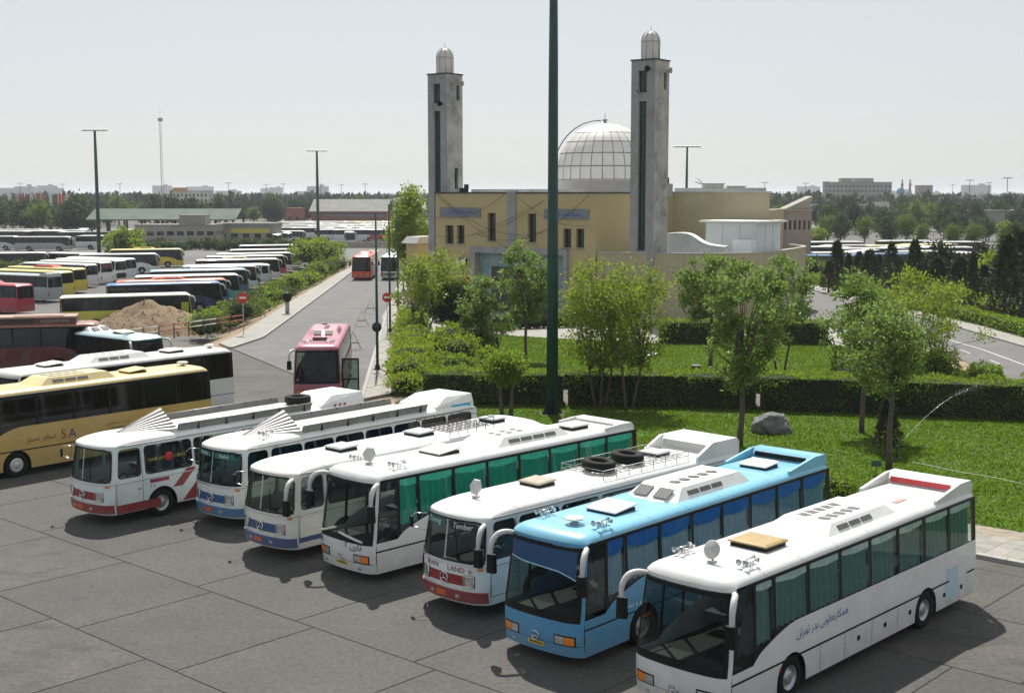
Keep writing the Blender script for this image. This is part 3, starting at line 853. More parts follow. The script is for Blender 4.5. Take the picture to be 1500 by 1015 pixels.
class Bus:
    def __init__(s, label, cat='bus', style='modern', L=12.6, tall=0.0, body=(.66, .67, .66), roof=None, lod=2, group=None, name='coach', glassm=None):
        s.root = thing(name, label, cat, group=group)
        s.style, s.L, s.W, s.lod = style, L, 1.29, lod
        s.body_m = paint(body); s.roof_m = paint(roof) if roof else s.body_m
        s.old = style == 'old'
        if s.old:
            s.z0, s.zl, s.zb, s.zt, s.zc, s.H = .40, 1.46, 1.62, 2.64, 2.76, 3.02
            s.b1, s.b2, s.rk, s.zr = .24, .24, .13, 1.5
        else:
            s.z0, s.zl, s.zb, s.zt, s.zc, s.H = .32, 1.24, 1.84 + tall * .8, 3.0 + tall, 3.08 + tall, 3.28 + tall
            s.b1, s.b2, s.rk, s.zr = .13, .17, .13, 1.1
        s.gm = s.b1 + s.b2
        s.XF = L / 2 - s.gm; s.XR = -L / 2 + .14
        s.glass = glassm or (tint_glass if lod >= 2 else dark_glass)
        s.wglass = clear_glass if lod >= 2 else dark_glass
    # surface -----------------------------------------------------------------
    def w(s, z):
        z1 = 1.45
        return s.W - (.0 if z < z1 else (.13 if s.old else .09) * (z - z1) / (s.zc - z1))
    def fx(s, z): return s.L / 2 - max(0, z - s.zr) * s.rk - (max(0, .75 - z) * .12)
    def gF(s, t): u = min(1, abs(t) / s.W); return s.b1 * u ** 2 + s.b2 * u ** 9
    def pt(s, face, u, z, d=0.0):
        if face in 'LR':
            sg = 1 if face == 'L' else -1
            k = min(1, max(0, (u - (s.XF - 1.2)) / 1.2))
            x = u + (s.fx(z) - s.L / 2) * k
            return Vector((x, sg * (s.w(z) + d), z))
        if face == 'F':
            return Vector((s.fx(z) - s.gF(u) + d, u * s.w(z) / s.W, z))
        g = .06 * (abs(u) / s.W) ** 2 + .08 * (abs(u) / s.W) ** 10
        return Vector((-s.L / 2 + g - d + max(0, z - 1.3) * .05, u * s.w(z) / s.W, z))
    def panel(s, face, polys, d=0.0, fine=True):
        bm = bmesh.new()
        for pl in polys:
            bm.faces.new([bm.verts.new((a, b, 0)) for a, b in pl])
        cu, cz = [], []
        if face in 'LR':
            cz = [1.45]; cu = [s.XF - 1.2, s.XF - .6, s.XF - .3] if s.rk else []
        elif fine:
            cu = [k * s.W for k in (-.97, -.92, -.86, -.75, -.6, -.4, -.2, 0, .2, .4, .6, .75, .86, .92, .97)]; cz = [s.zr, 1.45, .75]
        else:
            cu = [k * s.W for k in (-.9, -.6, 0, .6, .9)]; cz = [s.zr, 1.45, .75]
        for c in cu:
            bmesh.ops.bisect_plane(bm, geom=bm.verts[:] + bm.edges[:] + bm.faces[:], plane_co=(c, 0, 0), plane_no=(1, 0, 0), dist=1e-5)
        for c in cz:
            bmesh.ops.bisect_plane(bm, geom=bm.verts[:] + bm.edges[:] + bm.faces[:], plane_co=(0, c, 0), plane_no=(0, 1, 0), dist=1e-5)
        big = [f for f in bm.faces if len(f.verts) > 4]
        if big: bmesh.ops.triangulate(bm, faces=big)
        bm.verts.index_update()
        vs = [s.pt(face, v.co.x, v.co.y, d) for v in bm.verts]
        od = {'L': Vector((0, 1, 0)), 'R': Vector((0, -1, 0)), 'F': Vector((1, 0, 0)), 'B': Vector((-1, 0, 0))}[face]
        fs = []
        for f in bm.faces:
            i = [v.index for v in f.verts]
            nrm = (vs[i[1]] - vs[i[0]]).cross(vs[i[2]] - vs[i[0]])
            if len(i) == 4: nrm += (vs[i[2]] - vs[i[0]]).cross(vs[i[3]] - vs[i[0]])
            fs.append(i if nrm.dot(od) >= 0 else i[::-1])
        bm.free()
        return vs, fs
    def put(s, name, mat, face, polys, d=0.0, parent=None, fine=True, smooth=True):
        mb = MB(); mb.add(*s.panel(face, polys, d, fine), 0, smooth)
        return mb.build(name, mat, parent or s.root)
    def text(s, string, mat, face, u, z, size, d=.008, italic=0.0, sx=1.0, name='lettering', parent=None, slope=0.0):
        vs, fs = text_flat(string, italic)
        if not vs: return
        sg = -1 if face in 'L' else 1
        if face == 'B': sg = -1
        # reading direction: on the left side letters run towards the rear... seen from outside, rightwards = -x for L
        q = [s.pt(face, u + sg * x * size * sx, z + y * size + slope * x * size, d) for x, y in vs]
        od = {'L': Vector((0, 1, 0)), 'R': Vector((0, -1, 0)), 'F': Vector((1, 0, 0)), 'B': Vector((-1, 0, 0))}[face]
        ff = []
        for f in fs:
            nrm = (q[f[1]] - q[f[0]]).cross(q[f[2]] - q[f[0]])
            ff.append(f if nrm.dot(od) >= 0 else f[::-1])
        return MB().add(q, ff).build(name, mat, parent or s.root)
    # shell -------------------------------------------------------------------
    def arch(s, xc, r=.62):
        return [(xc + r * math.cos(a), max(s.z0, .5 + r * math.sin(a))) for a in [math.pi - k * math.pi / 10 for k in range(11)]]
    def lower_outline(s, wheels):
        pl = [(s.XR, s.z0)]
        for xc in sorted(wheels):
            a = s.arch(xc)
            pl += [(a[0][0], s.z0)] + a + [(a[-1][0], s.z0)]
        pl += [(s.XF, s.z0)]
        return pl
    def belt(s):
        """top edge of the lower side body from the front backwards"""
        if s.old: return [(s.XF, s.zb), (s.XR, s.zb)]
        xa, xb = s.XF - .95, s.XF - 2.75
        pts = [(s.XF, s.zl), (xa + .12, s.zl), (xa, s.zl + .1)]
        for k in range(1, 13):
            t = k / 12; e = t ** .62 * (1 - t) + t * (1 - (1 - t) ** 2)
            pts.append((xa + (xb - xa) * t, s.zl + .1 + (s.zb - s.zl - .1) * e))
        return pts + [(s.XR, s.zb)]
    def belt_z(s, x):
        b = s.belt()
        for (x1, z1), (x0, z0) in zip(b, b[1:]):
            if x0 <= x <= x1 and x1 > x0: return z0 + (z1 - z0) * (x - x0) / (x1 - x0)
        return s.zb
    def roof_pt(s, a, b, lift=0.0):
        """a across -1..1 (left +), b along 0 rear .. 1 front"""
        y = a * s.w(s.zc)
        xf = s.fx(s.zc) - s.gF(a * s.W) - .0; xr = -s.L / 2 + .06 * a * a + .08 * abs(a) ** 10 + (s.zc - 1.3) * .05
        x = xr + (xf - xr) * b
        e = max(0, 1 - abs(a) ** (7 if not s.old else 4)) ** .5
        df = (xf - x); dr = (x - xr)
        fr, rr = (1.3, .9) if s.old else (.4, .3)
        kf = max(0, min(1, df / fr)); kr = max(0, min(1, dr / rr))
        k = (1 - (1 - kf) ** 2.2) ** .6 * (1 - (1 - kr) ** 2.2) ** .6
        return Vector((x, y, s.zc + (s.H - s.zc) * e * k + lift))
    def roof_z(s, x, y):
        b = (x + s.L / 2) / s.L
        return s.roof_pt(y / s.w(s.zc), min(1, max(0, b))).z
    def build(s, wheels=None, nwin=7, curtain=None, pelmet=None, frame_m=None, rear_win=True, seats=True, wheel_cover=False, door_left=False):
        r = s.root; L = s.L
        wheels = wheels or ((-L / 2 + 3.15, L / 2 - 2.75) if not s.old else (-L / 2 + 3.0, L / 2 - 2.38))
        s.wheels = wheels
        frame_m = frame_m or (s.body_m if s.old else black_trim)
        # body: both sides, front, rear, bands above the windows
        mb = MB()
        side = s.lower_outline(wheels) + s.belt()
        for f in 'LR': mb.add(*s.panel(f, [side]), 0, True)
        W = s.W
        zf = s.zl if not s.old else 1.53
        mb.add(*s.panel('F', [[(-W, s.z0), (W, s.z0), (W, zf), (-W, zf)]], fine=s.lod >= 2), 0, True)
        mb.add(*s.panel('B', [[(-W, s.z0), (W, s.z0), (W, 1.75), (-W, 1.75)], [(-W, 1.75), (-W + .16, 1.75), (-W + .16, s.zt), (-W, s.zt)], [(W - .16, 1.75), (W, 1.75), (W, s.zt), (W - .16, s.zt)], [(-W, s.zt), (W, s.zt), (W, s.zc), (-W, s.zc)]], fine=False), 0, True)
        if s.old:
            for f in 'LR': mb.add(*s.panel(f, [[(s.XR, s.zt), (s.XF, s.zt), (s.XF, s.zc), (s.XR, s.zc)]]), 0, True)
        # A pillars beside the windscreen
        mb.add(*s.panel('F', [[(-W, zf), (-W + .07, zf), (-W + .07, s.zt), (-W, s.zt)], [(W - .07, zf), (W, zf), (W, s.zt), (W - .07, s.zt)], [(-W, s.zt), (W, s.zt), (W, s.zc), (-W, s.zc)]], fine=s.lod >= 2), 0, True)
        mb.build('body', s.body_m, r)
        if not s.old:
            mb = MB()
            for f in 'LR': mb.add(*s.panel(f, [[(s.XR, s.zt), (s.XF, s.zt), (s.XF, s.zc), (s.XR, s.zc)]]), 0, True)
            mb.build('cantrail', black_trim, r)
        # roof
        na, nb = (20, 26) if s.lod >= 2 else (10, 10)
        mb = MB()
        def rp(u, v):
            a = math.sin((u - .5) * math.pi); b = v
            b = .5 - .5 * math.cos(math.pi * v) if True else v
            return s.roof_pt(a, b)
        mb.grid(lambda u, v: rp(v, u), nb, na)
        roof = mb.build('roof', s.roof_m, r)
        s.roof_o = roof
        if s.lod >= 2: s.roof_seams()
        # gutter line
        mb = MB()
        for sg in (-1, 1):
            mb.tube([s.pt('L' if sg > 0 else 'R', x, s.zc - .01, .012) for x in (s.XR + .1, 0, s.XF - 1.2, s.XF - .6, s.XF - .1)], .022, 5)
        mb.build('gutter', black_trim if not s.old else aluminium, r)
        # pillars and panes
        panes = []
        if s.old:
            x = s.XF - .10; gaps = []
            drv = .98; xs = [(x - drv, x)]
            x -= drv + .16
            n = nwin; ww = (x - (s.XR + .25)) / n
            for k in range(n): xs.append((x - ww * (k + 1) + .09, x - ww * k))
            rr = .13
        else:
            x = s.XF - .06; xs = [(x - .78, x)]; x -= .78 + .12
            xs.append((x - .72, x)); x -= .72 + .12
            n = nwin; ww = (x - (s.XR + .12)) / n
            for k in range(n): xs.append((x - ww * (k + 1) + .11, x - ww * k))
            rr = .05
        polys = []
        xs_s = sorted(xs)
        edges = [(s.XR, xs_s[0][0])] + [(a[1], b[0]) for a, b in zip(xs_s, xs_s[1:])] + [(xs_s[-1][1], s.XF)]
        for i, (a, b) in enumerate(edges):
            zb0 = s.belt_z(max(a, s.XR)); zb1 = s.belt_z(min(b, s.XF))
            la = 0 if i == 0 else 1; lb = 0 if i == len(edges) - 1 else 1
            pl = []
            if la: pl += [(a - rr, zb0), (a - rr * .3, zb0 + rr * .3), (a, zb0 + rr), (a, s.zt - rr), (a - rr * .3, s.zt - rr * .3), (a - rr, s.zt)]
            else: pl += [(a, zb0), (a, s.zt)]
            if lb: pl += [(b + rr, s.zt), (b + rr * .3, s.zt - rr * .3), (b, s.zt - rr), (b, zb1 + rr), (b + rr * .3, zb1 + rr * .3), (b + rr, zb1)]
            else: pl += [(b, s.zt), (b, zb1)]
            polys.append(pl)
        if s.lod >= 1:
            me = None
            for f in 'LR':
                for pl in polys:
                    s.put('pillar', frame_m, f, [pl], .0 if s.old else -.004)
        else:
            mb = MB()
            for f in 'LR': mb.add(*s.panel(f, polys, 0), 0, True)
            mb.build('pillar', frame_m, r)
        bl = s.belt()
        for f in 'LR':
            for i, (a, b) in enumerate(sorted(xs, reverse=True)):
                bot = [(b, s.belt_z(b))] + [p for p in bl if a < p[0] < b and p[1] > s.belt_z(b) + .001] + [(a, s.belt_z(a))]
                pl = [(a - .03, s.zt + .01), (b + .03, s.zt + .01)] + [(p[0] + (.03 if k == 0 else -.03 if k == len(bot) - 1 else 0), p[1] - .012) for k, p in enumerate(bot)]
                pn = s.put('window', s.glass, f, [pl], -.022 if not s.old else -.03)
                if curtain and s.lod >= 2 and i >= 1 and f == 'L' and (a, b) and b - a > .3:
                    s.curtain(pn, a, b, s.belt_z(a), s.zt, curtain, pelmet)
        # windscreen
        zt = s.zt - (.02 if not s.old else -.02)
        if s.old:
            e = W - .07; c = .16
            for sg in (-1, 1):
                pl = [(sg * .03, zf + .02), (sg * (e - .10), zf + .02), (sg * e, zf + .14), (sg * e, zt - c), (sg * (e - .06), zt - .05), (sg * (e - c - .05), zt), (sg * .03, zt)]
                ws = s.put('windscreen', s.wglass, 'F', [pl], .004)
            s.put('windscreen_divider', chrome if s.lod >= 2 else black_trim, 'F', [[(-.03, zf), (.03, zf), (.03, zt + .01), (-.03, zt + .01)]], .012)
            mb = MB()
            ring = [(e - .10, zf + .02), (e, zf + .14), (e, zt - c), (e - .06, zt - .05), (e - c - .05, zt), (0, zt), (-(e - c - .05), zt), (-(e - .06), zt - .05), (-e, zt - c), (-e, zf + .14), (-(e - .1), zf + .02), (0, zf + .02)]
            pts = []
            for k in range(len(ring)):
                p, q = ring[k], ring[(k + 1) % len(ring)]
                for j in range(5): t = j / 5; pts.append(s.pt('F', p[0] + (q[0] - p[0]) * t, p[1] + (q[1] - p[1]) * t, .008))
            mb.tube(pts + [pts[0]], .028, 5, cap=False); mb.build('windscreen_seal', black_trim, r)
        else:
            e = W - .06
            pl = [(-e, zf - .06), (e, zf - .06), (e, zt), (-e, zt)]
            s.put('windscreen', s.wglass, 'F', [pl], .01)
            bw = .075
            s.put('windscreen_frame', black_trim, 'F', [[(-e, zf - .06), (e, zf - .06), (e, zf + .12), (-e, zf + .12)], [(-e, zt - .10), (e, zt - .10), (e, zt), (-e, zt)], [(-e, zf + .12), (-e + bw, zf + .12), (-e + bw, zt - .1), (-e, zt - .1)], [(e - bw, zf + .12), (e, zf + .12), (e, zt - .1), (e - bw, zt - .1)]], .014)
        if rear_win:
            s.put('rear_window', s.glass if s.lod >= 2 else dark_glass, 'B', [[(-W + .15, 1.74), (W - .15, 1.74), (W - .15, s.zt + .01), (-W + .15, s.zt + .01)]], -.01, fine=False)
        # underbody, deck, bulkhead
        mb = MB(); mb.box((0, 0, .72), (L - .7, 1.7, .68)); mb.box((0, 0, 1.1), (L - .75, 2.36, .06)); mb.build('chassis', black_trim, r)
        if s.lod >= 2:
            mb = MB(); mb.box((-L / 2 + .45, 0, (1.1 + s.zt) / 2), (.05, 2.1, s.zt - 1.1)); mb.build('bulkhead', inner_m, r)
            mb = MB(); xq = s.fx(1.3) - .75
            mb.box((xq, 0, 1.0 if s.old else .95), (.55, 2.1, .42)); mb.build('dashboard', dash_m, r)
            mb = MB(); c = Vector((xq - .42, .68, 1.45)); pts = []
            for k in range(17):
                a = 2 * math.pi * k / 16; pts.append(c + Vector((-.10 * math.sin(a), .25 * math.cos(a), .22 * math.sin(a))))
            mb.tube(pts, .022, 5, cap=False).tube([c, c + Vector((.35, 0, -.35))], .03, 5); mb.tube([c + Vector((0, -.24, 0)), c + Vector((0, .24, 0))], .02, 4); mb.build('steering_wheel', dash_m, r)
            sx = xq - .95
            inst('seat', seat_me, r, (sx, .68, .95))
            for k in range(3):
                for y in (.82, .36, -.36, -.82):
                    inst('seat', seat_me, r, (sx - 1.1 - k * .95, y, 1.12))
        for x in wheels:
            for sg in (-1, 1):
                wl = inst('wheel', tyre_me, r, (x, sg * 1.11, .51), 0 if sg > 0 else math.pi)
                inst('rim', rim_full_me if wheel_cover else rim_me, wl)
        return s
    def curtain(s, parent, a, b, zb, zt, col, pel, face='L'):
        cm = material('curtain_%d_%d_%d' % tuple(int(c * 99) for c in col), col, .9, var=.15, vscale=6, translucent=col, trans_amt=.5)
        n = max(6, int((b - a) / .062)); amp = .034
        ph = rnd.uniform(0, 6)
        sp = rnd.uniform(.0, .12) if rnd.random() < .4 else 0
        def cp(u, v):
            x = a + sp + (b - a - sp) * u; z = max(zb, s.belt_z(x)) - .02 + (zt - max(zb, s.belt_z(x)) - .02) * v
            return s.pt(face, x, z, -.085 + amp * math.sin(u * n * 1.6 + ph + .5 * math.sin(u * 9)) * (1.15 - .5 * v))
        mb = MB(); mb.grid(cp, n * 4, 3); mb.build('curtain', cm, parent)
        if pel:
            pm = material('pelmet_%d_%d_%d' % tuple(int(c * 99) for c in pel[0]), pel[0], .9, var=.15, vscale=6)
            h = pel[1]
            def pp(u, v):
                x = a + (b - a) * u; sc = h * (.72 + .28 * math.sin(u * math.pi + .4 * math.sin(ph)))
                return s.pt(face, x, zt - sc * v, -.038 + .008 * math.sin(u * n * .7 + ph))
            MB().grid(pp, n, 2).build('pelmet', pm, parent)
    # fittings ----------------------------------------------------------------
    def hatch(s, x, y=0.0, w=.95, l=.85, col=(.8, .8, .78), tilt=4, frame=True, name='roof_hatch'):
        z = s.roof_z(x, y)
        mb = MB(); mb.box((x, y, z + .03), (l * .92, w * .92, .10)); h = mb.build(name, black_trim, s.root)
        mb = MB()
        o = [(-l / 2, -w / 2), (l / 2, -w / 2), (l / 2, w / 2), (-l / 2, w / 2)]; i = [(p[0] * .86, p[1] * .86) for p in o]
        mb.prism(o, .0, .035); mb.prism(o, .0352, .065, top=i)
        c = mb.build('hatch_cover', material('hatch_%d_%d_%d' % tuple(int(k * 99) for k in col), col, .6, var=.12, vscale=3), h)
        c.location = (x, y, z + .10); c.rotation_euler = (0, R(tilt), 0)
        return h
    def horns(s, x, y, rz=0.0):
        z = s.roof_z(x, y) + .02
        mb = MB()
        for dy, ln in ((-.09, .52), (.09, .40)):
            mb.tube([(-ln, dy, .12), (-.05, dy, .12)], .016, 6); mb.lathe([(.018, -.06), (.03, -.01), (.075, .08)], (.0, dy, .12), 10, axis='X')
            mb.box((-ln, dy, .12), (.07, .07, .09)); mb.box((-ln * .5, dy, .05), (.03, .05, .12)); mb.box((-.1, dy, .05), (.03, .05, .12))
        o = mb.build('air_horn', chrome, s.root, (x, y, z), rz)
        return o
    def disc(s, x, y, style='disc', rz=0.0):
        z = s.roof_z(x, y)
        mb = MB()
        if style == 'disc':
            mb.lathe([(.001, -.05), (.10, -.05), (.20, -.01), (.215, .02), (.20, .03), (.001, .05)], (0, 0, 0), 20, axis='X')
        elif style == 'flat':
            mb.lathe([(.001, .07), (.22, .06), (.27, .03), (.25, 0), (.001, 0)], (0, 0, .1), 8, axis='Z', smooth=False)
        else:
            mb.lathe([(.001, -.03), (.21, -.03), (.25, 0), (.21, .03), (.001, .03)], (0, 0, 0), 6, axis='X', smooth=False)
        o = mb.build('roof_disc' if style != 'panel' else 'roof_sign', grey_plastic if style == 'disc' else white_p, s.root, (x, y, z + (.30 if style != 'flat' else .03)))
        o.rotation_euler = (0, R(-18) if style != 'flat' else 0, rz)
        MB().tube([(x - .02, y, z - .02), (x - .02, y, z + .14)], .03, 6).box((x, y, z + .03), (.16, .16, .05)).build('disc_mount', grey_plastic, s.root)
        return o
    def ac(s, x0, x1, w=1.75, h=.22, col=(.8, .8, .77), slots=3, style='a'):
        xc = (x0 + x1) / 2; l = abs(x1 - x0); z = s.roof_z(xc, w / 2) - .06
        h = h + s.H - z
        mb = MB()
        o = [(-l / 2, -w / 2), (l / 2 - .25, -w / 2), (l / 2, -w / 2 + .35), (l / 2, w / 2 - .35), (l / 2 - .25, w / 2), (-l / 2, w / 2)]
        i = [(-l / 2 + .35, -w / 2 + .22), (l / 2 - .75, -w / 2 + .22), (l / 2 - .62, -w / 2 + .42), (l / 2 - .62, w / 2 - .42), (l / 2 - .75, w / 2 - .22), (-l / 2 + .35, w / 2 - .22)]
        mb.prism(o, 0, .05); mb.prism([(p[0] * .985, p[1] * .985) for p in o], .05, h, top=i)
        a = mb.build('air_conditioner', material('ac_%d' % int(col[0] * 99), col, .5, var=.05, vscale=2), s.root, (xc, 0, z))
        gm = material('grille_dark', (.10, .10, .10), .7, var=.3, vscale=20)
        dz = h - .05; ang = math.atan2(dz, .22)
        for sg in (-1, 1):
            for k in range(slots):
                xx = l / 2 - 1.15 - k * .58
                mb = MB(); yy = sg * (w / 2 - .11 - .012); mb.box((xx, yy + sg * .012, .05 + dz * .5), (.5, .13, .02), rx=-sg * ang); mb.build('grille', gm, a)
        if style == 'a':
            for k in range(5):
                for sg in (-1, 1):
                    mb = MB(); mb.box((l / 2 - 1.1 - k * .36, sg * .28, h + .003), (.26, .3, .012), rz=.25 * sg); mb.build('grille', gm, a)
        elif style == 'b':
            for k in range(5):
                mb = MB(); mb.lathe([(.17, 0), (.17, .012), (.001, .014)], (l / 2 - 1.2 - k * .45, .1, h), 16); mb.build('grille', gm, a)
            for sg in (-1, 1):
                mb = MB(); c0 = Vector((l / 2 - .33, sg * .33, .085 + dz * .5))
                mb.box(c0, (.42, .46, .02), ry=math.atan2(dz, .62)); mb.build('grille', gm, a)
        else:
            for k in range(3):
                for j in (-1, 1):
                    mb = MB(); mb.box((l / 2 - 1.0 - k * .5, j * .16, h + .003), (.3, .2, .012), rz=.6); mb.build('grille', gm, a)
        return a
    def fairing(s, col_m, h=.30, l=2.1):
        """closed wedge over the tail"""
        x0 = -s.L / 2 + .2; W = s.w(s.zc) - .10; z = s.zc; H = s.H + h; mb = MB()
        lo = [(x0, -W), (x0 + l, -W), (x0 + l, W), (x0, W)]; hi = [(x0 - .02, -W + .14), (x0 + l - .75, -W + .2), (x0 + l - .75, W - .2), (x0 - .02, W - .14)]
        mb.prism(lo, z, s.H - .02, top=[(x, y * .985) for x, y in lo]); mb.prism([(x, y * .985) for x, y in lo], s.H - .018, H, top=hi)
        return mb.build('tail_fairing', col_m, s.root)
    def roof_seams(s):
        mb = MB()
        for k in range(7):
            b = .1 + .8 * k / 6
            mb.tube([s.roof_pt(math.sin(u * math.pi / 2), b, .002) for u in (-.94, -.85, -.7, -.5, -.25, 0, .25, .5, .7, .85, .94)], .007, 4)
        return mb.build('roof_seam', s.roof_m, s.root)
    def spoiler(s, col_m, slot_m=None, h=.30, l=2.2, text=None):
        x0 = -s.L / 2 + .22; W = s.w(s.zc) - .06; z = s.zc + .03
        H = s.H + h
        mb = MB()
        dp = .62 if not s.old else 1.35
        prof = [(x0, z), (x0 - .02, H - .12), (x0 + .12, H), (x0 + dp, H), (x0 + dp + .18, H - .14), (x0 + dp + .22, s.H - .1)]
        n = len(prof); vs = []
        for y in (-W + .08, W - .08): vs += [(p[0], y, p[1]) for p in prof]
        vs2 = vs
        mb.add(vs2, [(i, (i + 1) % n, n + (i + 1) % n, n + i) for i in range(n)] + [tuple(range(n)), tuple(range(2 * n - 1, n - 1, -1))])
        for sg in (-1, 1):
            pl = [(x0, z), (x0 - .02, H - .13), (x0 + .12, H + .005), (x0 + dp + .13, H + .005), (x0 + l, s.H + .03), (x0 + l, z)]
            y = sg * (W - .16) if sg > 0 else -W
            mb.extr(pl, (0, W if sg > 0 else -W + .09, 0), (1, 0, 0), (0, 0, 1), .09)
        o = mb.build('rear_spoiler', col_m, s.root)
        if slot_m:
            MB().box((x0 + dp + .225, 0, s.H + h * .48), (.05, 2 * W - .5, h * .62)).build('spoiler_slot', slot_m, o)
        return o
    def mirror(s, side, col=None):
        sg = 1 if side == 'L' else -1
        z = s.zt - .10; x = s.fx(z) - .28; y = sg * (s.w(z) + .0)
        path = [Vector((x - .05, y - sg * .1, z + .05)), Vector((x + .14, y + sg * .08, z + .10)), Vector((x + .36, y + sg * .20, z + .05)), Vector((x + .50, y + sg * .26, z - .14)), Vector((x + .54, y + sg * .27, z - .36)), Vector((x + .53, y + sg * .26, z - .48))]
        pts = []
        for i in range(len(path) - 1):
            for k in range(3):
                t = k / 3; p = [path[max(i - 1, 0)], path[i], path[i + 1], path[min(i + 2, len(path) - 1)]]
                pts.append(.5 * ((2 * p[1]) + (-p[0] + p[2]) * t + (2 * p[0] - 5 * p[1] + 4 * p[2] - p[3]) * t * t + (-p[0] + 3 * p[1] - 3 * p[2] + p[3]) * t ** 3))
        pts.append(path[-1])
        m = MB().tube(pts, [.055 + .02 * math.sin(math.pi * min(1, i / len(pts) * 1.3)) for i in range(len(pts))], 8).build('mirror_arm', material('mirror_white', (.55, .55, .53), .4), s.root)
        q = path[-1]
        mb = MB(); o = [(-.07, -.13), (.05, -.13), (.08, -.09), (.08, .09), (.05, .13), (-.07, .13)]
        mb.prism([(q.x + a, q.y + b) for a, b in o], q.z - .44, q.z + .04, top=[(q.x + a * .9, q.y + b * .9) for a, b in o])
        h = mb.build('mirror', black_trim, m)
        MB().box((q.x - .074, q.y, q.z - .2), (.006, .22, .4)).build('mirror_glass', chrome, h)
    def old_mirror(s, side):
        sg = 1 if side == 'L' else -1
        z = s.zt - .1; x = s.fx(z) - .3; y = sg * s.w(z)
        p = [(x, y, z), (x + .25, y + sg * .22, z + .02), (x + .33, y + sg * .3, z - .1)]
        m = MB().tube(p, .014, 5).tube([(x, y, z - .5), (x + .33, y + sg * .3, z - .35)], .012, 5).build('mirror_arm', chrome, s.root)
        MB().box((x + .33, y + sg * .3, z - .23), (.05, .17, .30), rz=sg * .3).build('mirror', black_trim, m)
    def wipers(s, big=False):
        zf = s.zl if not s.old else 1.53
        if big:                                                # white shrouded wiper bed
            for a, b in (((-1.02, zf + .06), (-.25, zf + .30)), ((-.05, zf + .18), (.95, zf + .03))):
                pts = [s.pt('F', a[0] + (b[0] - a[0]) * t, a[1] + (b[1] - a[1]) * t, .05) for t in (0, .25, .5, .75, 1)]
                MB().tube(pts, .04, 6).build('wiper', white_p, s.root)
        else:
            for t0 in ((-.75, .05) if not s.old else (-.65, .5)):
                a = (t0, zf + .06); b = (t0 + .62, zf + .38) if not s.old else (t0 - .1, zf + .75)
                pts = [s.pt('F', a[0] + (b[0] - a[0]) * t, a[1] + (b[1] - a[1]) * t, .035) for t in (0, .25, .5, .75, 1)]
                MB().tube(pts, .013, 5).build('wiper', black_trim, s.root)
    def emblem(s, z, m=None, r=.13):
        c = s.pt('F', 0, z, .03); mb = MB(); m = m or chrome
        pts = [(c.x, c.y + r * math.cos(2 * math.pi * k / 20), c.z + r * math.sin(2 * math.pi * k / 20)) for k in range(21)]
        mb.tube(pts, r * .12, 5, cap=False)
        for k in range(3):
            a = math.pi / 2 + 2 * math.pi * k / 3
            mb.tube([c, (c.x, c.y + r * math.cos(a), c.z + r * math.sin(a))], [r * .16, r * .04], 4)
        return mb.build('emblem', m, s.root)
    def modern_front(s, line_m=None, lamp_z=.72, plate=plate_m, stripe=True, dark_bumper=False):
        zf = s.zl; W = s.W
        for sg in (-1, 1):
            for (t0, t1, mt, nm) in ((.60, .84, lamp_glass, 'headlight'), (.85, 1.12, amber, 'indicator')):
                a, b = sorted((sg * t0, sg * t1))
                s.put(nm, mt, 'F', [[(a, lamp_z - .1), (b, lamp_z - .1), (b, lamp_z + .1), (a, lamp_z + .1)]], .014)
            a, b = sorted((sg * .57, sg * 1.15))
            s.put('lamp_surround', black_trim, 'F', [[(a, lamp_z - .13), (b, lamp_z - .13), (b, lamp_z + .13), (a, lamp_z + .13)]], .007)
            a, b = sorted((sg * .72, sg * .86))
            s.put('fog_light', lamp_glass, 'F', [[(a, .40), (b, .40), (b, .47), (a, .47)]], .01)
        s.put('number_plate', plate, 'F', [[(-.26, .46), (.26, .46), (.26, .57), (-.26, .57)]], .018)
        s.put('plate_mark', black_trim, 'F', [[(-.2 + k * .075, .485), (-.2 + k * .075 + .045, .485), (-.2 + k * .075 + .045, .545), (-.2 + k * .075, .545)] for k in range(6)], .021)
        s.put('bumper_seam', black_trim, 'F', [[(-W + .02, .60), (W - .02, .60), (W - .02, .612), (-W + .02, .612)]], .004)
        s.emblem(.70, chrome if not dark_bumper else black_trim, .115)
    def side_stripe(s, z, m, w=.05, x0=None, x1=None, face='L', d=.006):
        x0 = s.XR if x0 is None else x0; x1 = s.XF if x1 is None else x1
        o = None
        for f in face:
            o = s.put('trim_stripe', m, f, [[(x0, z), (x1, z), (x1, z + w), (x0, z + w)]], d)
        return o
    def bay_doors(s, xs, z1=1.0, face='L'):
        for f in face:
            pl = []
            for x in xs: pl.append([(x - .008, s.z0 + .02), (x + .008, s.z0 + .02), (x + .008, z1), (x - .008, z1)])
            s.put('door_seam', material('panel_gap', (.08, .08, .08), .8), f, pl, .003)
            for x in xs[:-1]:
                s.put('bay_handle', black_trim, f, [[(x - .75, .62), (x - .61, .62), (x - .61, .74), (x - .75, .74)]], .008)
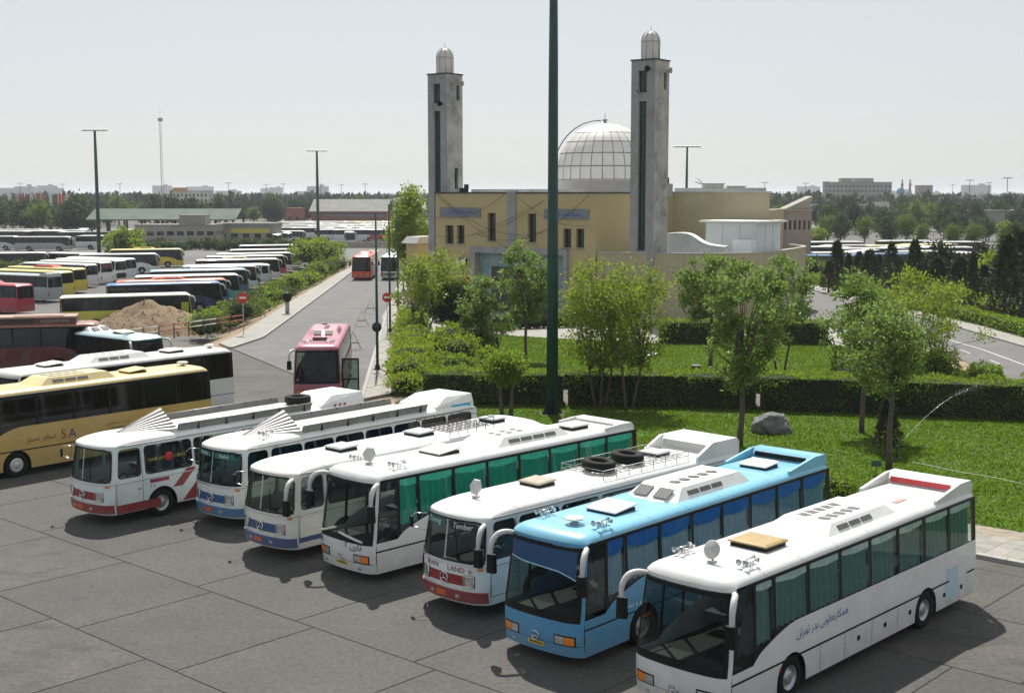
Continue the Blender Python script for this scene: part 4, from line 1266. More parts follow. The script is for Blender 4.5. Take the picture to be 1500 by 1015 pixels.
    def old_front(s, panel_m, bumper_m, plate=plate_red, lamp='rect', band_z=(.90, 1.18), bumper_z=(.46, .76)):
        W = s.W; a, b = band_z
        s.put('grille_panel', panel_m, 'F', [[(-.98, a), (.98, a), (.98, b), (-.98, b)]], .008)
        for sg in (-1, 1):
            u, v = sorted((sg * .70, sg * 1.0))
            s.put('lamp_surround', black_trim, 'F', [[(u - .02, a - .03), (v + .02, a - .03), (v + .02, b + .03), (u - .02, b + .03)]], .014)
            s.put('headlight', lamp_glass, 'F', [[(u + .03, a), (v - .03, a), (v - .03, b), (u + .03, b)]], .022)
            mb = MB(); pts = [s.pt('F', p[0], p[1], .026) for p in ((u, a - .01), (v, a - .01), (v, b + .01), (u, b + .01), (u, a - .01))]
            mb.tube(pts, .018, 5, cap=False); mb.build('headlight_rim', chrome, s.root)
            u, v = sorted((sg * 1.08, sg * 1.2))
            s.put('indicator', amber, 'F', [[(u, 1.36), (v, 1.36), (v, 1.43), (u, 1.43)]], .012)
        # bumper: proud wrap-around beam
        mb = MB(); c0, c1 = bumper_z
        vs0, fs0 = s.panel('F', [[(-W, c0), (W, c0), (W, c1), (-W, c1)]], .07)
        mb.add(vs0, fs0, 0, True)
        for zz in (c0, c1):
            row = [-1, -.97, -.92, -.86, -.75, -.6, -.4, -.2, 0, .2, .4, .6, .75, .86, .92, .97, 1]
            q = []
            for k in row: q += [s.pt('F', k * W, zz, 0), s.pt('F', k * W, zz, .07)]
            mb.add(q, [(2 * i, 2 * i + 1, 2 * i + 3, 2 * i + 2) for i in range(len(row) - 1)])
        mb.build('bumper', bumper_m, s.root)
        s.put('number_plate', plate, 'F', [[(-.3, .54), (.1, .54), (.1, .70), (-.3, .70)]], .08)
        for t in (-.55, .45): s.put('fog_light', lamp_glass, 'F', [[(t, .56), (t + .14, .56), (t + .14, .66), (t, .66)]], .08)
        s.emblem((a + b) / 2, chrome, .15)
        mb = MB(); mb.tube([s.pt('F', k * W, 1.48, .02) for k in (-1, -.95, -.86, -.6, -.3, 0, .3, .6, .86, .95, 1)], .022, 5); mb.build('waist_trim', chrome, s.root)
        for f in 'LR':
            mb = MB(); mb.tube([s.pt(f, x, 1.48, .012) for x in (s.XR, 0, s.XF - 1, s.XF)], .016, 4); mb.build('waist_trim', chrome, s.root)
    def old_door(s):
        x1 = s.XF - .04; x0 = x1 - 1.08
        gm = material('panel_gap', (.08, .08, .08), .8)
        s.put('door_seam', gm, 'L', [[(x0, .62), (x0 + .018, .62), (x0 + .018, s.zt + .04), (x0, s.zt + .04)], [(x1 - .018, .62), (x1, .62), (x1, 1.46), (x1 - .018, 1.46)], [(x0, .62), (x1, .62), (x1, .638), (x0, .638)]], .004)
        s.put('door_handle', chrome, 'L', [[(x0 + .08, 1.16), (x0 + .24, 1.16), (x0 + .24, 1.2), (x0 + .08, 1.2)]], .02)
    def place(s, fl, ang):
        """fl: ground point under the front left corner; ang: direction front->rear in degrees"""
        h = R(ang + 180); fw = Vector((math.cos(h), math.sin(h), 0)); lf = Vector((-fw.y, fw.x, 0))
        c = Vector((fl[0], fl[1], fl[2] if len(fl) > 2 else 0)) - fw * (s.L / 2 - s.gm * .8) - lf * s.W
        s.root.location = c; s.root.rotation_euler = (0, 0, h)
        return s
# ------------------------------------------------------------------ the parked row
NEARG = 'coaches parked in the front row'
red_m = paint((.25, .014, .02)); blue_m = paint((.02, .075, .21)); navy_m = paint((.02, .04, .14)); yellow_m = paint((.52, .36, .10))
ink_blue = material('ink_blue', (.02, .12, .40), .5); ink_dark = material('ink_dark', (.02, .025, .06), .5); ink_red = material('ink_red', (.30, .02, .03), .5); ink_white = material('ink_white', (.75, .8, .78), .5)

# 1 white coach nearest the camera
b = Bus('white coach with tan roof hatch and red spoiler slot, largest and closest of the row', group=NEARG).build(curtain=(.22, .42, .37), pelmet=((.62, .72, .68), .20), nwin=7)
b.modern_front(); b.mirror('L'); b.mirror('R'); b.wipers()
b.hatch(3.05, 0, 1.05, .95, (.34, .235, .09), 0); b.disc(5.0, .05, 'disc'); b.horns(4.9, .82); b.horns(5.0, -.85)
b.ac(-2.2, 1.6, style='a'); b.spoiler(b.roof_m, paint((.55, .03, .04)), .26)
b.side_stripe(.98, black_trim, .05, b.XR + 1.65, b.XF); b.side_stripe(.98, black_trim, .05, b.XR + .05, b.XR + .55)
b.bay_doors([-4.6, -3.55, -1.55, -.2, 1.15, 2.3], .98)
b.put('rear_door', material('pale_blue_panel', (.42, .58, .66), .5), 'L', [[(-5.05, .50), (-4.35, .50), (-4.35, 1.35), (-5.05, 1.35)]], .005)
b.text(persian('همکارتعاونی بدر تهران'), ink_blue, 'L', 2.2, 1.5, .27, slope=.02)
b.put('side_marker', redlens, 'L', [[(4.0, .80), (4.1, .80), (4.1, .86), (4.0, .86)]], .008)
b.put('roof_vent', redlens, 'L', [], 0) if False else None
mb = MB().box((-3.3, .35, b.roof_z(-3.3, .35) + .012), (.55, .16, .012)).build('roof_sticker', material('faded_red', (.55, .25, .22), .7), b.root)
b.place((4.66, 26.7), 46.6)

# 2 blue coach
b = Bus('sky blue coach with white hatches and white roof unit', body=(.065, .28, .50), roof=(.19, .49, .66), group=NEARG).build(curtain=(.34, .60, .80), pelmet=((.03, .20, .60), .40), nwin=7)  # roof is the body blue made lighter: sunlight put into the colour
b.modern_front(); b.mirror('L'); b.mirror('R'); b.wipers()
b.hatch(3.3, 0, 1.0, .95, (.8, .8, .8), 5); b.hatch(-4.0, 0, .95, .8, (.8, .8, .8), 4); b.disc(5.05, .2, 'flat'); b.horns(5.0, .9); b.horns(5.05, -.9)
b.ac(-2.2, 1.75, 1.7, .30, style='b'); b.spoiler(b.roof_m, black_trim, .24)
b.side_stripe(.98, black_trim, .04)
b.bay_doors([-4.6, -3.55, -1.55, -.2, 1.15, 2.3], .98)
b.put('sun_strip', material('blue_film', (.012, .06, .17), .3), 'F', [[(-1.08, 2.5), (-.6, 2.44), (0, 2.42), (.6, 2.38), (.95, 2.28), (1.1, 2.21), (1.1, 2.90), (-1.1, 2.90)]], .018)
b.put('sun_strip_edge', material('film_edge', (.35, .6, .7), .4), 'F', [[(-1.08, 2.48), (-.6, 2.42), (0, 2.4), (.6, 2.36), (.95, 2.26), (1.1, 2.19), (1.1, 2.22), (.95, 2.29), (.6, 2.39), (0, 2.43), (-.6, 2.45), (-1.08, 2.51)]], .021)
b.text(persian('سیر و سفر'), ink_white, 'L', 3.9, 1.2, .2)
b.put('side_marker', amber, 'L', [[(3.3, .75), (3.6, .75), (3.6, .84), (3.3, .84)]], .008)
b.place((1.70, 30.25), 48.0)

# 3 old red and white bus with tyres on its roof
b = Bus('old white bus with red front band, IRAN LAND lettering and tyres on its roof', style='old', body=(.70, .76, .76), roof=(.82, .82, .80), group=NEARG).build(nwin=6)
b.old_front(red_m, red_m); b.old_mirror('R'); b.mirror('L'); b.wipers(); b.old_door()
b.hatch(2.6, 0, .85, .75, (.32, .28, .21), 3); b.disc(5.0, -.1, 'panel')
b.text('IRAN', ink_red, 'F', -.52, 1.345, .2, .014, sx=1.15); b.text('LAND', ink_red, 'F', .42, 1.33, .2, .014, sx=1.15)
st = b.emblem(1.33, ink_red, .06); st.location = (-.10, .92, 0); st.scale = (1, 1, 1)
strip_m = material('banner_green', (.01, .13, .12), .4)
b.put('windscreen_banner', strip_m, 'F', [[(-1.1, 2.40), (-.12, 2.40), (-.12, 2.61), (-1.02, 2.61)]], .012)
b.put('windscreen_banner', material('banner_black', (.012, .02, .02), .4), 'F', [[(.12, 2.40), (1.1, 2.40), (1.02, 2.61), (.12, 2.61)]], .012)
b.text('Touring', ink_white, 'F', -.6, 2.51, .2, .02, italic=.25); b.text('Tember', ink_white, 'F', .6, 2.51, .22, .02, italic=.25)
sp = b.spoiler(b.roof_m, material('spoiler_grey', (.45, .45, .44), .7), .38, 2.3)
b.text('TUPI', material('ink_gold', (.30, .25, .12), .5), 'L', -5.2, 3.12, .30, -.05, italic=.2)
# roof rack of thin rods
def rod_rack(b, x0, x1, w, h=.16, nx=14, ny=7, m=None, z=None):
    zz = (b.H if z is None else z) + .05
    mb = MB()
    for i in range(nx + 1):
        x = x0 + (x1 - x0) * i / nx; mb.tube([(x, -w / 2, zz), (x, w / 2, zz)], .012, 4)
        if i % 2 == 0:
            for sg in (-1, 1): mb.tube([(x, sg * w / 2, zz - .12), (x, sg * w / 2, zz + h)], .014, 4)
    for j in range(ny + 1):
        y = -w / 2 + w * j / ny; mb.tube([(x0, y, zz + .01), (x1, y, zz + .01)], .012, 4)
    for z2 in (zz + h,):
        mb.tube([(x0, -w / 2, z2), (x1, -w / 2, z2), (x1, w / 2, z2), (x0, w / 2, z2), (x0, -w / 2, z2)], .016, 4)
    return mb.build('roof_rack', m or aluminium, b.root), zz
rk, zz = rod_rack(b, -3.6, .6, 1.7)
b.hatch(-3.2, -.2, .8, .7, (.40, .43, .44), 0)
b.place((-.66, 34.05), 45.6)
bpy.context.view_layer.update()
big_tyre = MB().lathe([(.27, -.1), (.30, -.14), (.46, -.15), (.52, -.11), (.53, 0), (.52, .11), (.46, .15), (.30, .14), (.27, .1), (.27, -.1)], seg=32).mesh('spare_tyre', black_rubber)
for (x, y, lab) in ((-.05, .1, 'black spare tyre lying at the front of the roof rack on the red banded bus'), (-1.55, .0, 'black spare tyre lying behind the other one on the roof rack')):
    p = b.root.matrix_world @ Vector((x, y, zz + .16))
    o = inst('spare_tyre', big_tyre, None, p, .3); o.rotation_euler = (R(3), R(4), .4); tag(o, lab, 'tyre', 'spare tyres on the bus roof rack')

# 4 white coach with green curtains
b = Bus('white coach with bright green curtains and white wiper shroud', group=NEARG).build(curtain=(.05, .62, .44), pelmet=((.10, .68, .52), .24), nwin=7)
b.modern_front(lamp_z=.74); b.mirror('L'); b.mirror('R'); b.wipers(True)
b.hatch(2.3, 0, 1.05, .95, (.8, .8, .78), 6); b.hatch(-3.9, .2, .7, .9, (.5, .5, .48), 0); b.disc(5.0, -.2, 'panel', .3); b.horns(4.9, .8); b.horns(5.0, -.95)
b.ac(-3.0, .8, 1.75, .26, style='c', slots=4); b.spoiler(b.roof_m, material('slot_grey', (.3, .3, .3), .7), .07, 1.5)
b.side_stripe(.96, black_trim, .05)
b.bay_doors([-4.6, -3.55, -1.55, -.2, 1.15, 2.3], .96)
b.text(persian('تارن ۲'), ink_dark, 'F', .55, 1.08, .30, .015); b.text(persian('فرید'), ink_dark, 'L', 2.9, 1.48, .5, slope=.02)
b.put('side_marker', redlens, 'L', [[(3.9, .78), (4.02, .78), (4.02, .84), (3.9, .84)]], .008)
b.put('corner_mark', redlens, 'F', [[(-1.2, 1.04), (-1.0, 1.04), (-1.03, 1.14), (-1.1, 1.2), (-1.17, 1.14)]], .014)
b.put('corner_mark', blue_m, 'F', [[(-1.2, .97), (-.98, .97), (-1.0, 1.03), (-1.2, 1.03)]], .014)
b.place((-4.05, 37.2), 45.4)

# 5 old white bus with blue bands
b = Bus('old white bus with blue skirt band, two grey hatches and black rear rack', style='old', body=(.74, .74, .68), roof=(.82, .82, .80), group=NEARG).build(nwin=6)
b.old_front(blue_m, paint((.03, .085, .24)), plate=plate_red); b.old_mirror('R'); b.mirror('L'); b.wipers(); b.old_door()
b.put('skirt_band', blue_m, 'L', [[(b.XF - 1.25, .60), (b.XF, .60), (b.XF, .76), (b.XF - 1.25, .76)]], .006)
b.hatch(3.0, .1, .85, .8, (.36, .40, .41), 2); b.hatch(-.6, .1, .85, .8, (.36, .40, .41), 2); b.hatch(-4.3, .2, .8, .7, (.36, .40, .41), 0)
rod_rack(b, -3.7, -1.4, 1.7, .28, 10, 8, dark_metal)
b.text('DAEWOO', ink_dark, 'F', -.55, 1.20, .085, .014)if False else None
b.place((-6.75, 39.6), 48.2)

# roof trough of ribbed sheet with a fan shaped wind deflector
def trough(b, x0, x1, h=.28, w=2.05, posts=5):
    z = b.H - .10
    t = None
    for sg in (-1, 1):
        mb = MB(); n = 9
        prof = []
        for k in range(n * 2 + 1):
            prof.append((sg * (w / 2 + (.018 if k % 2 else 0) + .10 * (k / (2 * n) - .5)), z + h * k / (2 * n)))
        vs = [(x, p[0], p[1]) for x in (x0, x1) for p in prof]; m = len(prof)
        mb.add(vs, [(i, i + 1, m + i + 1, m + i) for i in range(m - 1)])
        vs = [(x, p[0] - sg * .05, p[1]) for x in (x0, x1) for p in prof]
        mb.add(vs, [(i, i + 1, m + i + 1, m + i) for i in range(m - 1)])
        mb.tube([(x0, sg * (w / 2 + .06), z + h), (x1, sg * (w / 2 + .06), z + h)], .03, 5)
        o = mb.build('luggage_rail', aluminium, b.root)
        for k in range(posts):
            x = x0 + (x1 - x0) * (k + .3) / posts
            MB().box((x, sg * (w / 2 + .02), z + h * .55), (.05, .06, h * 1.05)).build('rail_post', dark_metal, o)
    MB().box(((x0 + x1) / 2, 0, z + .06), (abs(x1 - x0), w - .1, .04)).build('luggage_deck', material('deck_sheet', (.35, .34, .30), .6, metal=.3, var=.2, vscale=2), b.root)
    # deflector: bow of ribs running from one low nose up to the front of the trough
    nose = Vector((x1 + 1.9, 0, z + .10)); mb = MB(); N = 7
    edge = []
    for k in range(-N, N + 1):
        u = k / N; edge.append(Vector((x1 + .02, u * (w / 2 + .07), z + h * .2 + (h + .42) * (1 - abs(u)))))
    dm = [material('rib_pale', (.60, .60, .58), .5), material('fan_rib_dark', (.16, .16, .16), .6)]
    for a, c in zip(edge, edge[1:]):
        f = a.lerp(c, .62) + Vector((.0, 0, .03)); q = nose.lerp(f, .12)
        mb.add([nose, a, f], [(0, 1, 2)], 0); mb.add([nose, f, c], [(0, 1, 2)], 1)
    mb.add([edge[0], edge[N], edge[-1]], [(0, 1, 2)], 1)
    mb.tube([nose, edge[N]], .02, 4); mb.tube([nose, edge[0]], .02, 4); mb.tube([nose, edge[-1]], .02, 4)
    mb.build('wind_deflector', dm, b.root)

# 6 old blue fronted bus with roof trough
b = Bus('old white bus with blue front panel and teal windows under a ribbed roof trough', style='old', body=(.72, .75, .74), roof=(.82, .82, .80), group=NEARG, glassm=glass('teal_glass', (.10, .30, .38))).build(nwin=7, curtain=(.05, .22, .45))
b.old_front(paint((.02, .10, .27)), paint((.05, .17, .38)), plate=plate_red); b.old_mirror('R'); b.wipers(); b.horns(4.6, .75, .2)
b.put('windscreen_banner', strip_m, 'F', [[(-1.1, 2.44), (-.12, 2.44), (-.12, 2.61), (-1.02, 2.61)]], .012); b.put('windscreen_banner', strip_m, 'F', [[(.12, 2.42), (1.1, 2.42), (1.02, 2.61), (.12, 2.61)]], .012)
b.text('CAMBRIL', ink_white, 'F', -.6, 2.53, .15, .02); b.text('Volvo', ink_white, 'F', .6, 2.52, .2, .02, italic=.3)
b.text('110', ink_red, 'L', 4.35, 2.70, .14, .01)
trough(b, -3.4, 3.0)
sp = b.fairing(b.roof_m, .30, 2.2)
b.put('fairing_mark', paint((.05, .42, .65)), 'L', [[(-5.9, 2.78), (-4.9, 2.78), (-4.75, 2.98), (-5.9, 2.98)]], -.08, parent=sp)
b.place((-9.2, 43.5), 49.6)

# 7 old white bus with red diagonal stripes
b = Bus('old white bus with red diagonal side stripes under a ribbed roof trough', style='old', body=(.68, .76, .76), roof=(.82, .82, .80), group=NEARG).build(nwin=5)
b.old_front(red_m, red_m); b.old_mirror('R'); b.wipers(); b.old_door()
x = b.XF
b.put('skirt', red_m, 'L', [[(x - 1.82, .41), (x, .41), (x, .72), (x - 1.82, .72)]], .006)
def diag(b, xa, wd, mt, za=.45, zb=1.28, lean=1.25):
    pl = [(xa - wd, za), (xa, za), (xa - lean * (zb - za), zb), (xa - lean * (zb - za) - wd, zb)]
    b.put('diagonal_stripe', mt, 'L', [pl], .006)
diag(b, x - 2.35, .42, red_m, 1.0, 1.6, 1.0); diag(b, x - 2.75, .55, red_m, .44, 1.6, 1.0); diag(b, x - 3.7, .9, red_m, .44, 1.25, 1.0)
b.put('name_strip', paint((.30, .02, .05)), 'L', [[(x - 2.2, 1.3), (x - 1.4, 1.3), (x - 1.4, 1.43), (x - 2.2, 1.43)]], .006)
b.text('T 4', ink_dark, 'L', x - 1.5, 1.18, .17)
b.text('MARYAM', material('ink_yellow', (.45, .34, .03), .5), 'L', x - 1.75, 2.12, .16, -.02); b.text('COKSET', material('ink_yellow', (.45, .34, .03), .5), 'L', x - 2.8, 2.12, .16, -.02)
MB().lathe([(.17, 0), (.16, .012), (.001, .014)], (x - 2.27, b.w(2.12) - .018, 2.14), 18, axis='Y').build('side_badge', material('badge_red', (.5, .03, .02), .5), b.root)
trough(b, -3.3, 3.0)
sp = b.fairing(b.roof_m, .32, 2.3)
for k in range(3): b.put('fairing_mark', red_m, 'L', [[(-4.5 - k * .26, 2.80), (-4.38 - k * .26, 2.80), (-4.5 - k * .26, 3.0), (-4.62 - k * .26, 3.0)]], -.08, parent=sp)
b.place((-13.8, 43.95), 49.4)
bpy.context.view_layer.update()
o = inst('spare_tyre', big_tyre, None, b.root.matrix_world @ Vector((-3.55, -.1, b.H + .18)), .2)
tag(o, 'spare tyre lying between the roof trough and the tail fairing of the red striped bus', 'tyre', 'spare tyres on the bus roof rack')
b_red = b

brown_glass = material('brown_bus_glass', (.008, .006, .004), .06, spec=.3, var=.5, vscale=.5)
# 8 yellow coach
b = Bus('mustard yellow coach with dark glazing and SA lettering beside the red striped bus', tall=.28, body=(.52, .35, .10), roof=(.66, .52, .24), group=NEARG, glassm=brown_glass).build(nwin=6, wheel_cover=True)
b.modern_front(); b.mirror('L')
b.hatch(-2.8, .1, .9, .95, (.66, .52, .24), 5); b.ac(-1.5, 2.4, 1.7, .28, col=(.68, .55, .28), style='a', slots=3); b.disc(-5.55, 0, 'flat')
b.side_stripe(1.08, black_trim, .05); b.bay_doors([-3.9, -1.9, -.4, 1.1], 1.08)
b.text('S', ink_red, 'L', 1.42, 1.52, .55, .01); b.text('A', material('ink_navy', (.02, .03, .22), .5), 'L', 1.02, 1.5, .55, .01); b.text(persian('سفر سبز'), ink_red, 'L', 2.45, 1.48, .38, .01)
b.text('TOURING', ink_dark, 'L', -1.2, 1.42, .17, .01); b.text(persian('شرکت مسافربری'), ink_red, 'L', -1.2, 1.64, .17, .01)
h = Vector((math.cos(R(49.5)), math.sin(R(49.5)), 0))
b.place(tuple((Vector((-20.1, 51.8, 0)) - h * 2.5)[:2]), 50.2)

# 9 white coach behind it
b = Bus('long white coach with long roof unit behind the yellow coach', tall=.25, group=NEARG, glassm=brown_glass).build(nwin=6)
b.modern_front(); b.ac(-1.5, 2.3, 1.7, .26, style='a', slots=3); b.hatch(-3.2, .1, .9, .95, (.7, .7, .66), 2); b.hatch(3.6, .1, .9, 1.0, (.7, .7, .62), 4); b.disc(-5.5, .2, 'flat')
b.put('tail_light', redlens, 'B', [[(-1.2, .9), (-1.05, .9), (-1.05, 1.4), (-1.2, 1.4)], [(1.05, .9), (1.2, .9), (1.2, 1.4), (1.05, 1.4)]], .01, fine=False)
b.side_stripe(1.2, ink_dark, .03, b.XR, b.XR + 2.2)
rear = Vector((-14.75, 66.2, 0)); h = Vector((math.cos(R(51)), math.sin(R(51)), 0))
b.place(tuple((rear - h * 11.7)[:2]), 51)

# dark red old coach and teal coach further left, on the far side of the white one
dk = (.10, .012, .012)
b = Bus('dark red coach with orange roof edge and a long rooftop name box', body=dk, roof=(.30, .12, .075), group='coaches by the fence', glassm=glass('brown_glass2', (.12, .12, .11), 1.1)).build(nwin=6, rear_win=False)
nb = MB().box((3.4, 0, b.H + .16), (2.6, 2.0, .36)).build('name_box', paint((.09, .04, .04)), b.root)
MB().box((1.9, 0, b.H + .40), (5.6, 2.1, .10)).box((2.4, 0, b.H + .46), (3.0, 1.4, .06)).build('name_box_lid', paint((.42, .24, .18)), nb)
vs, fs_ = text_flat('HOUSIPEYMA'); MB().add([(3.4 + x * .30 * .95, -1.008, b.H + .16 + y * .30) for x, y in vs], fs_).build('lettering', material('ink_tan', (.40, .30, .22), .6), nb)
MB().box((-1.5, 0, b.H + .12), (7.0, 2.0, .3)).build('roof_box', paint((.05, .03, .03)), b.root)
p = at(136, 507, 1.8); hd = R(14); fw = Vector((math.cos(hd), math.sin(hd), 0)); lf = Vector((-fw.y, fw.x, 0))
b.root.location = Vector((p.x, p.y, 0)) - fw * (6.0 - .35) + lf * 1.25; b.root.rotation_euler = (0, 0, hd)
b = Bus('teal and blue coach with its windscreen facing the earth heap', body=(.03, .22, .20), roof=(.45, .62, .66), group='coaches by the fence', lod=1).build(nwin=6)
b.put('front_paint', paint((.05, .16, .32)), 'F', [[(-1.24, .34), (1.24, .34), (1.24, .98), (-1.24, .98)]], .004)
b.hatch(3.5, 0, 1.0, 1.0, (.75, .70, .5), 4); b.ac(-2.5, 1.4, 1.7, .26, col=(.6, .68, .72), style='b'); b.horns(5.0, -.8); b.mirror('L'); b.mirror('R')
b.root.location = at(150, 478, 3.2) * 1.0; b.root.location = (b.root.location.x - 1.4, b.root.location.y + 2.0, -.5); b.root.rotation_euler = (0, 0, R(-38))

# coaches on the road
def open_door(b, side=1):
    x = b.XF - .45; y = b.W + .02
    mb = MB(); w, h0, h1 = .95, .5, 2.5
    for (u0, u1, z0, z1) in ((0, .08, h0, h1), (w - .08, w, h0, h1), (.08, w - .08, h0, h0 + .1), (.08, w - .08, h1 - .1, h1), (.08, w - .08, 1.3, 1.38)):
        mb.box((x, y + (u0 + u1) / 2, (z0 + z1) / 2), (.05, u1 - u0, z1 - z0))
    d = mb.build('open_door', black_trim, b.root)
    MB().box((x, y + w / 2, (h0 + h1) / 2), (.015, w - .14, h1 - h0 - .1)).build('door_glass', clear_glass, d)
b = Bus('pink coach driving up the road with its front door swung open', body=(.34, .10, .15), roof=(.42, .14, .20), group='coaches on the road').build(nwin=7, curtain=(.45, .40, .34))
b.modern_front(); b.mirror('R'); b.hatch(3.6, 0, .85, .16, (.03, .02, .03), 0); b.ac(-2.6, 1.2, 1.9, .28, col=(.46, .18, .24), style='b'); b.horns(5.2, .8, 1.2); b.horns(5.2, -.8, -1.2); open_door(b)
b.hatch(-4.6, -.3, .3, .6, (.05, .02, .03), 0)
b.place((-9.35, 70.2), 94.2)
b = Bus('orange red coach coming down the road by the clipped bank', body=(.60, .045, .02), roof=(.66, .08, .05), lod=1, group='coaches on the road').build(nwin=7)
b.modern_front(); b.mirror('L'); b.mirror('R'); b.ac(-2.5, 1.5, 1.7, .26, col=(.66, .08, .05), style='a')
b.place((-18.7, 172.2), 91.5)
b = Bus('white coach with dark green front beside the flag poles', body=(.55, .62, .58), roof=(.75, .8, .78), lod=1, group='coaches on the road').build(nwin=7)
b.modern_front(); b.mirror('L'); b.mirror('R'); b.put('front_paint', paint((.03, .10, .09)), 'F', [[(-1.24, .62), (1.24, .62), (1.24, .98), (-1.24, .98)]], .004)
b.place((-14.9, 172.4), 91.0)

# ------------------------------------------------------------------ lower bus lot
LOTG = 'coaches parked in the lower bus lot'
def lot_bus(px, py, hd, corner, label, body, roof=None, style='modern', ac=None, L=12.4, nwin=6, tall=0.0, mir=True, lod=1, extra=None, zz=LOT_Z):
    """corner: which bottom corner (front/rear, near side) stands at the surveyed ground point"""
    b = Bus(label, style=style, body=body, roof=roof, lod=lod, group=LOTG, L=L, tall=tall).build(nwin=nwin)
    if style == 'modern':
        b.modern_front()
    else:
        b.old_front(b.body_m, dark_metal)
    if ac: b.ac(-2.3, 1.6, 1.7, .24, col=ac, style='a')
    if mir and style == 'modern': b.mirror('L'); b.mirror('R')
    b.put('tail_light', redlens, 'B', [[(-1.2, .8), (-1.05, .8), (-1.05, 1.2), (-1.2, 1.2)], [(1.05, .8), (1.2, .8), (1.2, 1.2), (1.05, 1.2)]], .01, fine=False)
    p = at(px, py, zz + .3); h = R(hd); fw = Vector((math.cos(h), math.sin(h), 0)); lf = Vector((-fw.y, fw.x, 0))
    near = -1 if lf.y > 0 else 1                              # which side faces the camera
    e = 1 if corner == 'front' else -1
    b.root.location = Vector((p.x, p.y, zz)) - fw * e * (L / 2 - .2) - lf * near * 1.25
    b.root.rotation_euler = (0, 0, h)
    if extra: extra(b)
    return b
cream = (.74, .74, .70); wht = (.68, .68, .66)
# right hand column: noses towards the road
def yg(b):
    b.put('rear_paint', paint((.55, .55, .10)), 'B', [[(-1.2, .4), (1.2, .4), (1.2, 1.7), (-1.2, 1.7)]], .004, fine=False)
    MB().box((5.2, -1.75, 1.45), (.7, .06, 2.0)).build('open_door', paint((.30, .34, .06)), b.root)
lot_bus(283, 474, 22, 'front', 'lime yellow coach half hidden by the earth heap', (.55, .53, .08), (.80, .80, .62), extra=yg)
lot_bus(327, 452, 23, 'front', 'dark blue coach beside the lime yellow one, blue roof', (.015, .02, .10), (.07, .18, .42))
lot_bus(335, 446, 23, 'front', 'coach with bright orange red roof in the bus lot', (.05, .10, .30), (.72, .18, .08), ac=(.72, .18, .08))
lot_bus(353, 437, 23, 'front', 'white roofed coach with teal nose past the orange roofed one', (.10, .32, .34), (.78, .80, .76))
lot_bus(364, 427, 23, 'front', 'coach with pale blue roof and navy nose', (.04, .10, .20), (.40, .62, .70))
lot_bus(378, 421, 23, 'front', 'small white and teal bus beside the pale blue roofed coach', (.60, .72, .72), wht, L=9.0, nwin=5)
lot_bus(398, 414, 23, 'front', 'old grey white bus with a blunt nose in the bus lot column', (.50, .56, .58), (.62, .70, .72), style='old')
lot_bus(411, 407.5, 23, 'front', 'white coach between the blunt old bus and the red nosed one', wht, wht, ac=wht)
lot_bus(419, 401, 23, 'front', 'coach with a red nose and white roof in the bus lot column', (.45, .04, .04), wht)
lot_bus(429, 396, 23, 'front', 'white coach with orange roof edge past the red nosed one', (.62, .64, .62), (.72, .66, .6))
lot_bus(441, 389, 22, 'front', 'white coach with dark glazing next to the bushes at the lot end', wht, wht)
lot_bus(447, 381, 22, 'front', 'farthest dark red and white coach of the lot column', (.30, .05, .06), (.7, .7, .68))
# left hand column: tails towards the aisle
lot_bus(24, 458, 154, 'rear', 'red coach at the picture edge of the lower lot', (.38, .03, .05), (.42, .06, .07), ac=(.42, .06, .07))
lot_bus(69, 440, 154, 'rear', 'grey green coach with broad rear window beside the red one', (.32, .38, .38), (.45, .52, .50), extra=lambda b: b.spoiler(b.roof_m, None, .22, 1.2))
lot_bus(87, 433, 154, 'rear', 'yellow coach next to the grey green one', (.60, .52, .08), (.68, .62, .22))
lot_bus(107, 427, 154, 'rear', 'yellow coach with dark lettered rear window', (.60, .50, .06), (.66, .58, .18), ac=(.66, .58, .18))
lot_bus(125, 419, 154, 'rear', 'white coach with red flash beside the yellow coaches', (.62, .62, .64), (.70, .70, .68), extra=lambda b: b.put('flash', paint((.35, .04, .10)), 'L', [[(-5.6, .6), (-4.8, .6), (-4.2, 1.7), (-4.9, 1.7)]], .006))
lot_bus(147, 414.5, 154, 'rear', 'white coach with dark red rear window banner', (.70, .70, .70), (.72, .72, .70), extra=lambda b: b.put('banner', paint((.16, .02, .04)), 'B', [[(-1.1, 2.3), (1.1, 2.3), (1.1, 2.75), (-1.1, 2.75)]], .006, fine=False))
lot_bus(168, 411, 154, 'rear', 'white coach with its black engine bay open', (.70, .72, .70), (.74, .74, .72), extra=lambda b: b.put('engine_bay', black_trim, 'B', [[(-.95, .6), (.95, .6), (.95, 1.35), (-.95, 1.35)]], .006, fine=False))
lot_bus(183, 408, 154, 'rear', 'pale blue white coach standing beside the red lettered one', (.52, .62, .66), (.7, .74, .74))
def redtext(b): b.text('TALASH', ink_red, 'R', 1.6, 1.35, .36, .01, sx=1.5)
lot_bus(232, 398, 18, 'front', 'white coach with red side lettering and a visible front wheel', (.68, .70, .70), wht, extra=redtext)
lot_bus(268, 389, 18, 'front', 'yellow fronted coach with dark glazing behind the red lettered coach', (.60, .48, .05), (.72, .62, .2), ac=(.75, .6, .1))
lot_bus(70, 397, 18, 'front', 'white coach with dark glass and blue marks by the median shrubs', (.62, .62, .68), wht, tall=.1)
lot_bus(150, 399, 154, 'rear', 'white roofed coach behind the engine bay coach', (.62, .62, .6), (.75, .75, .72))
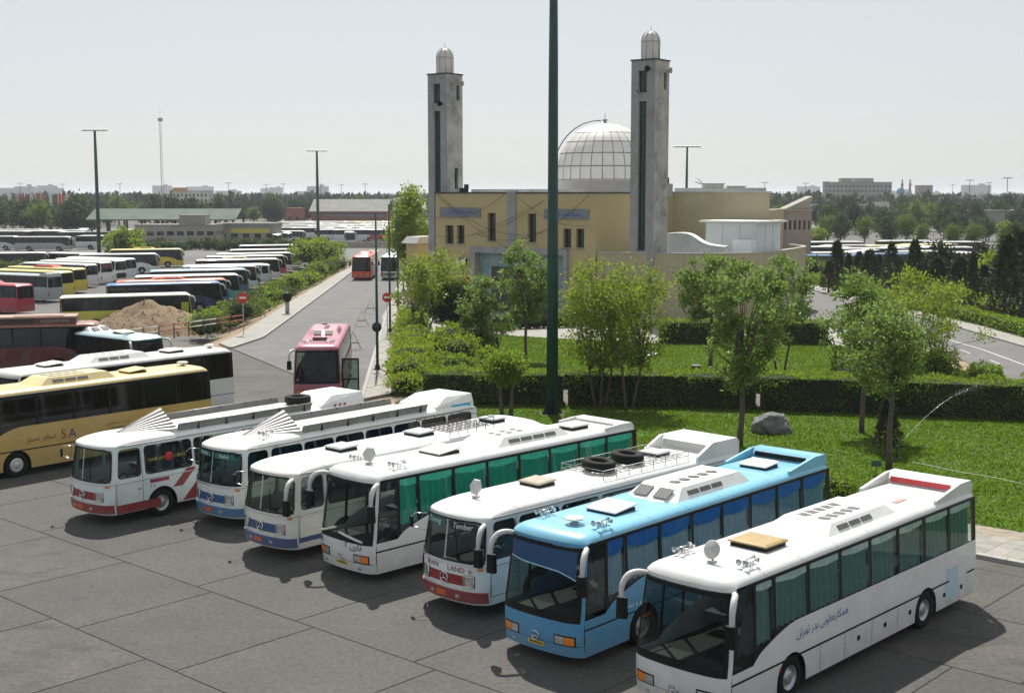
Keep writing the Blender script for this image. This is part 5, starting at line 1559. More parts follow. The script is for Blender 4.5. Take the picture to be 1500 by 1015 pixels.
# median and beyond
lot_bus(103, 366, 4, 'front', 'long white roofed coach beyond the median shrubs', (.36, .38, .36), wht)
lot_bus(25, 365, 4, 'front', 'pale coach at the picture edge beyond the median', (.52, .58, .58), (.7, .72, .7))
lot_bus(15, 352, -70, 'front', 'white bus facing the street far beyond the median', (.58, .62, .62), wht, style='old')
lot_bus(60, 350, 10, 'front', 'teal windowed white bus under the far trees', (.30, .45, .48), wht, style='old')
lot_bus(114, 352, -75, 'front', 'white bus facing the street left of the tall mast', (.62, .66, .68), wht)
lot_bus(128, 355, -75, 'front', 'white bus with grey roof beside the tall green mast', (.6, .62, .62), (.7, .7, .68), style='old')
lot_bus(398, 359, -80, 'front', 'dark nosed bus in front of the low terminal', (.10, .11, .12), (.4, .42, .42), style='old')
lot_bus(414, 356, -78, 'front', 'white bus facing the street beside the dark nosed one', (.65, .67, .68), wht, style='old')
lot_bus(446, 355, 5, 'front', 'white and blue bus parked left of the middle light mast', (.30, .42, .55), wht, L=10, nwin=5)
lot_bus(506, 357, -80, 'front', 'small white minibus right of the middle light mast', (.62, .64, .66), wht, L=7, nwin=4)
# ------------------------------------------------------------------ vegetation
bark = material('bark', (.10, .08, .06), .95, var=.3, vscale=4, bump=.6, bscale=9)
bark_grey = material('bark_grey', (.17, .15, .125), .95, var=.3, vscale=4, bump=.6, bscale=9)
LEAF = {
    'ash': material('leaf_ash', (.135, .205, .06), .45, var=.45, vscale=1.7, island=.45, translucent=(.30, .46, .08), trans_amt=.42, spec=.15),
    'light': material('leaf_light', (.15, .215, .03), .45, var=.35, vscale=1.5, island=.4, translucent=(.38, .50, .05), trans_amt=.45, spec=.15),
    'hedge': material('leaf_hedge', (.12, .195, .022), .5, var=.3, vscale=1.5, island=.4, translucent=(.34, .52, .05), trans_amt=.45, spec=.15),
    'gold': material('leaf_gold', (.14, .22, .02), .5, island=.35, translucent=(.40, .52, .04), trans_amt=.45, spec=.15),
    'dark': material('leaf_dark', (.03, .055, .022), .55, island=.5, translucent=(.08, .14, .03), trans_amt=.25, spec=.15),
    'cypress': material('leaf_cypress', (.045, .062, .028), .7, island=.5, translucent=(.09, .09, .03), trans_amt=.2, spec=.15),
    'far': material('leaf_far', (.05, .085, .03), .7, island=.45, translucent=(.13, .2, .05), trans_amt=.25, spec=.15),
    'farlight': material('leaf_far_light', (.10, .16, .035), .7, island=.4, translucent=(.25, .36, .06), trans_amt=.3, spec=.15),
    'fardark': material('leaf_far_dark', (.028, .048, .026), .7, island=.45, translucent=(.07, .10, .04), trans_amt=.2, spec=.15),
    'bank': material('leaf_bank', (.07, .10, .03), .6, island=.5, translucent=(.2, .28, .06), trans_amt=.3, spec=.15),
}
def leaf(mb, c, r, size, rg, up=.3, aspect=.45, out=None):
    d = Vector((rg.gauss(0, 1), rg.gauss(0, 1), rg.gauss(0, 1) + up))
    if out is not None: d += out
    if d.length < 1e-4: d = Vector((0, 0, 1))
    d.normalize()
    s = d.cross(Vector((rg.gauss(0, 1), rg.gauss(0, 1), rg.gauss(0, 1))))
    if s.length < 1e-4: s = d.orthogonal()
    s.normalize()
    L = size * rg.uniform(.65, 1.3); w = L * aspect
    b = len(mb.v)
    mb.v += [tuple(c), tuple(c + d * L * .5 + s * w * .5), tuple(c + d * L), tuple(c + d * L * .5 - s * w * .5)]
    mb.f.append([b, b + 1, b + 2, b + 3]); mb.m.append(0); mb.sm.append(False)

def crown_points(rg, n, R_, zc, shape=1.0):
    """clump centres through an uneven crown volume"""
    out = []; tries = 0
    lob = [(rg.uniform(0, 6.28), rg.uniform(.72, 1.12)) for _ in range(6)]
    while len(out) < n and tries < n * 40:
        tries += 1
        v = Vector((rg.uniform(-1, 1), rg.uniform(-1, 1), rg.uniform(-1, 1)))
        if v.length > 1 or v.length < .25: continue
        if rg.random() > v.length ** 1.2: continue
        an = math.atan2(v.y, v.x)
        k = .8 + .2 * noise.noise(v * 2.1 + Vector((lob[0][0], lob[1][0], 0))) * 2
        if v.z < -.3: k *= 1.0 - (-.3 - v.z) * .5
        out.append(Vector((v.x * R_[0] * k, v.y * R_[1] * k, zc + v.z * R_[2] * (.9 + .25 * noise.noise(v * 3 + Vector((5, lob[2][0], 0)))))))
    return out

def build_tree(name, label, cat, loc, H, crown, kind='ash', stems=1, nclump=60, nleaf=112, lsize=.22, trunk_r=.11, seed=1, group=None, spread=.29, barkm=None, fork=.35, lean=0.0, up=.35, aspect=.45):
    """crown: (rx, ry, rz, centre z)"""
    rg = random.Random(seed)
    t = thing(name, label, cat, loc, rg.uniform(0, 6.28), group)
    cl = crown_points(rg, nclump, crown[:3], crown[3])
    mb = MB(); base = []
    for s in range(stems):
        a = 2 * math.pi * s / stems + rg.uniform(-.3, .3); off = .22 if stems > 1 else 0
        b0 = Vector((off * math.cos(a), off * math.sin(a), -.05))
        zf = (crown[3] - crown[2]) + .35 * crown[2] if stems == 1 else (crown[3] - crown[2]) * 1.0 + .2 * crown[2]
        sp = .28 * crown[0] if stems > 1 else .05
        top = Vector((sp * math.cos(a) + lean, sp * math.sin(a), max(zf, .8)))
        mid = b0.lerp(top, .5) + Vector((rg.uniform(-.08, .08), rg.uniform(-.08, .08), 0))
        r0 = trunk_r / (1 if stems == 1 else 1.5)
        mb.tube([b0, b0.lerp(mid, .5), mid, mid.lerp(top, .5), top], [r0 * 1.35, r0 * 1.08, r0 * .95, r0 * .85, r0 * .72], 7)
        base.append((top, r0 * .7))
    for i, c in enumerate(cl):
        if i % (2 if nclump < 90 else 3): continue
        top, r0 = base[i % len(base)]
        m1 = top.lerp(c, .4) + Vector((rg.uniform(-.2, .2), rg.uniform(-.2, .2), rg.uniform(0, .35)))
        mb.tube([top - Vector((0, 0, .1)), m1, c], [r0 * .6, r0 * .36, .012], 5)
    mb.build('trunk', barkm or bark, t)
    mb = MB()
    for c in cl:
        rr = spread * rg.uniform(.7, 1.35)
        for _ in range(int(nleaf * rg.uniform(.6, 1.3))):
            g = Vector((rg.gauss(0, 1), rg.gauss(0, 1), rg.gauss(0, .8)))
            leaf(mb, c + g * rr * .62, rr, lsize, rg, up, aspect, g * .5)
    mb.build('crown', LEAF[kind], t)
    return t

ta = lambda px, py, z=0.0: at(px, py, z)
G = 'trees on the garden lawn'
def zpx(py, Y): return CAM_H - (py - 283) * Y / 1913.0
def garden_tree(label, bpx, bpy_, x0, x1, ytop, ybot, kind, **k):
    p = at(bpx, bpy_); Y = p.y
    zt, zb = zpx(ytop, Y), zpx(ybot, Y)
    rx = 1.16 * (x1 - x0) / 2 * Y / 1913.0; cx = ((x0 + x1) / 2 - bpx) * Y / 1913.0
    t = build_tree('broadleaf_tree', label, 'tree', (p.x, p.y, .02), zt, (rx, rx * .95, (zt - zb) / 2, (zt + zb) / 2), kind, group=G, lean=0, **k)
    t.rotation_euler = (0, 0, 0)
    if abs(cx) > .15:
        for ch in t.children:
            if ch.name.startswith('crown'): ch.location = (cx, 0, 0)
    return t
garden_tree('glossy leaved tree on a slim trunk next to the grey boulder', 1083, 655, 1015, 1146, 366, 585, 'ash', nclump=84, seed=3, trunk_r=.13, nleaf=105)
garden_tree('glossy leaved tree on the upper lawn behind the boulder tree', 1040, 545, 980, 1080, 362, 478, 'ash', nclump=62, seed=5, lsize=.24, trunk_r=.13)
garden_tree('glossy leaved tree in front of the annex end and iron stair', 1143, 548, 1095, 1194, 372, 503, 'ash', nclump=60, seed=8, stems=2, lsize=.24)
garden_tree('many stemmed yellow green tree just right of the big green mast', 878, 597, 812, 925, 388, 560, 'light', stems=5, nclump=80, seed=11, lsize=.19, nleaf=95, spread=.42)
garden_tree('tall yellow green tree with dark lower limbs by the front hedge', 920, 600, 862, 990, 374, 555, 'light', stems=3, nclump=90, seed=13, lsize=.19, nleaf=95, spread=.42)
garden_tree('slender glossy tree left of the big green mast', 770, 530, 728, 812, 358, 485, 'ash', nclump=58, seed=17, lsize=.25)
garden_tree('low branching glossy tree at the back of the lawn', 718, 522, 672, 752, 402, 520, 'ash', stems=4, nclump=62, seed=19, lsize=.25)
garden_tree('dark rounded tree near the mosque portal', 676, 494, 640, 700, 415, 488, 'dark', stems=2, nclump=44, seed=23, lsize=.3, spread=.5)
garden_tree('yellow green tree beside the street corner of the mosque', 622, 492, 578, 688, 366, 468, 'light', stems=4, nclump=74, seed=29, lsize=.27, spread=.55)
garden_tree('glossy leaved tree standing behind the front hedge near the side road', 1262, 635, 1200, 1304, 398, 555, 'ash', nclump=62, seed=31, trunk_r=.11)
garden_tree('glossy leaved tree closest to the sprinkler on the front lawn', 1302, 690, 1230, 1350, 438, 596, 'ash', nclump=72, seed=37, trunk_r=.12, lsize=.18)
garden_tree('broad yellow green tree beside the side road', 1352, 558, 1245, 1430, 390, 545, 'light', stems=5, nclump=96, seed=41, lsize=.22, spread=.42, nleaf=95)
# clipped small tree
p = at(742, 612)
build_tree('clipped_tree', 'small clipped round headed tree in front of the long hedge', 'tree', (p.x, p.y, 0), 3.2, (1.15, 1.1, .75, zpx(542, p.y)), 'hedge', stems=2, nclump=60, nleaf=110, lsize=.17, seed=43, spread=.34, trunk_r=.16)
p = at(1298, 668)
def cone_tree(name, label, loc, H, r, kind, n, lsize, seed, group=None, z0=.3, droop=-.3):
    rg = random.Random(seed); t = thing(name, label, 'tree', loc, rg.uniform(0, 6), group)
    mb = MB(); mb.tube([(0, 0, -.1), (0, 0, H * .5), (0, 0, H * .93)], [r * .10 + .03, r * .07 + .02, .015], 6); mb.build('trunk', bark, t)
    mb = MB()
    for _ in range(n):
        u = rg.random() ** .75; z = z0 + (H - z0) * u
        a = rg.uniform(0, 6.28); lob = 1 + .28 * math.sin(3 * a + z * 2.1 + seed) + .2 * noise.noise(Vector((math.cos(a) * 2, math.sin(a) * 2, z * 1.3 + seed)))
        rr = r * (1 - u) ** .75 * lob * math.sqrt(rg.uniform(.25, 1)) + .04
        o = Vector((math.cos(a), math.sin(a), droop + .9))
        leaf(mb, Vector((rr * math.cos(a), rr * math.sin(a), z)), 0, lsize, rg, .2, .4, o)
    mb.build('crown', LEAF[kind], t)
    return t
cone_tree('dwarf_conifer', 'small dark conical conifer beside the sprinkler', (p.x, p.y, 0), 2.5, .62, 'cypress', 2200, .17, 5, z0=.35)
p = at(893, 547); cone_tree('dwarf_conifer', 'small dark conifer on the upper lawn behind the yellow green trees', (p.x, p.y, 0), 2.6, .8, 'cypress', 1500, .2, 6)
p = at(925, 548); cone_tree('dwarf_conifer', 'dark conifer by the white ring edging on the upper lawn', (p.x, p.y, 0), 4.4, 1.2, 'dark', 2200, .24, 8)
# tall tree behind the street end of the mosque
build_tree('broadleaf_tree', 'tall fresh green tree rising beside the street end minaret', 'tree', (-11.8, 152, 0), 12, (3.0, 3.0, 4.9, 7.3), 'light', nclump=110, nleaf=90, lsize=.36, seed=47, spread=.7, trunk_r=.22)
build_tree('broadleaf_tree', 'bushy tree behind the low kiosk beside the mosque', 'tree', (-13.6, 176, 0), 9, (2.6, 2.6, 3.2, 5.2), 'hedge', nclump=80, nleaf=80, lsize=.38, seed=48, spread=.7, trunk_r=.2)

# ------------------------------------------------------------------ hedges and shrubs
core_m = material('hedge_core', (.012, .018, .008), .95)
def hedge(name, label, path, w, h, kind='hedge', dens=230, lsize=.12, seed=1, lump=.12, cat='hedge', base=0.0, group=None):
    rg = random.Random(seed); path = [Vector((p[0], p[1], 0)) for p in path]
    c0 = path[0]
    t = thing(name, label, cat, (c0.x, c0.y, base), 0, group)
    mb = MB(); lf = MB()
    for a, b in zip(path, path[1:]):
        d = b - a; L = d.length; d.normalize(); nrm = Vector((-d.y, d.x, 0)); c = (a + b) / 2 - c0
        mb.box((c.x, c.y, h * .5 - .06), (L + w * .2, w - .26, h - .14), math.atan2(d.y, d.x))
        per = 2 * h + w
        for _ in range(int(L * per * dens)):
            s = rg.uniform(-w * .1, L + w * .1); q = rg.uniform(0, per)
            if q < h: y, z, o = -w / 2, q, -nrm
            elif q < h + w: y, z, o = q - h - w / 2, h, Vector((0, 0, 1))
            else: y, z, o = w / 2, q - h - w, nrm
            e = a + d * s + nrm * y - c0
            bul = lump * noise.noise(Vector((e.x + c0.x, e.y + c0.y, z)) * .9) * 1.6
            rad = min(1, (h - z) / .25) if abs(y) > w / 2 - .02 else 1
            pos = Vector((e.x, e.y, z)) + o * (bul - rg.uniform(0, .1)) - nrm * (y * .12 * max(0, z / h - .8) * 5 if abs(y) > w / 2 - .02 else 0)
            leaf(lf, pos, 0, lsize, rg, .5, .5, o * .9)
    mb.build('hedge_core', core_m, t); lf.build('foliage', LEAF[kind], t)
    return t
hedge('hedge', 'clipped front hedge left of the gap by the green mast', [(-4.6, 71.0), (2.6, 70.5)], 2.0, 1.8, seed=1, lump=.2)
hedge('hedge', 'long clipped front hedge between the two garden gaps', [(3.3, 70.4), (8.5, 70.0), (12.95, 69.15)], 2.0, 1.85, seed=2, lump=.2)
hedge('hedge', 'long clipped front hedge from the gap to the side road', [(13.6, 69.0), (20, 67.5), (28.2, 65.4)], 2.1, 1.9, seed=3, lump=.2)
hedge('hedge', 'low hedge behind the path, street half', [(-5.6, 77.2), (8, 76.2)], 1.2, 1.0, seed=4, dens=150, lsize=.14)
hedge('hedge', 'low hedge behind the path, side road half', [(8.6, 76.2), (20, 73.8), (25, 73.2)], 1.2, 1.0, seed=5, dens=150, lsize=.14)
hedge('hedge', 'tall dark hedge at the back of the upper lawn', [(11.5, 99.6), (24.0, 99.0)], 1.5, 1.75, seed=6, dens=130, lsize=.16)
hedge('hedge', 'clipped bright hedge along the far walk of the side road', [(41.6, 78), (41.4, 95), (41.4, 112), (40.2, 128), (39, 155), (38.6, 168)], 1.6, 1.15, kind='hedge', seed=7, dens=60, lsize=.22)
hedge('hedge', 'second hedge further back along the side road grounds', [(52, 92), (54, 118)], 1.6, 1.3, seed=8, dens=60, lsize=.22)
def bush(name, label, c, r, h, kind, n, lsize, seed, group=None, lump=.25, cat='bush'):
    rg = random.Random(seed); t = thing(name, label, cat, c, 0, group)
    mb = MB(); core = [(.02, .02)] + [(r * .78 * math.cos(a), h * .5 + h * .44 * math.sin(a)) for a in (-1.2, -.6, 0, .5, 1.0, 1.4)] + [(.02, h * .95)]
    mb.lathe(core, (0, 0, 0), 12); mb.build('bush_core', core_m, t)
    lf = MB()
    for _ in range(n):
        v = Vector((rg.gauss(0, 1), rg.gauss(0, 1), rg.gauss(.25, 1))).normalized()
        k = 1 + lump * noise.noise(v * 2.2 + Vector((seed, 0, 0))) * 1.7 - rg.uniform(0, .12)
        leaf(lf, Vector((v.x * r * k, v.y * r * k, h * .5 + v.z * h * .5 * k)), 0, lsize, rg, .5, .5, v)
    lf.build('foliage', LEAF[kind], t)
    return t
bush('round_bush', 'large round clipped bush beside the side road', (25.4, 77.2, 0), 1.35, 2.1, 'hedge', 3600, .15, 1)
bush('round_bush', 'smaller round bush next to the large clipped one', (27.6, 75.0, 0), 1.15, 1.55, 'hedge', 2600, .15, 2)
bush('round_bush', 'pale flowering shrub at the picture edge by the road', (29.6, 72.6, 0), .7, 1.7, 'gold', 1400, .16, 3)
bush('round_bush', 'dark round bush behind the yellow green roadside tree', (22.2, 80, 0), 1.3, 1.5, 'dark', 2400, .16, 4)
bush('round_bush', 'dark shrub mass under the roadside tree', (20.6, 77.0, 0), 1.5, 1.2, 'dark', 2200, .17, 5)
bush('round_bush', 'small clipped shrub behind the blue coach tail', (12.3, 48.6, 0), .85, .8, 'hedge', 1600, .12, 6)
for i in range(15):
    y = 74 + i * 3.05; x = -6.0 - (y - 74) * .071 + rnd.uniform(-.15, .15)
    bush('border_shrub', 'golden green clipped shrub in the row beside the street walk', (x, y, 0), rnd.uniform(1.15, 1.5), rnd.uniform(1.1, 1.7), 'gold', 1500, .17, 50 + i, 'golden shrubs along the street walk', .35)
for i, (x, y, r, h) in enumerate(((-3.6, 86, 1.5, 2.0), (-4.4, 89.6, 1.4, 2.3), (-2.6, 91.5, 1.2, 1.7), (-3.4, 80, 1.2, 1.5), (-1.6, 84.5, .9, 1.3))):
    bush('loose_shrub', ['wide golden shrub at the lawn corner', 'tallest golden shrub of the lawn corner group', 'golden shrub leaning over the upper lawn', 'dark edged shrub near the front hedge end', 'small golden shrub beside the lawn corner group'][i], (x, y, 0), r, h, 'gold' if i != 3 else 'hedge', 2300, .18, 80 + i, 'shrubs at the lawn corner', .5)
for i in range(13):
    p = at(705 + i * 11.5, 486 - i * .4)
    bush('edging_plant', 'low dark plant in the row edging the mosque plaza', (p.x, p.y + 1.0, 0), .38, .95, 'dark', 420, .2, 120 + i, 'plants edging the mosque plaza', .4, cat='plant')
# wild shrubs on the bank beside the road
for i in range(44):
    y = 113 + i * 2.35 + rnd.uniform(-1, 1); k = rnd.random()
    x = -24.2 - (y - 106) * .024 - .3 - 3.2 * k
    bush('bank_shrub', 'untrimmed shrub on the bank between road and lower lot', (x, y, -.1 - 1.1 * k), rnd.uniform(1.1, 1.8), rnd.uniform(1.0, 2.1), ['bank', 'hedge', 'bank', 'light'][i % 4], 900, .26, 200 + i, 'shrubs on the road bank', .6, cat='shrub')
bush('round_bush', 'bright green rounded shrub at the far end of the road bank', (-33.5, 222, -1), 4.2, 4.6, 'light', 3500, .5, 301, lump=.4)
bush('round_bush', 'bright round tree like shrub by the tall left mast', (-73.5, 247, LOT_Z), 3.4, 6.0, 'light', 3500, .5, 302, lump=.4)

# lawn: short blades standing on the sheet
def blades(name, polys, n, seed, zz=.036):
    rg = random.Random(seed); mb = MB()
    from mathutils.geometry import intersect_point_tri_2d, tessellate_polygon
    tris = []
    for poly in polys:
        vv = [Vector((p[0], p[1], 0)) for p in poly]
        for t in tessellate_polygon([vv]):
            a, b, c = [vv[i] for i in t]; ar = (b - a).cross(c - a).length / 2; tris.append((ar, a, b, c))
    tot = sum(t[0] for t in tris)
    for ar, a, b, c in tris:
        for _ in range(int(n * ar / tot)):
            u, v = rg.random(), rg.random()
            if u + v > 1: u, v = 1 - u, 1 - v
            p = a + (b - a) * u + (c - a) * v
            h = rg.uniform(.05, .11) * (1 + .5 * noise.noise(p * .35)); an = rg.uniform(0, 6.28); w = rg.uniform(.035, .07)
            d = Vector((math.cos(an) * w, math.sin(an) * w, 0)); l = Vector((rg.gauss(0, .03), rg.gauss(0, .03), h))
            i = len(mb.v); mb.v += [tuple(p - d + Vector((0, 0, zz))), tuple(p + d + Vector((0, 0, zz))), tuple(p + l + Vector((0, 0, zz)))]
            mb.f.append([i, i + 1, i + 2]); mb.m.append(0); mb.sm.append(False)
    o = mb.build(name, blade_m); tag(o, 'short mown bright green grass of the garden lawns', 'grass', kind='stuff')
blades('grass', [lawn1, lawn2], 150000, 3)

# ------------------------------------------------------------------ conifers and background trees
CG = 'dark conifers along the side road'
protos = [cone_tree('conifer', 'dark slender conifer standing beyond the side road hedge', (0, 0, 0), 5.6, (1.25, .95, 1.5, 1.1)[k], ('cypress', 'cypress', 'dark', 'cypress')[k], 1500, .36, 60 + k, CG, .4) for k in range(4)]
spots = [(1188, 424, .8), (1200, 420, 1.0), (1216, 424, .85), (1232, 420, .95), (1247, 424, 1.05), (1262, 418, .8), (1278, 428, 1.0), (1292, 418, .85), (1309, 440, 1.1), (1322, 428, .8), (1342, 444, .95), (1358, 436, .8), (1376, 440, 1.1), (1392, 452, .9), (1410, 446, 1.0), (1437, 470, 1.25), (1456, 452, 1.25), (1470, 478, .9), (1492, 480, .85), (1428, 452, 1.0)]
for i, (px, py, sc) in enumerate(spots):
    o = protos[i % 4] if i < 4 else copy_tree(protos[i % 4])
    p = at(px, py + 6); o.location = (p.x + 2, p.y, -.05); o.scale = (sc * rnd.uniform(.85, 1.3),) * 2 + (sc * rnd.uniform(.75, 1.15),); o.rotation_euler = (0, 0, rnd.uniform(0, 6))
for i in range(46):                                         # green shrubs between the conifers
    px = 1182 + i * 7.3 + rnd.uniform(-4, 4); Y = rnd.uniform(118, 178); x = (px - 750) * Y / 1913
    if x < 44.5: Y = 165 + rnd.uniform(0, 12); x = (px - 750) * Y / 1913
    bush('hedgerow_shrub', 'green shrub growing between the conifers', (x, Y, 0), rnd.uniform(1.2, 2.2), rnd.uniform(1.2, 3.2), ('bank', 'hedge', 'far', 'light', 'dark')[i % 5], 520, .36, 500 + i, 'shrubs between the conifers', .6, cat='shrub')
# leafy trees behind the conifers
def proto_tree(kind, H, rx, rz, zc, seed, n=46, nl=42, ls=.6, name='background_tree', label='', group=''):
    return build_tree(name, label, 'tree', (0, 0, 0), H, (rx, rx, rz, zc), kind, nclump=n, nleaf=nl, lsize=ls, seed=seed, spread=rx * .28, trunk_r=.2, group=group)
BG = 'leafy trees beyond the side road'
bp_ = [proto_tree(k, 8, 2.6, 2.9, 4.6, s, label='leafy tree in the grounds beyond the side road', group=BG) for k, s in (('farlight', 1), ('far', 2), ('light', 3), ('fardark', 4))]
n = 0
for i in range(54):
    px = rnd.uniform(1178, 1520); Y = rnd.uniform(165, 330) if i > 14 else rnd.uniform(128, 165)
    x = (px - 750) * Y / 1913
    if Y < 170 and x < 45: continue
    if 160 < Y < 292 and 1180 < px < 1465: continue
    o = bp_[n % 4] if n < 4 else copy_tree(bp_[[0, 1, 2, 3, 1, 0][i % 6]])
    sc = rnd.uniform(.55, .95) if Y < 200 else rnd.uniform(.7, 1.15); o.location = (x, Y, LOT_Z if Y > 168 else 0); o.scale = (sc * rnd.uniform(.9, 1.2), sc, sc); o.rotation_euler = (0, 0, rnd.uniform(0, 6)); n += 1
FG = 'trees of the far park'
fp_ = [proto_tree(k, 9, 3.4, 3.6, 5.2, s, 40, 34, 1.0, 'park_tree', 'tree standing in the far park belt', FG) for k, s in (('far', 11), ('fardark', 12), ('farlight', 13), ('fardark', 14))]
n = 0
for i in range(190):
    left = i < 120
    px = rnd.uniform(-20, 640) if left else rnd.uniform(1120, 1520); Y = rnd.uniform(400, 640) if left else rnd.uniform(340, 620)
    if left and px > 330: Y = rnd.uniform(540, 700)
    if left and 140 < px < 420 and Y < 480: Y += 110
    x = (px - 750) * Y / 1913
    o = fp_[n % 4] if n < 4 else copy_tree(fp_[[0, 1, 3, 1, 0, 2, 3][i % 7]])
    sc = rnd.uniform(.75, 1.3); o.location = (x, Y, LOT_Z); o.scale = (sc * rnd.uniform(.9, 1.3), sc, sc * rnd.uniform(.8, 1.1)); o.rotation_euler = (0, 0, rnd.uniform(0, 6)); n += 1
# the farthest woodland reads as one mass
rg = random.Random(91); mb = MB()
for i in range(1500):
    Y = 680 + 3600 * rg.random() ** 1.6; px = rg.uniform(-80, 1580); x = (px - 750) * Y / 1913
    r = rg.uniform(4, 8); h = rg.uniform(5, 11) * (1 + .3 * noise.noise(Vector((x * .004, Y * .004, 0))))
    for _ in range(46):
        v = Vector((rg.gauss(0, 1), rg.gauss(0, 1), rg.gauss(0, 1))).normalized()
        leaf(mb, Vector((x + v.x * r, Y + v.y * r, LOT_Z + h * .55 + v.z * h * .42)), 0, 4.2, rg, .2, .7, v)
tag(mb.build('woodland', LEAF['fardark']), 'dark far woodland along the whole horizon', 'woodland', kind='stuff')
# ------------------------------------------------------------------ background buildings
ORD = ['first', 'second', 'third', 'fourth', 'fifth', 'sixth', 'seventh', 'eighth', 'ninth', 'tenth', 'eleventh', 'twelfth', 'thirteenth', 'fourteenth', 'fifteenth', 'sixteenth', 'seventeenth', 'eighteenth', 'nineteenth', 'twentieth']
def block(name, label, cat, px0, px1, Y, ztop, depth, wallm, roofm, rows=(), cols=0, z0=LOT_Z, rz=0.0, parapet=.3, win=(1.4, 1.3), fm=None):
    """plain building: front wall facing the camera with set-back windows"""
    x0, x1 = (px0 - 750) * Y / 1913, (px1 - 750) * Y / 1913
    t = thing(name, label, cat, ((x0 + x1) / 2, Y, 0), rz)
    w = x1 - x0; mb = MB(); holes = []
    if cols:
        for zr in rows:
            for k in range(cols):
                c = w * (k + .5) / cols; holes.append((c - win[0] / 2, c + win[0] / 2, zr, zr + win[1]))
    f = wall_holes(mb, (-w / 2, 0), (w / 2, 0), z0, ztop, holes, .35)
    sh = []
    if cols:
        n2 = max(1, int(depth / (w / cols)))
        for zr in rows:
            for k in range(n2):
                c = depth * (k + .5) / n2; sh.append((c - win[0] / 2, c + win[0] / 2, zr, zr + win[1]))
    f2 = wall_holes(mb, (w / 2, 0), (w / 2, depth), z0, ztop, sh, .35)
    wall_holes(mb, (w / 2, depth), (-w / 2, depth), z0, ztop, []); f3 = wall_holes(mb, (-w / 2, depth), (-w / 2, 0), z0, ztop, sh if x0 > 0 else [], .35)
    mb.build('wall', wallm, t)
    for h in holes: window_in(t, f, h, .35, 1, 1, fm, bars=Y < 420)
    side = f2 if x0 < 0 else f3
    for h in sh: window_in(t, side, h, .35, 1, 1, fm, bars=False)
    mb = MB(); mb.box((0, depth / 2, ztop + parapet / 2 + .003), (w + .3, depth + .3, parapet)); mb.build('roof', roofm, t)
    return t
conc_w = material('terminal_concrete', (.33, .31, .27), .9, var=.15, vscale=.4, dark=(.2, .19, .16), dscale=.2, damt=.5, coords='World')
white_w = material('white_render', (.58, .57, .54), .9, var=.08, vscale=.3, coords='World')
brick_m = material('red_brick', (.28, .11, .075), .9, var=.2, vscale=1.5, coords='World')
sheet_roof = material('sheet_roof', (.13, .165, .135), .9, spec=.1, var=.15, vscale=.3, coords='World')
pale_roof = material('pale_roof', (.24, .24, .225), .95, spec=.1, var=.12, vscale=.3, coords='World')
far_grey = material('office_concrete', (.30, .28, .26), .9, var=.12, vscale=.2, coords='World')

# terminal canopy
Y = 338; xa, xb = -108, -70
t = thing('terminal_canopy', 'long open bus terminal canopy with pale green gable roof', 'canopy', ((xa + xb) / 2, Y, 0))
w = xb - xa
mb = MB(); mb.extr([(-8, 4.9), (0, 7.5), (8, 4.9), (8, 4.6), (0, 7.2), (-8, 4.6)], (-w / 2, 0, 0), (0, 1, 0), (0, 0, 1), w); mb.build('roof', sheet_roof, t)
for k in range(9):
    for y in (-6.5, 6.5):
        MB().box((-w / 2 + 1 + (w - 2) * k / 8, y, 1.8), (.45, .45, 6.4)).build('column', dark_metal, t)
MB().box((0, 0, LOT_Z + .12), (w, 15, .24)).build('platform', pave, t)
block('terminal_building', 'low concrete terminal building with strip windows below the canopy', 'building', 196, 314, 312, 3.7, 10, conc_w, pale_roof, rows=(1.4,), cols=8, win=(1.7, 1.0))
t = thing('roof_block', 'grey block on the terminal building roof', 'roof block', (-80 + 3, 316, 4.0)); MB().box((0, 0, 1.1), (6.2, 5, 2.2)).build('wall', far_grey, t); MB().box((0, 0, 2.25), (6.5, 5.3, .12)).build('roof', conc_w, t)
o = block('terminal_wing', 'pale roofed terminal wing with a yellow fascia', 'building', 316, 402, 322, 3.2, 9, conc_w, pale_roof, rows=(.3,), cols=5, win=(1.6, 1.2), parapet=.9)
MB().box((1.0, -.08, 2.2), (9.5, .1, 1.0)).build('fascia', material('yellow_fascia', (.55, .48, .08), .6), o)
o = block('brick_hall', 'red brick hall with pale pitched sheet roof right of the terminal', 'building', 455, 566, 520, 4.0, 26, brick_m, brick_m, rows=(), cols=0)
w = (566 - 455) * 520 / 1913
MB().extr([(-1.5, 4.3), (12, 9.0), (26, 4.3), (26, 4.0), (12, 8.6), (-1.5, 4.0)], (-w / 2 - .6, 0, 0), (0, 1, 0), (0, 0, 1), w + 1.2).build('pitched_roof', pale_roof, o)
MB().extr([(0, 4.0), (12, 8.5), (26, 4.0)], (-w / 2, 0, 0), (0, 1, 0), (0, 0, 1), .3).build('gable', brick_m, o)
MB().box((2, -.2, 2.6), (w - 6, .3, .9)).build('light_band', pale_roof, o)
block('brick_house', 'small red brick building at the tree belt left of the pale roofed hall', 'building', 418, 440, 505, 5.5, 10, brick_m, brick_m, rows=(1.0,), cols=2)
t = thing('vaulted_hall', 'white barrel vaulted hall roof behind the flag poles', 'hall', (-47.5, 545, 0)); mb = MB(); n = 14
prof = [(9.5 * math.cos(math.pi * k / n), 4.5 + 5.2 * math.sin(math.pi * k / n)) for k in range(n + 1)]
mb.extr(prof, (-8.5 + 9.5, 0, 0), (1, 0, 0), (0, 0, 1), -26); mb.build('roof', material('vault_white', (.74, .72, .66), .6), t); MB().box((1, 13.0, 1.5), (18.6, 25.8, 6)).build('wall', conc_w, t)
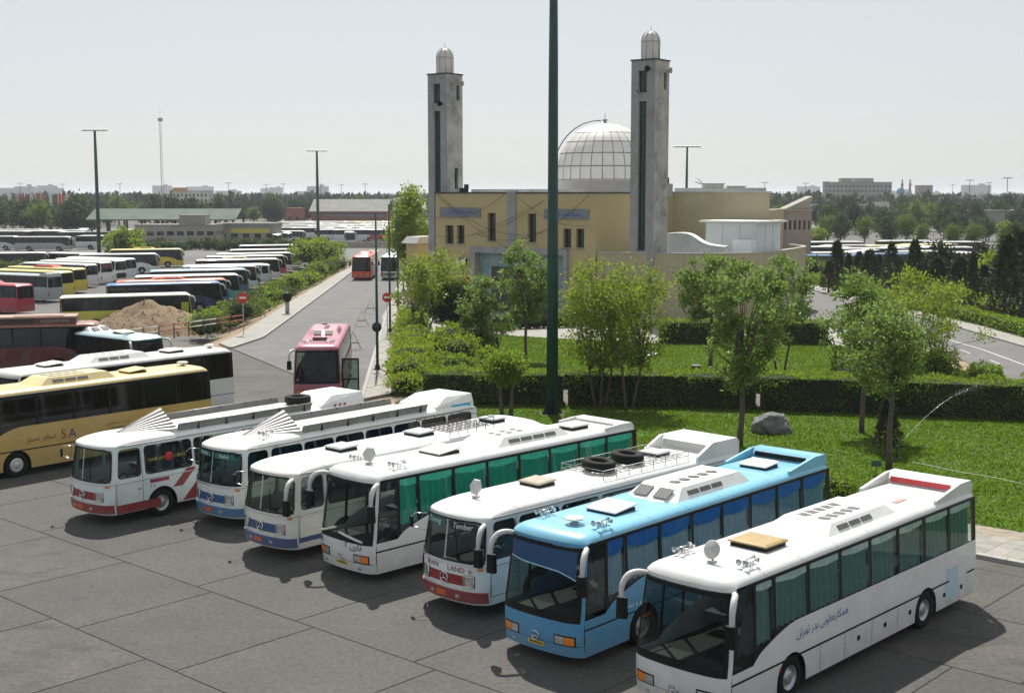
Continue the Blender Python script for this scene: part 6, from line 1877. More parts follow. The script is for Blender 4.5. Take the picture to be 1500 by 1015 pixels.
o = block('apartment_block', 'white four storey block with an orange roof sign in the far trees', 'building', 252, 304, 700, 12.4, 14, white_w, pale_roof, rows=(0.5, 3.6, 6.7, 9.6), cols=9, win=(1.1, 1.5))
MB().box((-5.0, -.3, 13.4), (8, .3, 2.0)).build('roof_sign', material('sign_orange', (.55, .30, .08), .6), o)
o = block('office_block', 'long grey five storey office block on the skyline', 'building', 1213, 1306, 880, 18.6, 16, far_grey, far_grey, rows=(2, 5.4, 8.8, 12.2, 15.4), cols=16, win=(1.6, 1.2))
for x, w2 in ((-8, 8), (4, 12)): MB().box((x, 7, 20.2), (w2, 7, 2.6)).build('plant_room', far_grey, o)
block('tower_house', 'pale narrow tower in the trees before the office block', 'building', 1286, 1303, 560, 7.6, 8, white_w, pale_roof, rows=(1, 4), cols=2)
block('corner_block', 'small grey block right of the two thin minarets', 'building', 1346, 1366, 960, 17, 10, far_grey, white_w, rows=(3, 7, 11), cols=3)
t = thing('shrine', 'far shrine with blue dome and two thin minarets on the skyline', 'shrine', ((1323 - 750) * 1000 / 1913, 1000, 0))
MB().box((0, 0, 5), (10, 10, 12)).build('wall', white_w, t); MB().lathe([(3.2, 11), (3.4, 12.5), (2.6, 14.6), (.1, 16.2)], (-2, 0, 0), 16).build('dome', material('dome_blue', (.10, .25, .42), .4), t)
for x in (-2.8, 3.2): MB().lathe([(.9, 0), (.85, 17), (1.2, 17.4), (1.2, 18.4), (.7, 18.6), (.6, 21), (.05, 22.5)], (x, -6, 0), 10).build('minaret', conc_w, t)
for (p0, p1, yy, zt, nm) in ((1370, 1500, 760, 9.0, 'long pale shed roof on the horizon at the picture edge'), (1450, 1530, 420, 6.2, 'white roofed shed among the trees at the picture edge'), (1190, 1290, 640, 6.0, 'long low shed in front of the office block')):
    block('shed', nm, 'shed', p0, p1, yy, zt - 1, 20, conc_w, pale_roof, parapet=.8)
# buff gatehouse right of the mosque
o = block('gatehouse', 'buff building with slot windows and a slanted roof behind the mosque wing', 'building', 1141, 1190, 212, 8.6, 8, material('pink_buff', (.30, .25, .21), .9, var=.08, vscale=.5), conc_w, rows=(5.6,), cols=7, win=(.36, 1.5), fm=black_trim)
MB().box((-4.2, 3, 4), (4.5, 7, 9.5)).build('side_wall', ochre2, o)
MB().extr([(-1.4, 8.95), (3.0, 11.0), (3.0, 10.5), (2.2, 8.95)], (0, 6, 0), (1, 0, 0), (0, 0, 1), 5).build('slanted_roof', conc_w, o)
# kiosk at the street corner of the mosque
t = thing('kiosk', 'small ochre kiosk with white canopy roof beside the street end minaret', 'kiosk', (-9.75, 139.5, 0), math.atan2(-.6, .8)); MB().box((0, 0, 3.1), (1.6, 3, 6.2)).build('wall', ochre, t); MB().prism([(-1.2, -1.9), (1.0, -1.9), (1.0, 1.7), (-1.2, 1.7)], 6.2, 6.9, top=[(-.8, -1.4), (1.0, -1.4), (1.0, 1.4), (-.8, 1.4)]).build('roof', white_w, t)
# iron stair at the annex end
t = thing('stair_rail', 'dark iron stair landing with railing at the annex end', 'railing', tuple(at(1166, 476)), .2); mb = MB()
for z in (1.0, 2.0): mb.tube([(-1.2, 0, z), (1.0, 0, z), (1.0, 2, z)], .035, 5)
for x in (-1.2, -.1, 1.0): mb.tube([(x, 0, 0), (x, 0, 2.0)], .04, 5)
mb.build('railing', dark_metal, t); MB().box((-.1, .9, .45), (2.3, 2.0, .9)).build('landing', kerb_m, t)
# rooftop plant on the wing
for i, (px, w2, h2, lab) in enumerate(((1044, 2.0, .85, 'pale rooftop plant box behind the wing parapet'), (1078, 1.6, .6, 'smaller rooftop box near the wing end'))):
    t = thing('rooftop_unit', lab, 'rooftop unit', ((px - 750) * 131 / 1913, 131, WT - .25)); MB().box((0, 0, h2 * .5 + .15), (w2, 1.4, h2 + .3)).build('housing', white_w, t); MB().box((0, 0, h2 + .36), (w2 + .2, 1.6, .1)).build('cover', aluminium, t)
    for k in range(3): MB().box((-w2 * .3 + k * w2 * .3, -.705, h2 * .55 + .15), (w2 * .2, .02, h2 * .5)).build('louvre', win_glass, t)
t = thing('antenna', 'lattice dish antenna behind the mosque wing', 'antenna', ((1031 - 750) * 300 / 1913, 300, LOT_Z)); mb = MB()
for sx in (-.5, .5): mb.tube([(sx, 0, 0), (sx * .6, 0, 14.5)], .09, 4)
for k in range(10): mb.tube([(-.5, 0, 4 + k), (.5, 0, 5 + k)], .05, 4)
mb.tube([(-2, 0, 15.5), (1.5, 0, 14.2)], .15, 5); mb.tube([(-1.6, 0, 16.3), (1.2, 0, 13.6)], .1, 5); mb.build('mast', aluminium, t)

# ------------------------------------------------------------------ masts, poles, signs
def light_mast(label, loc, H, r0, seg=10, head=True, group='tall light masts'):
    t = thing('light_mast', label, 'light mast', loc, 0, group)
    MB().tube([(0, 0, 0), (0, 0, H * .4), (0, 0, H * .75), (0, 0, H)], [r0, r0 * .9, r0 * .78, r0 * .6], seg).build('pole', pole_green, t)
    b = MB().box((0, 0, .02), (r0 * 4.2, r0 * 4.2, .05)).build('base_plate', dark_metal, t)
    for k in range(4):
        a = k * math.pi / 2 + .4; MB().extr([(r0 * .9, .04), (r0 * 1.9, .04), (r0 * .9, .65)], (0, 0, 0), (math.cos(a), math.sin(a), 0), (0, 0, 1), .03).build('gusset', dark_metal, b)
    c = MB().box((0, 0, H), (5.0, .16, .16)).build('crossbar', dark_metal, t)
    for x in (-2.3, -1.4, -.5, .5, 1.4, 2.3): MB().box((x, -.1, H + .12), (.62, .4, .22), rx=.35).build('floodlight', grey_plastic, c)
    return t
light_mast('huge dark green light mast rising out of the picture in front of the mosque', (2.1, 67.0, 0), 24.0, .31, 16)
light_mast('dark green light mast with T head on the far side of the lower lot', (-84.2, 265, LOT_Z), 25.4, .42)
light_mast('dark green light mast with T head in front of the brick hall', (-48.4, 325, LOT_Z), 23.2, .42)
light_mast('light mast showing above the mosque wing beside the dish antenna', (33.4, 250, LOT_Z), 21.6, .3)
t = thing('radio_mast', 'thin guyed lattice radio mast against the sky', 'mast', ((238 - 750) * 450 / 1913, 450, LOT_Z)); mb = MB(); Hm = 40
for a in (0, 2.09, 4.19): mb.tube([(.5 * math.cos(a), .5 * math.sin(a), 0), (.35 * math.cos(a), .35 * math.sin(a), Hm - 3)], .07, 4)
for k in range(24):
    z = k * 1.5; mb.tube([(.5, 0, z), (-.25, .43, z + .75), (-.25, -.43, z + 1.5)], .04, 3)
mb.tube([(0, 0, Hm - 3), (0, 0, Hm + 2)], .05, 4); mb.box((0, 0, Hm - 2.2), (1.6, .2, 1.2)); mb.build('lattice', material('mast_paint', (.42, .36, .34), .6), t)
far_lamp = thing('far_lamp', 'thin far lamp post standing in the tree belt', 'lamp post', (0, 0, 0), 0, 'far lamp posts'); MB().tube([(0, 0, 0), (0, 0, 17)], [.14, .09], 5).build('pole', dark_metal, far_lamp); MB().box((0, 0, 17), (2.6, .3, .25)).build('lamp_head', grey_plastic, far_lamp)
for i, (px, Y) in enumerate(((30, 560), (43, 640), (92, 620), (176, 600), (335, 540), (390, 640), (415, 600), (470, 620), (500, 640), (535, 600), (1120, 520), (1180, 560), (1210, 480), (1420, 420), (1448, 520), (1475, 360), (1395, 640))):
    o = far_lamp if i == 0 else copy_tree(far_lamp); o.location = ((px - 750) * Y / 1913, Y, LOT_Z); o['label'] = '%s thin far lamp post from the picture edge, among the far trees' % ORD[i] if i < 20 else ''
# banner poles far left
red_cloth = material('red_banner', (.50, .05, .04), .8); white_cloth = material('white_banner', (.65, .62, .58), .8)
for i, px in enumerate((12, 26, 36, 44, 52, 60, 72, 85, 90, 97, 104)):
    Y = 470 + (i % 3) * 12; t = thing('banner_pole', '%s banner pole from the picture edge in the far park' % ORD[i], 'banner', ((px - 750) * Y / 1913, Y, LOT_Z), 0, 'banner poles in the far park')
    MB().tube([(0, 0, 0), (0, 0, 13)], .1, 5).build('pole', white_w, t); MB().box((.55, 0, 10.2), (.95, .06, 4.4)).build('banner', red_cloth if i % 3 else white_cloth, t)
# slim flag poles beside the street walk
for i, (px, py, H) in enumerate(((553, 541, 10.0), (571.5, 486, 10.4), (583, 448, 10.4), (591, 426, 10.4), (597, 412, 10.4))):
    p = at(px, py, .13); t = thing('flag_pole', '%s slim dark flag pole up the street walk' % ORD[i], 'flag pole', tuple(p), 0, 'flag poles on the street walk')
    MB().tube([(0, 0, 0), (0, 0, H * .5), (0, 0, H)], [.10, .085, .055], 8).build('pole', pole_green, t); MB().box((0, 0, .03), (.5, .5, .06)).box((0, 0, .18), (.3, .3, .26)).build('foot', dark_metal, t); MB().lathe([(.001, H + .1), (.07, H + .05), (.001, H)], (0, 0, 0), 8).build('ball', dark_metal, t)
sign_red = material('sign_red', (.55, .03, .03), .45); sign_w = material('sign_white_film', (.8, .8, .8), .5)
def no_entry(label, p, h=2.6, r=.38):
    t = thing('no_entry_sign', label, 'road sign', tuple(p), 0, 'no entry signs'); MB().tube([(0, 0, 0), (0, 0, h)], .035, 6).build('post', grey_plastic, t)
    pl = MB().lathe([(.001, .0), (r, .0), (r, .02), (.001, .02)], (0, -.06, h), 24, axis='Y').build('sign_plate', sign_red, t); MB().box((0, -.068, h), (r * 1.3, .01, r * .34)).build('white_bar', sign_w, pl)
no_entry('red no entry sign on a thin post beside the street flag poles', at(567.5, 492, .13), 3.1)
no_entry('red no entry sign at the rail by the lower bus lot', at(357, 492), 3.1, .42)
p = at(553, 541, .13); t = thing('round_sign', 'grey back of a round sign mounted on the closest flag pole', 'road sign', (p.x, p.y - .14, 2.9)); MB().lathe([(.001, 0), (.32, 0), (.32, .02), (.001, .02)], (0, 0, 0), 24, axis='Y').build('sign_plate', dark_metal, t); MB().box((0, .06, 0), (.1, .1, .3)).build('bracket', dark_metal, t)
def a_frame(label, p, rz):
    t = thing('road_barrier', label, 'barrier', tuple(p), rz, 'trestle barriers on the road')
    for y in (-.35, .35):
        mb = MB(); mb.bar((-.62, y, 0), (0, y * .2, 1.35), .035); mb.bar((.62, y, 0), (0, y * .2, 1.35), .035); mb.build('trestle_leg', white_w, t)
    MB().bar((-.4, -.25, .5), (.4, -.25, .5), .03).bar((-.4, .25, .5), (.4, .25, .5), .03).build('cross_rail', material('barrier_red', (.35, .10, .08), .6), t)
a_frame('farthest trestle barrier standing on the road', at(543, 459), .2); a_frame('middle trestle barrier standing on the road', at(530, 478), .1); a_frame('trestle barrier beside the pink coach', at(517.5, 512), .3)
# rail and posts along the lower lot
t = thing('guard_rail', 'red and white pipe rail between the forecourt and the earth heap', 'rail', (-31, 97, 0)); A = Vector((-31, 97.2, 0)); B = Vector((-23.4, 112.5, 0)); A = Vector((-33, 93.5, 0))
d = B - A; N = 12
for k in range(N + 1):
    q = A + d * k / N - Vector((-31, 97, 0)); MB().tube([(q.x, q.y, -.2), (q.x, q.y, 1.05)], .05, 6).build('post', dark_metal, t)
for k in range(N):
    a = A + d * k / N - Vector((-31, 97, 0)); c = A + d * (k + 1) / N - Vector((-31, 97, 0))
    for z in (.95, .55): MB().tube([a + Vector((0, 0, z)), c + Vector((0, 0, z))], .045, 6).build('rail', material('rail_red', (.35, .08, .06), .6) if (k // 2) % 2 else white_w, t)
# bollard lamp and bin
p = at(421, 459, .13); t = thing('bollard_lamp', 'black globe bollard lamp on a concrete stub by the road walk', 'bollard', tuple(p)); MB().tube([(0, 0, 0), (0, 0, 1.1)], .2, 8).build('stub', kerb_m, t); MB().lathe([(.001, 1.1), (.3, 1.15), (.5, 1.55), (.42, 1.9), (.001, 2.05)], (0, 0, 0), 12).build('globe', black_trim, t)
p = at(333, 477, LOT_Z); t = thing('litter_bin', 'grey litter bin near the no entry sign of the lower lot', 'bin', tuple(p)); MB().box((0, 0, .75), (.9, .9, 1.5)).build('bin_body', far_grey, t); MB().box((0, 0, 1.55), (1.0, 1.0, .1)).build('lid', dark_metal, t)
# wheel stops in front of the lot column
ws = MB().prism([(-1.0, -.14), (1.0, -.14), (1.0, .14), (-1.0, .14)], 0, .22, top=[(-.98, -.08), (.98, -.08), (.98, .08), (-.98, .08)]).mesh('wheel_stop', material('wheel_stop', (.06, .06, .058), .9))  # concrete stops coloured near-black, standing in for their shadows
for i, (px, py) in enumerate(((305, 474), (318, 468), (330, 462), (345, 456), (352, 449), (362, 443), (373, 437), (385, 431), (393, 425), (402, 419), (412, 413), (421, 407), (431, 401), (440, 395))):
    p = at(px, py, LOT_Z + .015); o = inst('wheel_stop', ws, None, (p.x, p.y, LOT_Z + .012), R(11)); o.scale = (1.6, 1.2, 1); tag(o, '%s shadow-dark wheel stop from the earth heap in front of the parked coaches' % ORD[i], 'wheel stop', 'wheel stops in the lower lot')
# earth heap
mb = MB(); c = at(214, 488, LOT_Z); NX, NY = 60, 34
def hp(u, v):
    x, y = (u - .5) * 15, (v - .5) * 11
    r = math.sqrt((x / 7.2) ** 2 + (y / 5.2) ** 2)
    h = max(0, 1 - r) ** .85 * 3.0 + .55 * max(0, 1 - r) * noise.noise(Vector((x * .5, y * .5, 1))) * 2
    h += (noise.noise(Vector((x * 2.2, y * 2.2, 3))) * .22 + noise.noise(Vector((x * 5, y * 5, 3))) * .10) * min(1, max(0, 1.15 - r) * 3)
    return (x, y, h - .05)
heap = mb.grid(hp, NX, NY).build('earth_heap', material('loose_earth', (.205, .145, .088), .95, var=.35, vscale=2.5, bump=1.0, bscale=6), None, (c.x + .3, c.y + 1.5, LOT_Z)); tag(heap, 'brown heap of loose earth in front of the lime yellow coach', 'earth heap')
rg = random.Random(5); clod = []
for k in range(3):
    m2 = bmesh.new(); bmesh.ops.create_icosphere(m2, subdivisions=1, radius=.5)
    for v in m2.verts: v.co *= rg.uniform(.7, 1.2)
    me = bpy.data.meshes.new('clod'); m2.to_mesh(me); m2.free(); me.materials.append(MATS['loose_earth']); clod.append(me)
mb = MB()
for k in range(650):
    u, v = rg.random(), rg.random(); q = hp(u, v)
    if q[2] < .05: continue
    s = rg.uniform(.05, .2); me = clod[k % 3]
    mb.add([(q[0] + p.co.x * s, q[1] + p.co.y * s, q[2] + p.co.z * s) for p in me.vertices], [tuple(f.vertices) for f in me.polygons])
cl = mb.build('clods', MATS['loose_earth'], heap); cl['kind'] = 'stuff'

# ------------------------------------------------------------------ far buses
def far_bus(body, roof, label):
    b = Bus(label, lod=0, body=body, roof=roof, group='buses in the far terminal lot', name='far_bus')
    mb = MB(); side = b.lower_outline((-2.9, 3.2)) + [(b.XF, b.zb), (b.XR, b.zb)]
    for f in 'LR': mb.add(*b.panel(f, [side]), 0, True)
    W = b.W; mb.add(*b.panel('F', [[(-W, b.z0), (W, b.z0), (W, 1.1), (-W, 1.1)]], fine=False)); mb.add(*b.panel('B', [[(-W, b.z0), (W, b.z0), (W, 1.75), (-W, 1.75)]], fine=False))
    mb.build('body', b.body_m, b.root)
    for f in 'LR': b.put('glazing', dark_glass, f, [[(b.XR, b.zb), (b.XF, b.zb), (b.XF, b.zc), (b.XR, b.zc)]], -.01)
    b.put('windscreen', dark_glass, 'F', [[(-W, 1.1), (W, 1.1), (W, b.zc), (-W, b.zc)]], -.01, fine=False); b.put('rear_window', dark_glass, 'B', [[(-W, 1.75), (W, 1.75), (W, b.zc), (-W, b.zc)]], -.01, fine=False)
    MB().grid(lambda u, v: b.roof_pt(math.sin((v - .5) * math.pi), u), 8, 8).build('roof', b.roof_m, b.root)
    for x in (-2.9, 3.2):
        for sg in (-1, 1): inst('wheel', tyre_me, b.root, (x, sg * 1.08, .51))
    return b.root
fbp = [far_bus((.62, .64, .64), (.8, .8, .78), 'white bus among the parked rows'), far_bus((.55, .57, .58), (.74, .74, .70), 'pale grey bus among the parked rows'), far_bus((.40, .05, .05), (.62, .60, .56), 'red sided bus among the parked rows'), far_bus((.56, .50, .08), (.72, .68, .35), 'yellow bus among the parked rows'), far_bus((.04, .12, .34), (.12, .24, .46), 'blue bus among the parked rows')]
first = [True] * 5; cnt = 0
rg = random.Random(77)
def put_far(x, y, rz, k, lab):
    global cnt
    o = fbp[k] if first[k] else copy_tree(fbp[k]); first[k] = False
    o.location = (x, y, LOT_Z + .01); o.rotation_euler = (0, 0, rz); o['label'] = lab; cnt += 1
NMF = ['white', 'pale grey', 'red sided', 'yellow', 'blue']
for row, (Y, n) in enumerate(((352, 7), (372, 8), (395, 9), (420, 10), (448, 10))):
    for i in range(n):
        px = 425 + 190 * (i + .5) / n + rg.uniform(-3, 3); k = rg.choice((0, 0, 0, 1, 1, 2, 3) if row > 1 else (0, 0, 1, 2))
        if row == 0 and px < 480: continue
        put_far((px - 750) * Y / 1913, Y + rg.uniform(-2, 2), rg.choice((.05, .12, .08)) , k, '%s bus along the %s far row before the brick hall, %s' % (ORD[i], ORD[row], NMF[k]))
for i, (px, Y, k, rz) in enumerate(((1200, 205, 4, .1), (1200, 238, 0, .1), (1228, 215, 1, .2), (1250, 245, 2, .1), (1262, 222, 0, .9), (1283, 232, 0, .1), (1300, 210, 4, .15), (1318, 244, 3, .1), (1340, 238, 0, .1), (1352, 220, 0, .2), (1362, 250, 3, .2), (1385, 236, 0, .15), (1432, 212, 0, -1.3), (1225, 262, 0, .1), (1330, 268, 1, .1), (1400, 262, 0, .1))):
    put_far((px - 750) * Y / 1913, Y, rz, k, '%s bus counted from the gatehouse in the yard beyond the conifers, %s' % (ORD[i], NMF[k]))
for i, (px, Y) in enumerate(((150, 300), (165, 330), (190, 345), (215, 352), (120, 330), (90, 345), (60, 338), (30, 350), (10, 336))):
    k = (0, 1, 0, 2)[i % 4]; put_far((px - 750) * Y / 1913, Y, rg.uniform(-.2, .2), k, '%s %s bus around the terminal canopy' % (ORD[i], NMF[k]))

# low boundary wall and fence beyond the conifers
o = MB().box((0, 0, .9), (75, .3, 1.8)).build('boundary_wall', brick_m, None, (78, 196, LOT_Z), .1); tag(o, 'long low brick boundary wall behind the conifers', 'wall')
o = MB().box((0, 0, .7), (150, .25, 1.4)).build('boundary_wall', far_grey, None, (-60, 308.5, LOT_Z), 0); tag(o, 'long grey wall between the cross road and the terminal', 'wall')
for i in range(26):
    px = 180 + i * 11 + rnd.uniform(-4, 4); Y = 296 + rnd.uniform(-4, 6)
    bush('median_shrub', 'shrub in the planted median before the terminal', ((px - 750) * Y / 1913, Y, LOT_Z), rnd.uniform(1.2, 2.2), rnd.uniform(1.4, 2.6), ('bank', 'far', 'dark')[i % 3], 260, .55, 400 + i, 'shrubs in the terminal median', .5, cat='shrub')
for i in range(14):
    px = -5 + i * 9; Y = 205 + rnd.uniform(-4, 4)
    bush('median_shrub', 'shrub in the lot median beside the white coaches', ((px - 750) * Y / 1913, Y, LOT_Z), rnd.uniform(1.6, 2.4), rnd.uniform(1.2, 2.2), ('bank', 'far')[i % 2], 300, .5, 440 + i, 'shrubs in the lot median', .5, cat='shrub')
# skyline blocks far away
rg = random.Random(31)
for i in range(26):
    px = rg.uniform(-30, 470) if i < 18 else rg.uniform(1130, 1520); Y = rg.uniform(2500, 3600); w = rg.uniform(20, 70); h = rg.uniform(14, 30)
    o = thing('skyline_block', 'pale hazy apartment block on the far skyline', 'building', ((px - 750) * Y / 1913, Y, LOT_Z), 0, 'hazy blocks on the skyline'); MB().box((0, 0, h / 2), (w, 18, h)).box((w * .2, 0, h + 1.5), (w * .2, 8, 3)).build('wall', far_grey, o)

# ------------------------------------------------------------------ garden details
m2 = bmesh.new(); bmesh.ops.create_icosphere(m2, subdivisions=4, radius=1)
for v in m2.verts:
    k = 1 + .25 * noise.noise(v.co * 1.3) + .14 * noise.noise(v.co * 3.1) + .07 * abs(noise.noise(v.co * 7))
    v.co = Vector((v.co.x * .95 * k, v.co.y * .75 * k, max(-.3, v.co.z * .72 * k)))
me = bpy.data.meshes.new('boulder'); m2.to_mesh(me); m2.free(); me.materials.append(material('boulder_stone', (.16, .16, .165), .9, var=.35, vscale=2.2, bump=.8, bscale=6))
p = at(1135, 637); o = inst('boulder', me, None, (p.x, p.y + .6, .25), .3); tag(o, 'grey rugged boulder lying on the front lawn', 'boulder')
for pl in o.data.polygons: pl.use_smooth = False
p = at(932, 521); o = MB().lathe([(1.5, 0), (1.5, .16), (1.3, .18), (1.28, 0)], (0, 0, 0), 28).build('ring_edging', sign_w, None, (p.x, p.y, .03)); tag(o, 'white ring edging round a plant on the upper lawn', 'edging')
p = at(1283, 697); t = thing('lawn_sign', 'small dark green sign on a post in the front lawn', 'sign', tuple(p)); MB().tube([(0, 0, 0), (0, 0, .5)], .02, 5).build('post', dark_metal, t); MB().box((0, -.02, .52), (.42, .03, .24), rx=-.15).build('sign_plate', material('lawn_sign_green', (.02, .09, .07), .5), t)
p = at(1019, 546); t = thing('garden_floodlight', 'small black floodlight on the upper lawn', 'floodlight', tuple(p)); MB().box((0, 0, .35), (.5, .25, .35), rx=.4).build('lamp_head', black_trim, t); MB().tube([(0, 0, 0), (0, 0, .3)], .03, 5).build('stake', dark_metal, t)
# sprinkler with its jet of drops
p = at(1313, 672); t = thing('sprinkler', 'lawn sprinkler throwing a thin jet of water over the front lawn', 'sprinkler', tuple(p)); MB().tube([(0, 0, 0), (0, 0, .45)], .03, 6).box((0, 0, .48), (.16, .1, .1)).box((0, 0, .03), (.5, .3, .05)).build('riser', dark_metal, t)
water_m = glass('water_drop', (.85, .9, .92), 1.6, .05); nt = water_m.node_tree
df = nt.nodes.new('ShaderNodeBsdfTranslucent'); df.inputs[0].default_value = (.9, .95, .95, 1)
mb = MB(); rg = random.Random(4)
e = at(1445, 588, 2.6); e = Vector((p.x + 5.2, p.y + 4.2, 0)) - p
for k in range(700):
    u = rg.random() ** .8; q = Vector((e.x * u, e.y * u, .5 + 4.2 * u - 2.0 * u * u)); sp = .015 + .35 * max(0, u - .55) ** 1.5
    q += Vector((rg.gauss(0, sp), rg.gauss(0, sp), rg.gauss(0, sp) - .2 * max(0, u - .6))); s = rg.uniform(.003, .007) * (1.2 - .4 * u)
    mb.add([q + Vector((s, 0, 0)), q + Vector((0, s, 0)), q + Vector((-s, 0, 0)), q + Vector((0, -s, 0)), q + Vector((0, 0, s * 1.5)), q - Vector((0, 0, s * 1.5))], [(0, 1, 4), (1, 2, 4), (2, 3, 4), (3, 0, 4), (1, 0, 5), (2, 1, 5), (3, 2, 5), (0, 3, 5)], 0, True)
mb.tube([(e.x * u, e.y * u, .5 + 4.2 * u - 2.0 * u * u) for u in (0, .1, .2, .3, .4, .5, .6)], [.003, .004, .004, .004, .003, .003, .002], 5)
wj = mb.build('water_jet', material('water_spray', (.8, .86, .86), .1, translucent=(.8, .86, .86), trans_amt=.5), t); wj['kind'] = 'stuff'
for i, (a, c, lab) in enumerate((((1335, 677), (1505, 709), 'thin pale hose lying across the lawn near the sprinkler')  ,)):
    A, B = at(*a, .1), at(*c, .1); pts = [A.lerp(B, k / 12) + Vector((0, .12 * math.sin(k * .9), 0)) - A for k in range(13)]
    o = MB().tube(pts, .008, 5).build('garden_hose', sign_w, None, A); tag(o, lab, 'hose')
for (sx0, sx1, sy0, sy1, tx) in ((645, 704, 304, 318, 'السلام علیک یا مهدی'), (798, 863, 306.5, 321, 'مسجد صاحب الزمان')):      # calligraphy on the tile panels
    vs, fs_ = text_flat(persian(tx)); xm = (sx0 + sx1) / 2; wd_ = max(v[0] for v in vs) * 2; c = F0 + MA * fs(xm) - MN * .115; k = (fs(sx1) - fs(sx0)) * .62 / wd_; ky = (fz(xm, sy0) - fz(xm, sy1)) * .8 / (2 * max(v[1] for v in vs)); zc_ = (fz(xm, sy0) + fz(xm, sy1)) / 2
    MB().add([tuple(c + MA * x * k + Vector((0, 0, zc_ + y * ky))) for x, y in vs], fs_).build('lettering', material('tile_blue', (.02, .05, .40), .4), mosque)
t = thing('alarm_box', 'small red box on the mosque wall by the portal', 'box', tuple(F0 + MA * fs(686) - MN * .3 + Vector((0, 0, 2.4)))); MB().box((0, 0, .4), (.5, .3, .9), math.atan2(-.6, .8)).build('housing', sign_red, t); MB().box((0, 0, .9), (.56, .36, .08), math.atan2(-.6, .8)).build('cap', sign_red, t)

# the passer-by: one skinned body with clothes by height
def person(label, loc, rz, top, legs):
    t = thing('person', label, 'person', loc, rz)
    J = {'pelvis': (0, 0, .95), 'chest': (0, 0, 1.25), 'neck': (0, 0, 1.48), 'head': (.02, 0, 1.62), 'crown': (.02, 0, 1.74), 'shl': (0, .19, 1.42), 'ell': (-.04, .25, 1.14), 'hal': (.06, .24, .88), 'shr': (0, -.19, 1.42), 'elr': (-.02, -.25, 1.14), 'har': (.12, -.22, .92), 'hipl': (0, .1, .9), 'knl': (.06, .11, .5), 'anl': (.02, .11, .08), 'tol': (.16, .12, .03), 'hipr': (0, -.1, .9), 'knr': (.0, -.11, .5), 'anr': (-.1, -.11, .09), 'tor': (.04, -.12, .03)}
    ed = [('pelvis', 'chest'), ('chest', 'neck'), ('neck', 'head'), ('head', 'crown'), ('neck', 'shl'), ('shl', 'ell'), ('ell', 'hal'), ('neck', 'shr'), ('shr', 'elr'), ('elr', 'har'), ('pelvis', 'hipl'), ('hipl', 'knl'), ('knl', 'anl'), ('anl', 'tol'), ('pelvis', 'hipr'), ('hipr', 'knr'), ('knr', 'anr'), ('anr', 'tor')]
    rad = {'pelvis': .15, 'chest': .15, 'neck': .06, 'head': .095, 'crown': .07, 'shl': .075, 'shr': .075, 'ell': .05, 'elr': .05, 'hal': .035, 'har': .035, 'hipl': .1, 'hipr': .1, 'knl': .065, 'knr': .065, 'anl': .045, 'anr': .045, 'tol': .04, 'tor': .04}
    ks = list(J); me = bpy.data.meshes.new('body'); me.from_pydata([J[k] for k in ks], [(ks.index(a), ks.index(b)) for a, b in ed], [])
    o = bpy.data.objects.new('body', me); link(o, t); sk = o.modifiers.new('skin', 'SKIN'); ss = o.modifiers.new('sub', 'SUBSURF'); ss.levels = 1; ss.render_levels = 1
    for k, v in zip(ks, me.skin_vertices[0].data): v.radius = (rad[k],) * 2; v.use_root = (k == 'pelvis')
    m = bpy.data.materials.new('clothes'); m.use_nodes = True; nt = m.node_tree; b = nt.nodes['Principled BSDF']; b.inputs['Roughness'].default_value = .85
    tc = nt.nodes.new('ShaderNodeTexCoord'); sx = nt.nodes.new('ShaderNodeSeparateXYZ'); nt.links.new(tc.outputs['Object'], sx.inputs[0]); mr = nt.nodes.new('ShaderNodeMapRange'); mr.inputs[2].default_value = 1.8; nt.links.new(sx.outputs['Z'], mr.inputs[0])
    cr = nt.nodes.new('ShaderNodeValToRGB'); cr.color_ramp.interpolation = 'CONSTANT'; el = cr.color_ramp.elements; el[0].color = (.02, .02, .02, 1); el[0].position = 0; el[1].position = .06; el[1].color = legs + (1,)
    for pos, c in ((.53, top), (.83, (.42, .25, .17)), (.925, (.015, .012, .01))): e2 = el.new(pos); e2.color = c + (1,)
    nt.links.new(mr.outputs[0], cr.inputs[0]); nt.links.new(cr.outputs[0], b.inputs['Base Color']); me.materials.append(m)
    return t
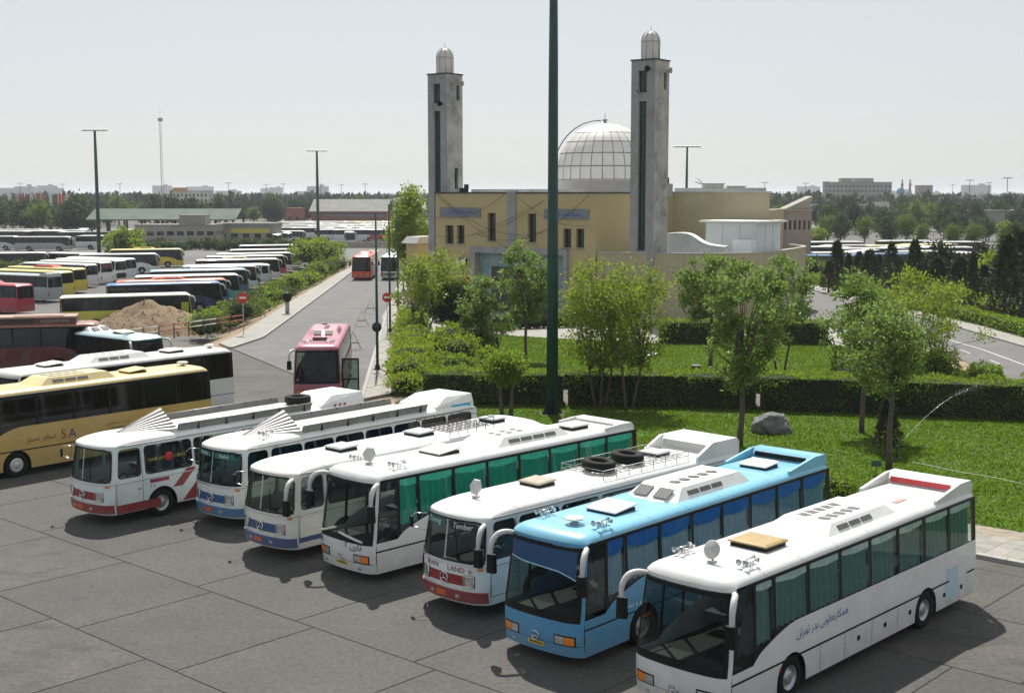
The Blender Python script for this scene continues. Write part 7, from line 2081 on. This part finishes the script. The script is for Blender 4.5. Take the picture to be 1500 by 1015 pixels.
p = at(604, 470, .13); person('person in white shirt and dark trousers walking on the street walk', (p.x, p.y, .02), -1.2, (.6, .6, .58), (.03, .03, .04))
p = at(447, 372, LOT_Z); t = None

# ordinal labels for rows of look-alikes
def ordinals(group, key, fmt):
    it = sorted([o for o in COL.objects if o.get('group') == group], key=key)
    for i, o in enumerate(it):
        n = i + 1
        w = ORD[i] if i < 20 else ('twenty ' + ORD[i - 20] if i < 40 else 'forty ' + ORD[i - 40] if i < 60 else None)
        if w: o['label'] = fmt % w
ordinals('golden shrubs along the street walk', lambda o: o.location.y, '%s golden shrub up the street walk, counted from the bus row')
ordinals('dark conifers along the side road', lambda o: o.location.x / o.location.y, '%s dark slender conifer from the mosque annex beyond the side road')
ordinals('shrubs on the road bank', lambda o: o.location.y, '%s untrimmed shrub up the road bank, counted from the earth heap')
ordinals('plants edging the mosque plaza', lambda o: o.location.x, '%s low plant from the street in the plaza edging row')
ordinals('hazy blocks on the skyline', lambda o: o.location.x / o.location.y, '%s hazy block along the skyline from the picture edge')
ordinals('leafy trees beyond the side road', lambda o: o.location.x / o.location.y, '%s leafy tree from the mosque in the grounds beyond the side road')
ordinals('shrubs between the conifers', lambda o: o.location.x / o.location.y, '%s green shrub from the mosque annex between the conifers')
ordinals('shrubs in the terminal median', lambda o: o.location.x, '%s shrub from the tall mast in the median before the terminal')
ordinals('shrubs in the lot median', lambda o: o.location.x, '%s shrub from the picture edge in the lot median')

# ------------------------------------------------------------------ air
hz = MB().box((0, 150, 20.2), (33000, 33000, 45.6)).build('haze', None)
hz.data.materials.clear()
hm = bpy.data.materials.new('haze'); hm.use_nodes = True; nt = hm.node_tree; nt.nodes.clear()
ho = nt.nodes.new('ShaderNodeOutputMaterial'); hv = nt.nodes.new('ShaderNodeVolumePrincipled')
hv.inputs['Color'].default_value = (.86, .92, 1.0, 1); hv.inputs['Density'].default_value = .00014; hv.inputs['Anisotropy'].default_value = .3
nt.links.new(hv.outputs[0], ho.inputs['Volume']); hz.data.materials.append(hm)
tag(hz, 'pale thin haze hanging over the whole terminal', 'haze', kind='stuff')
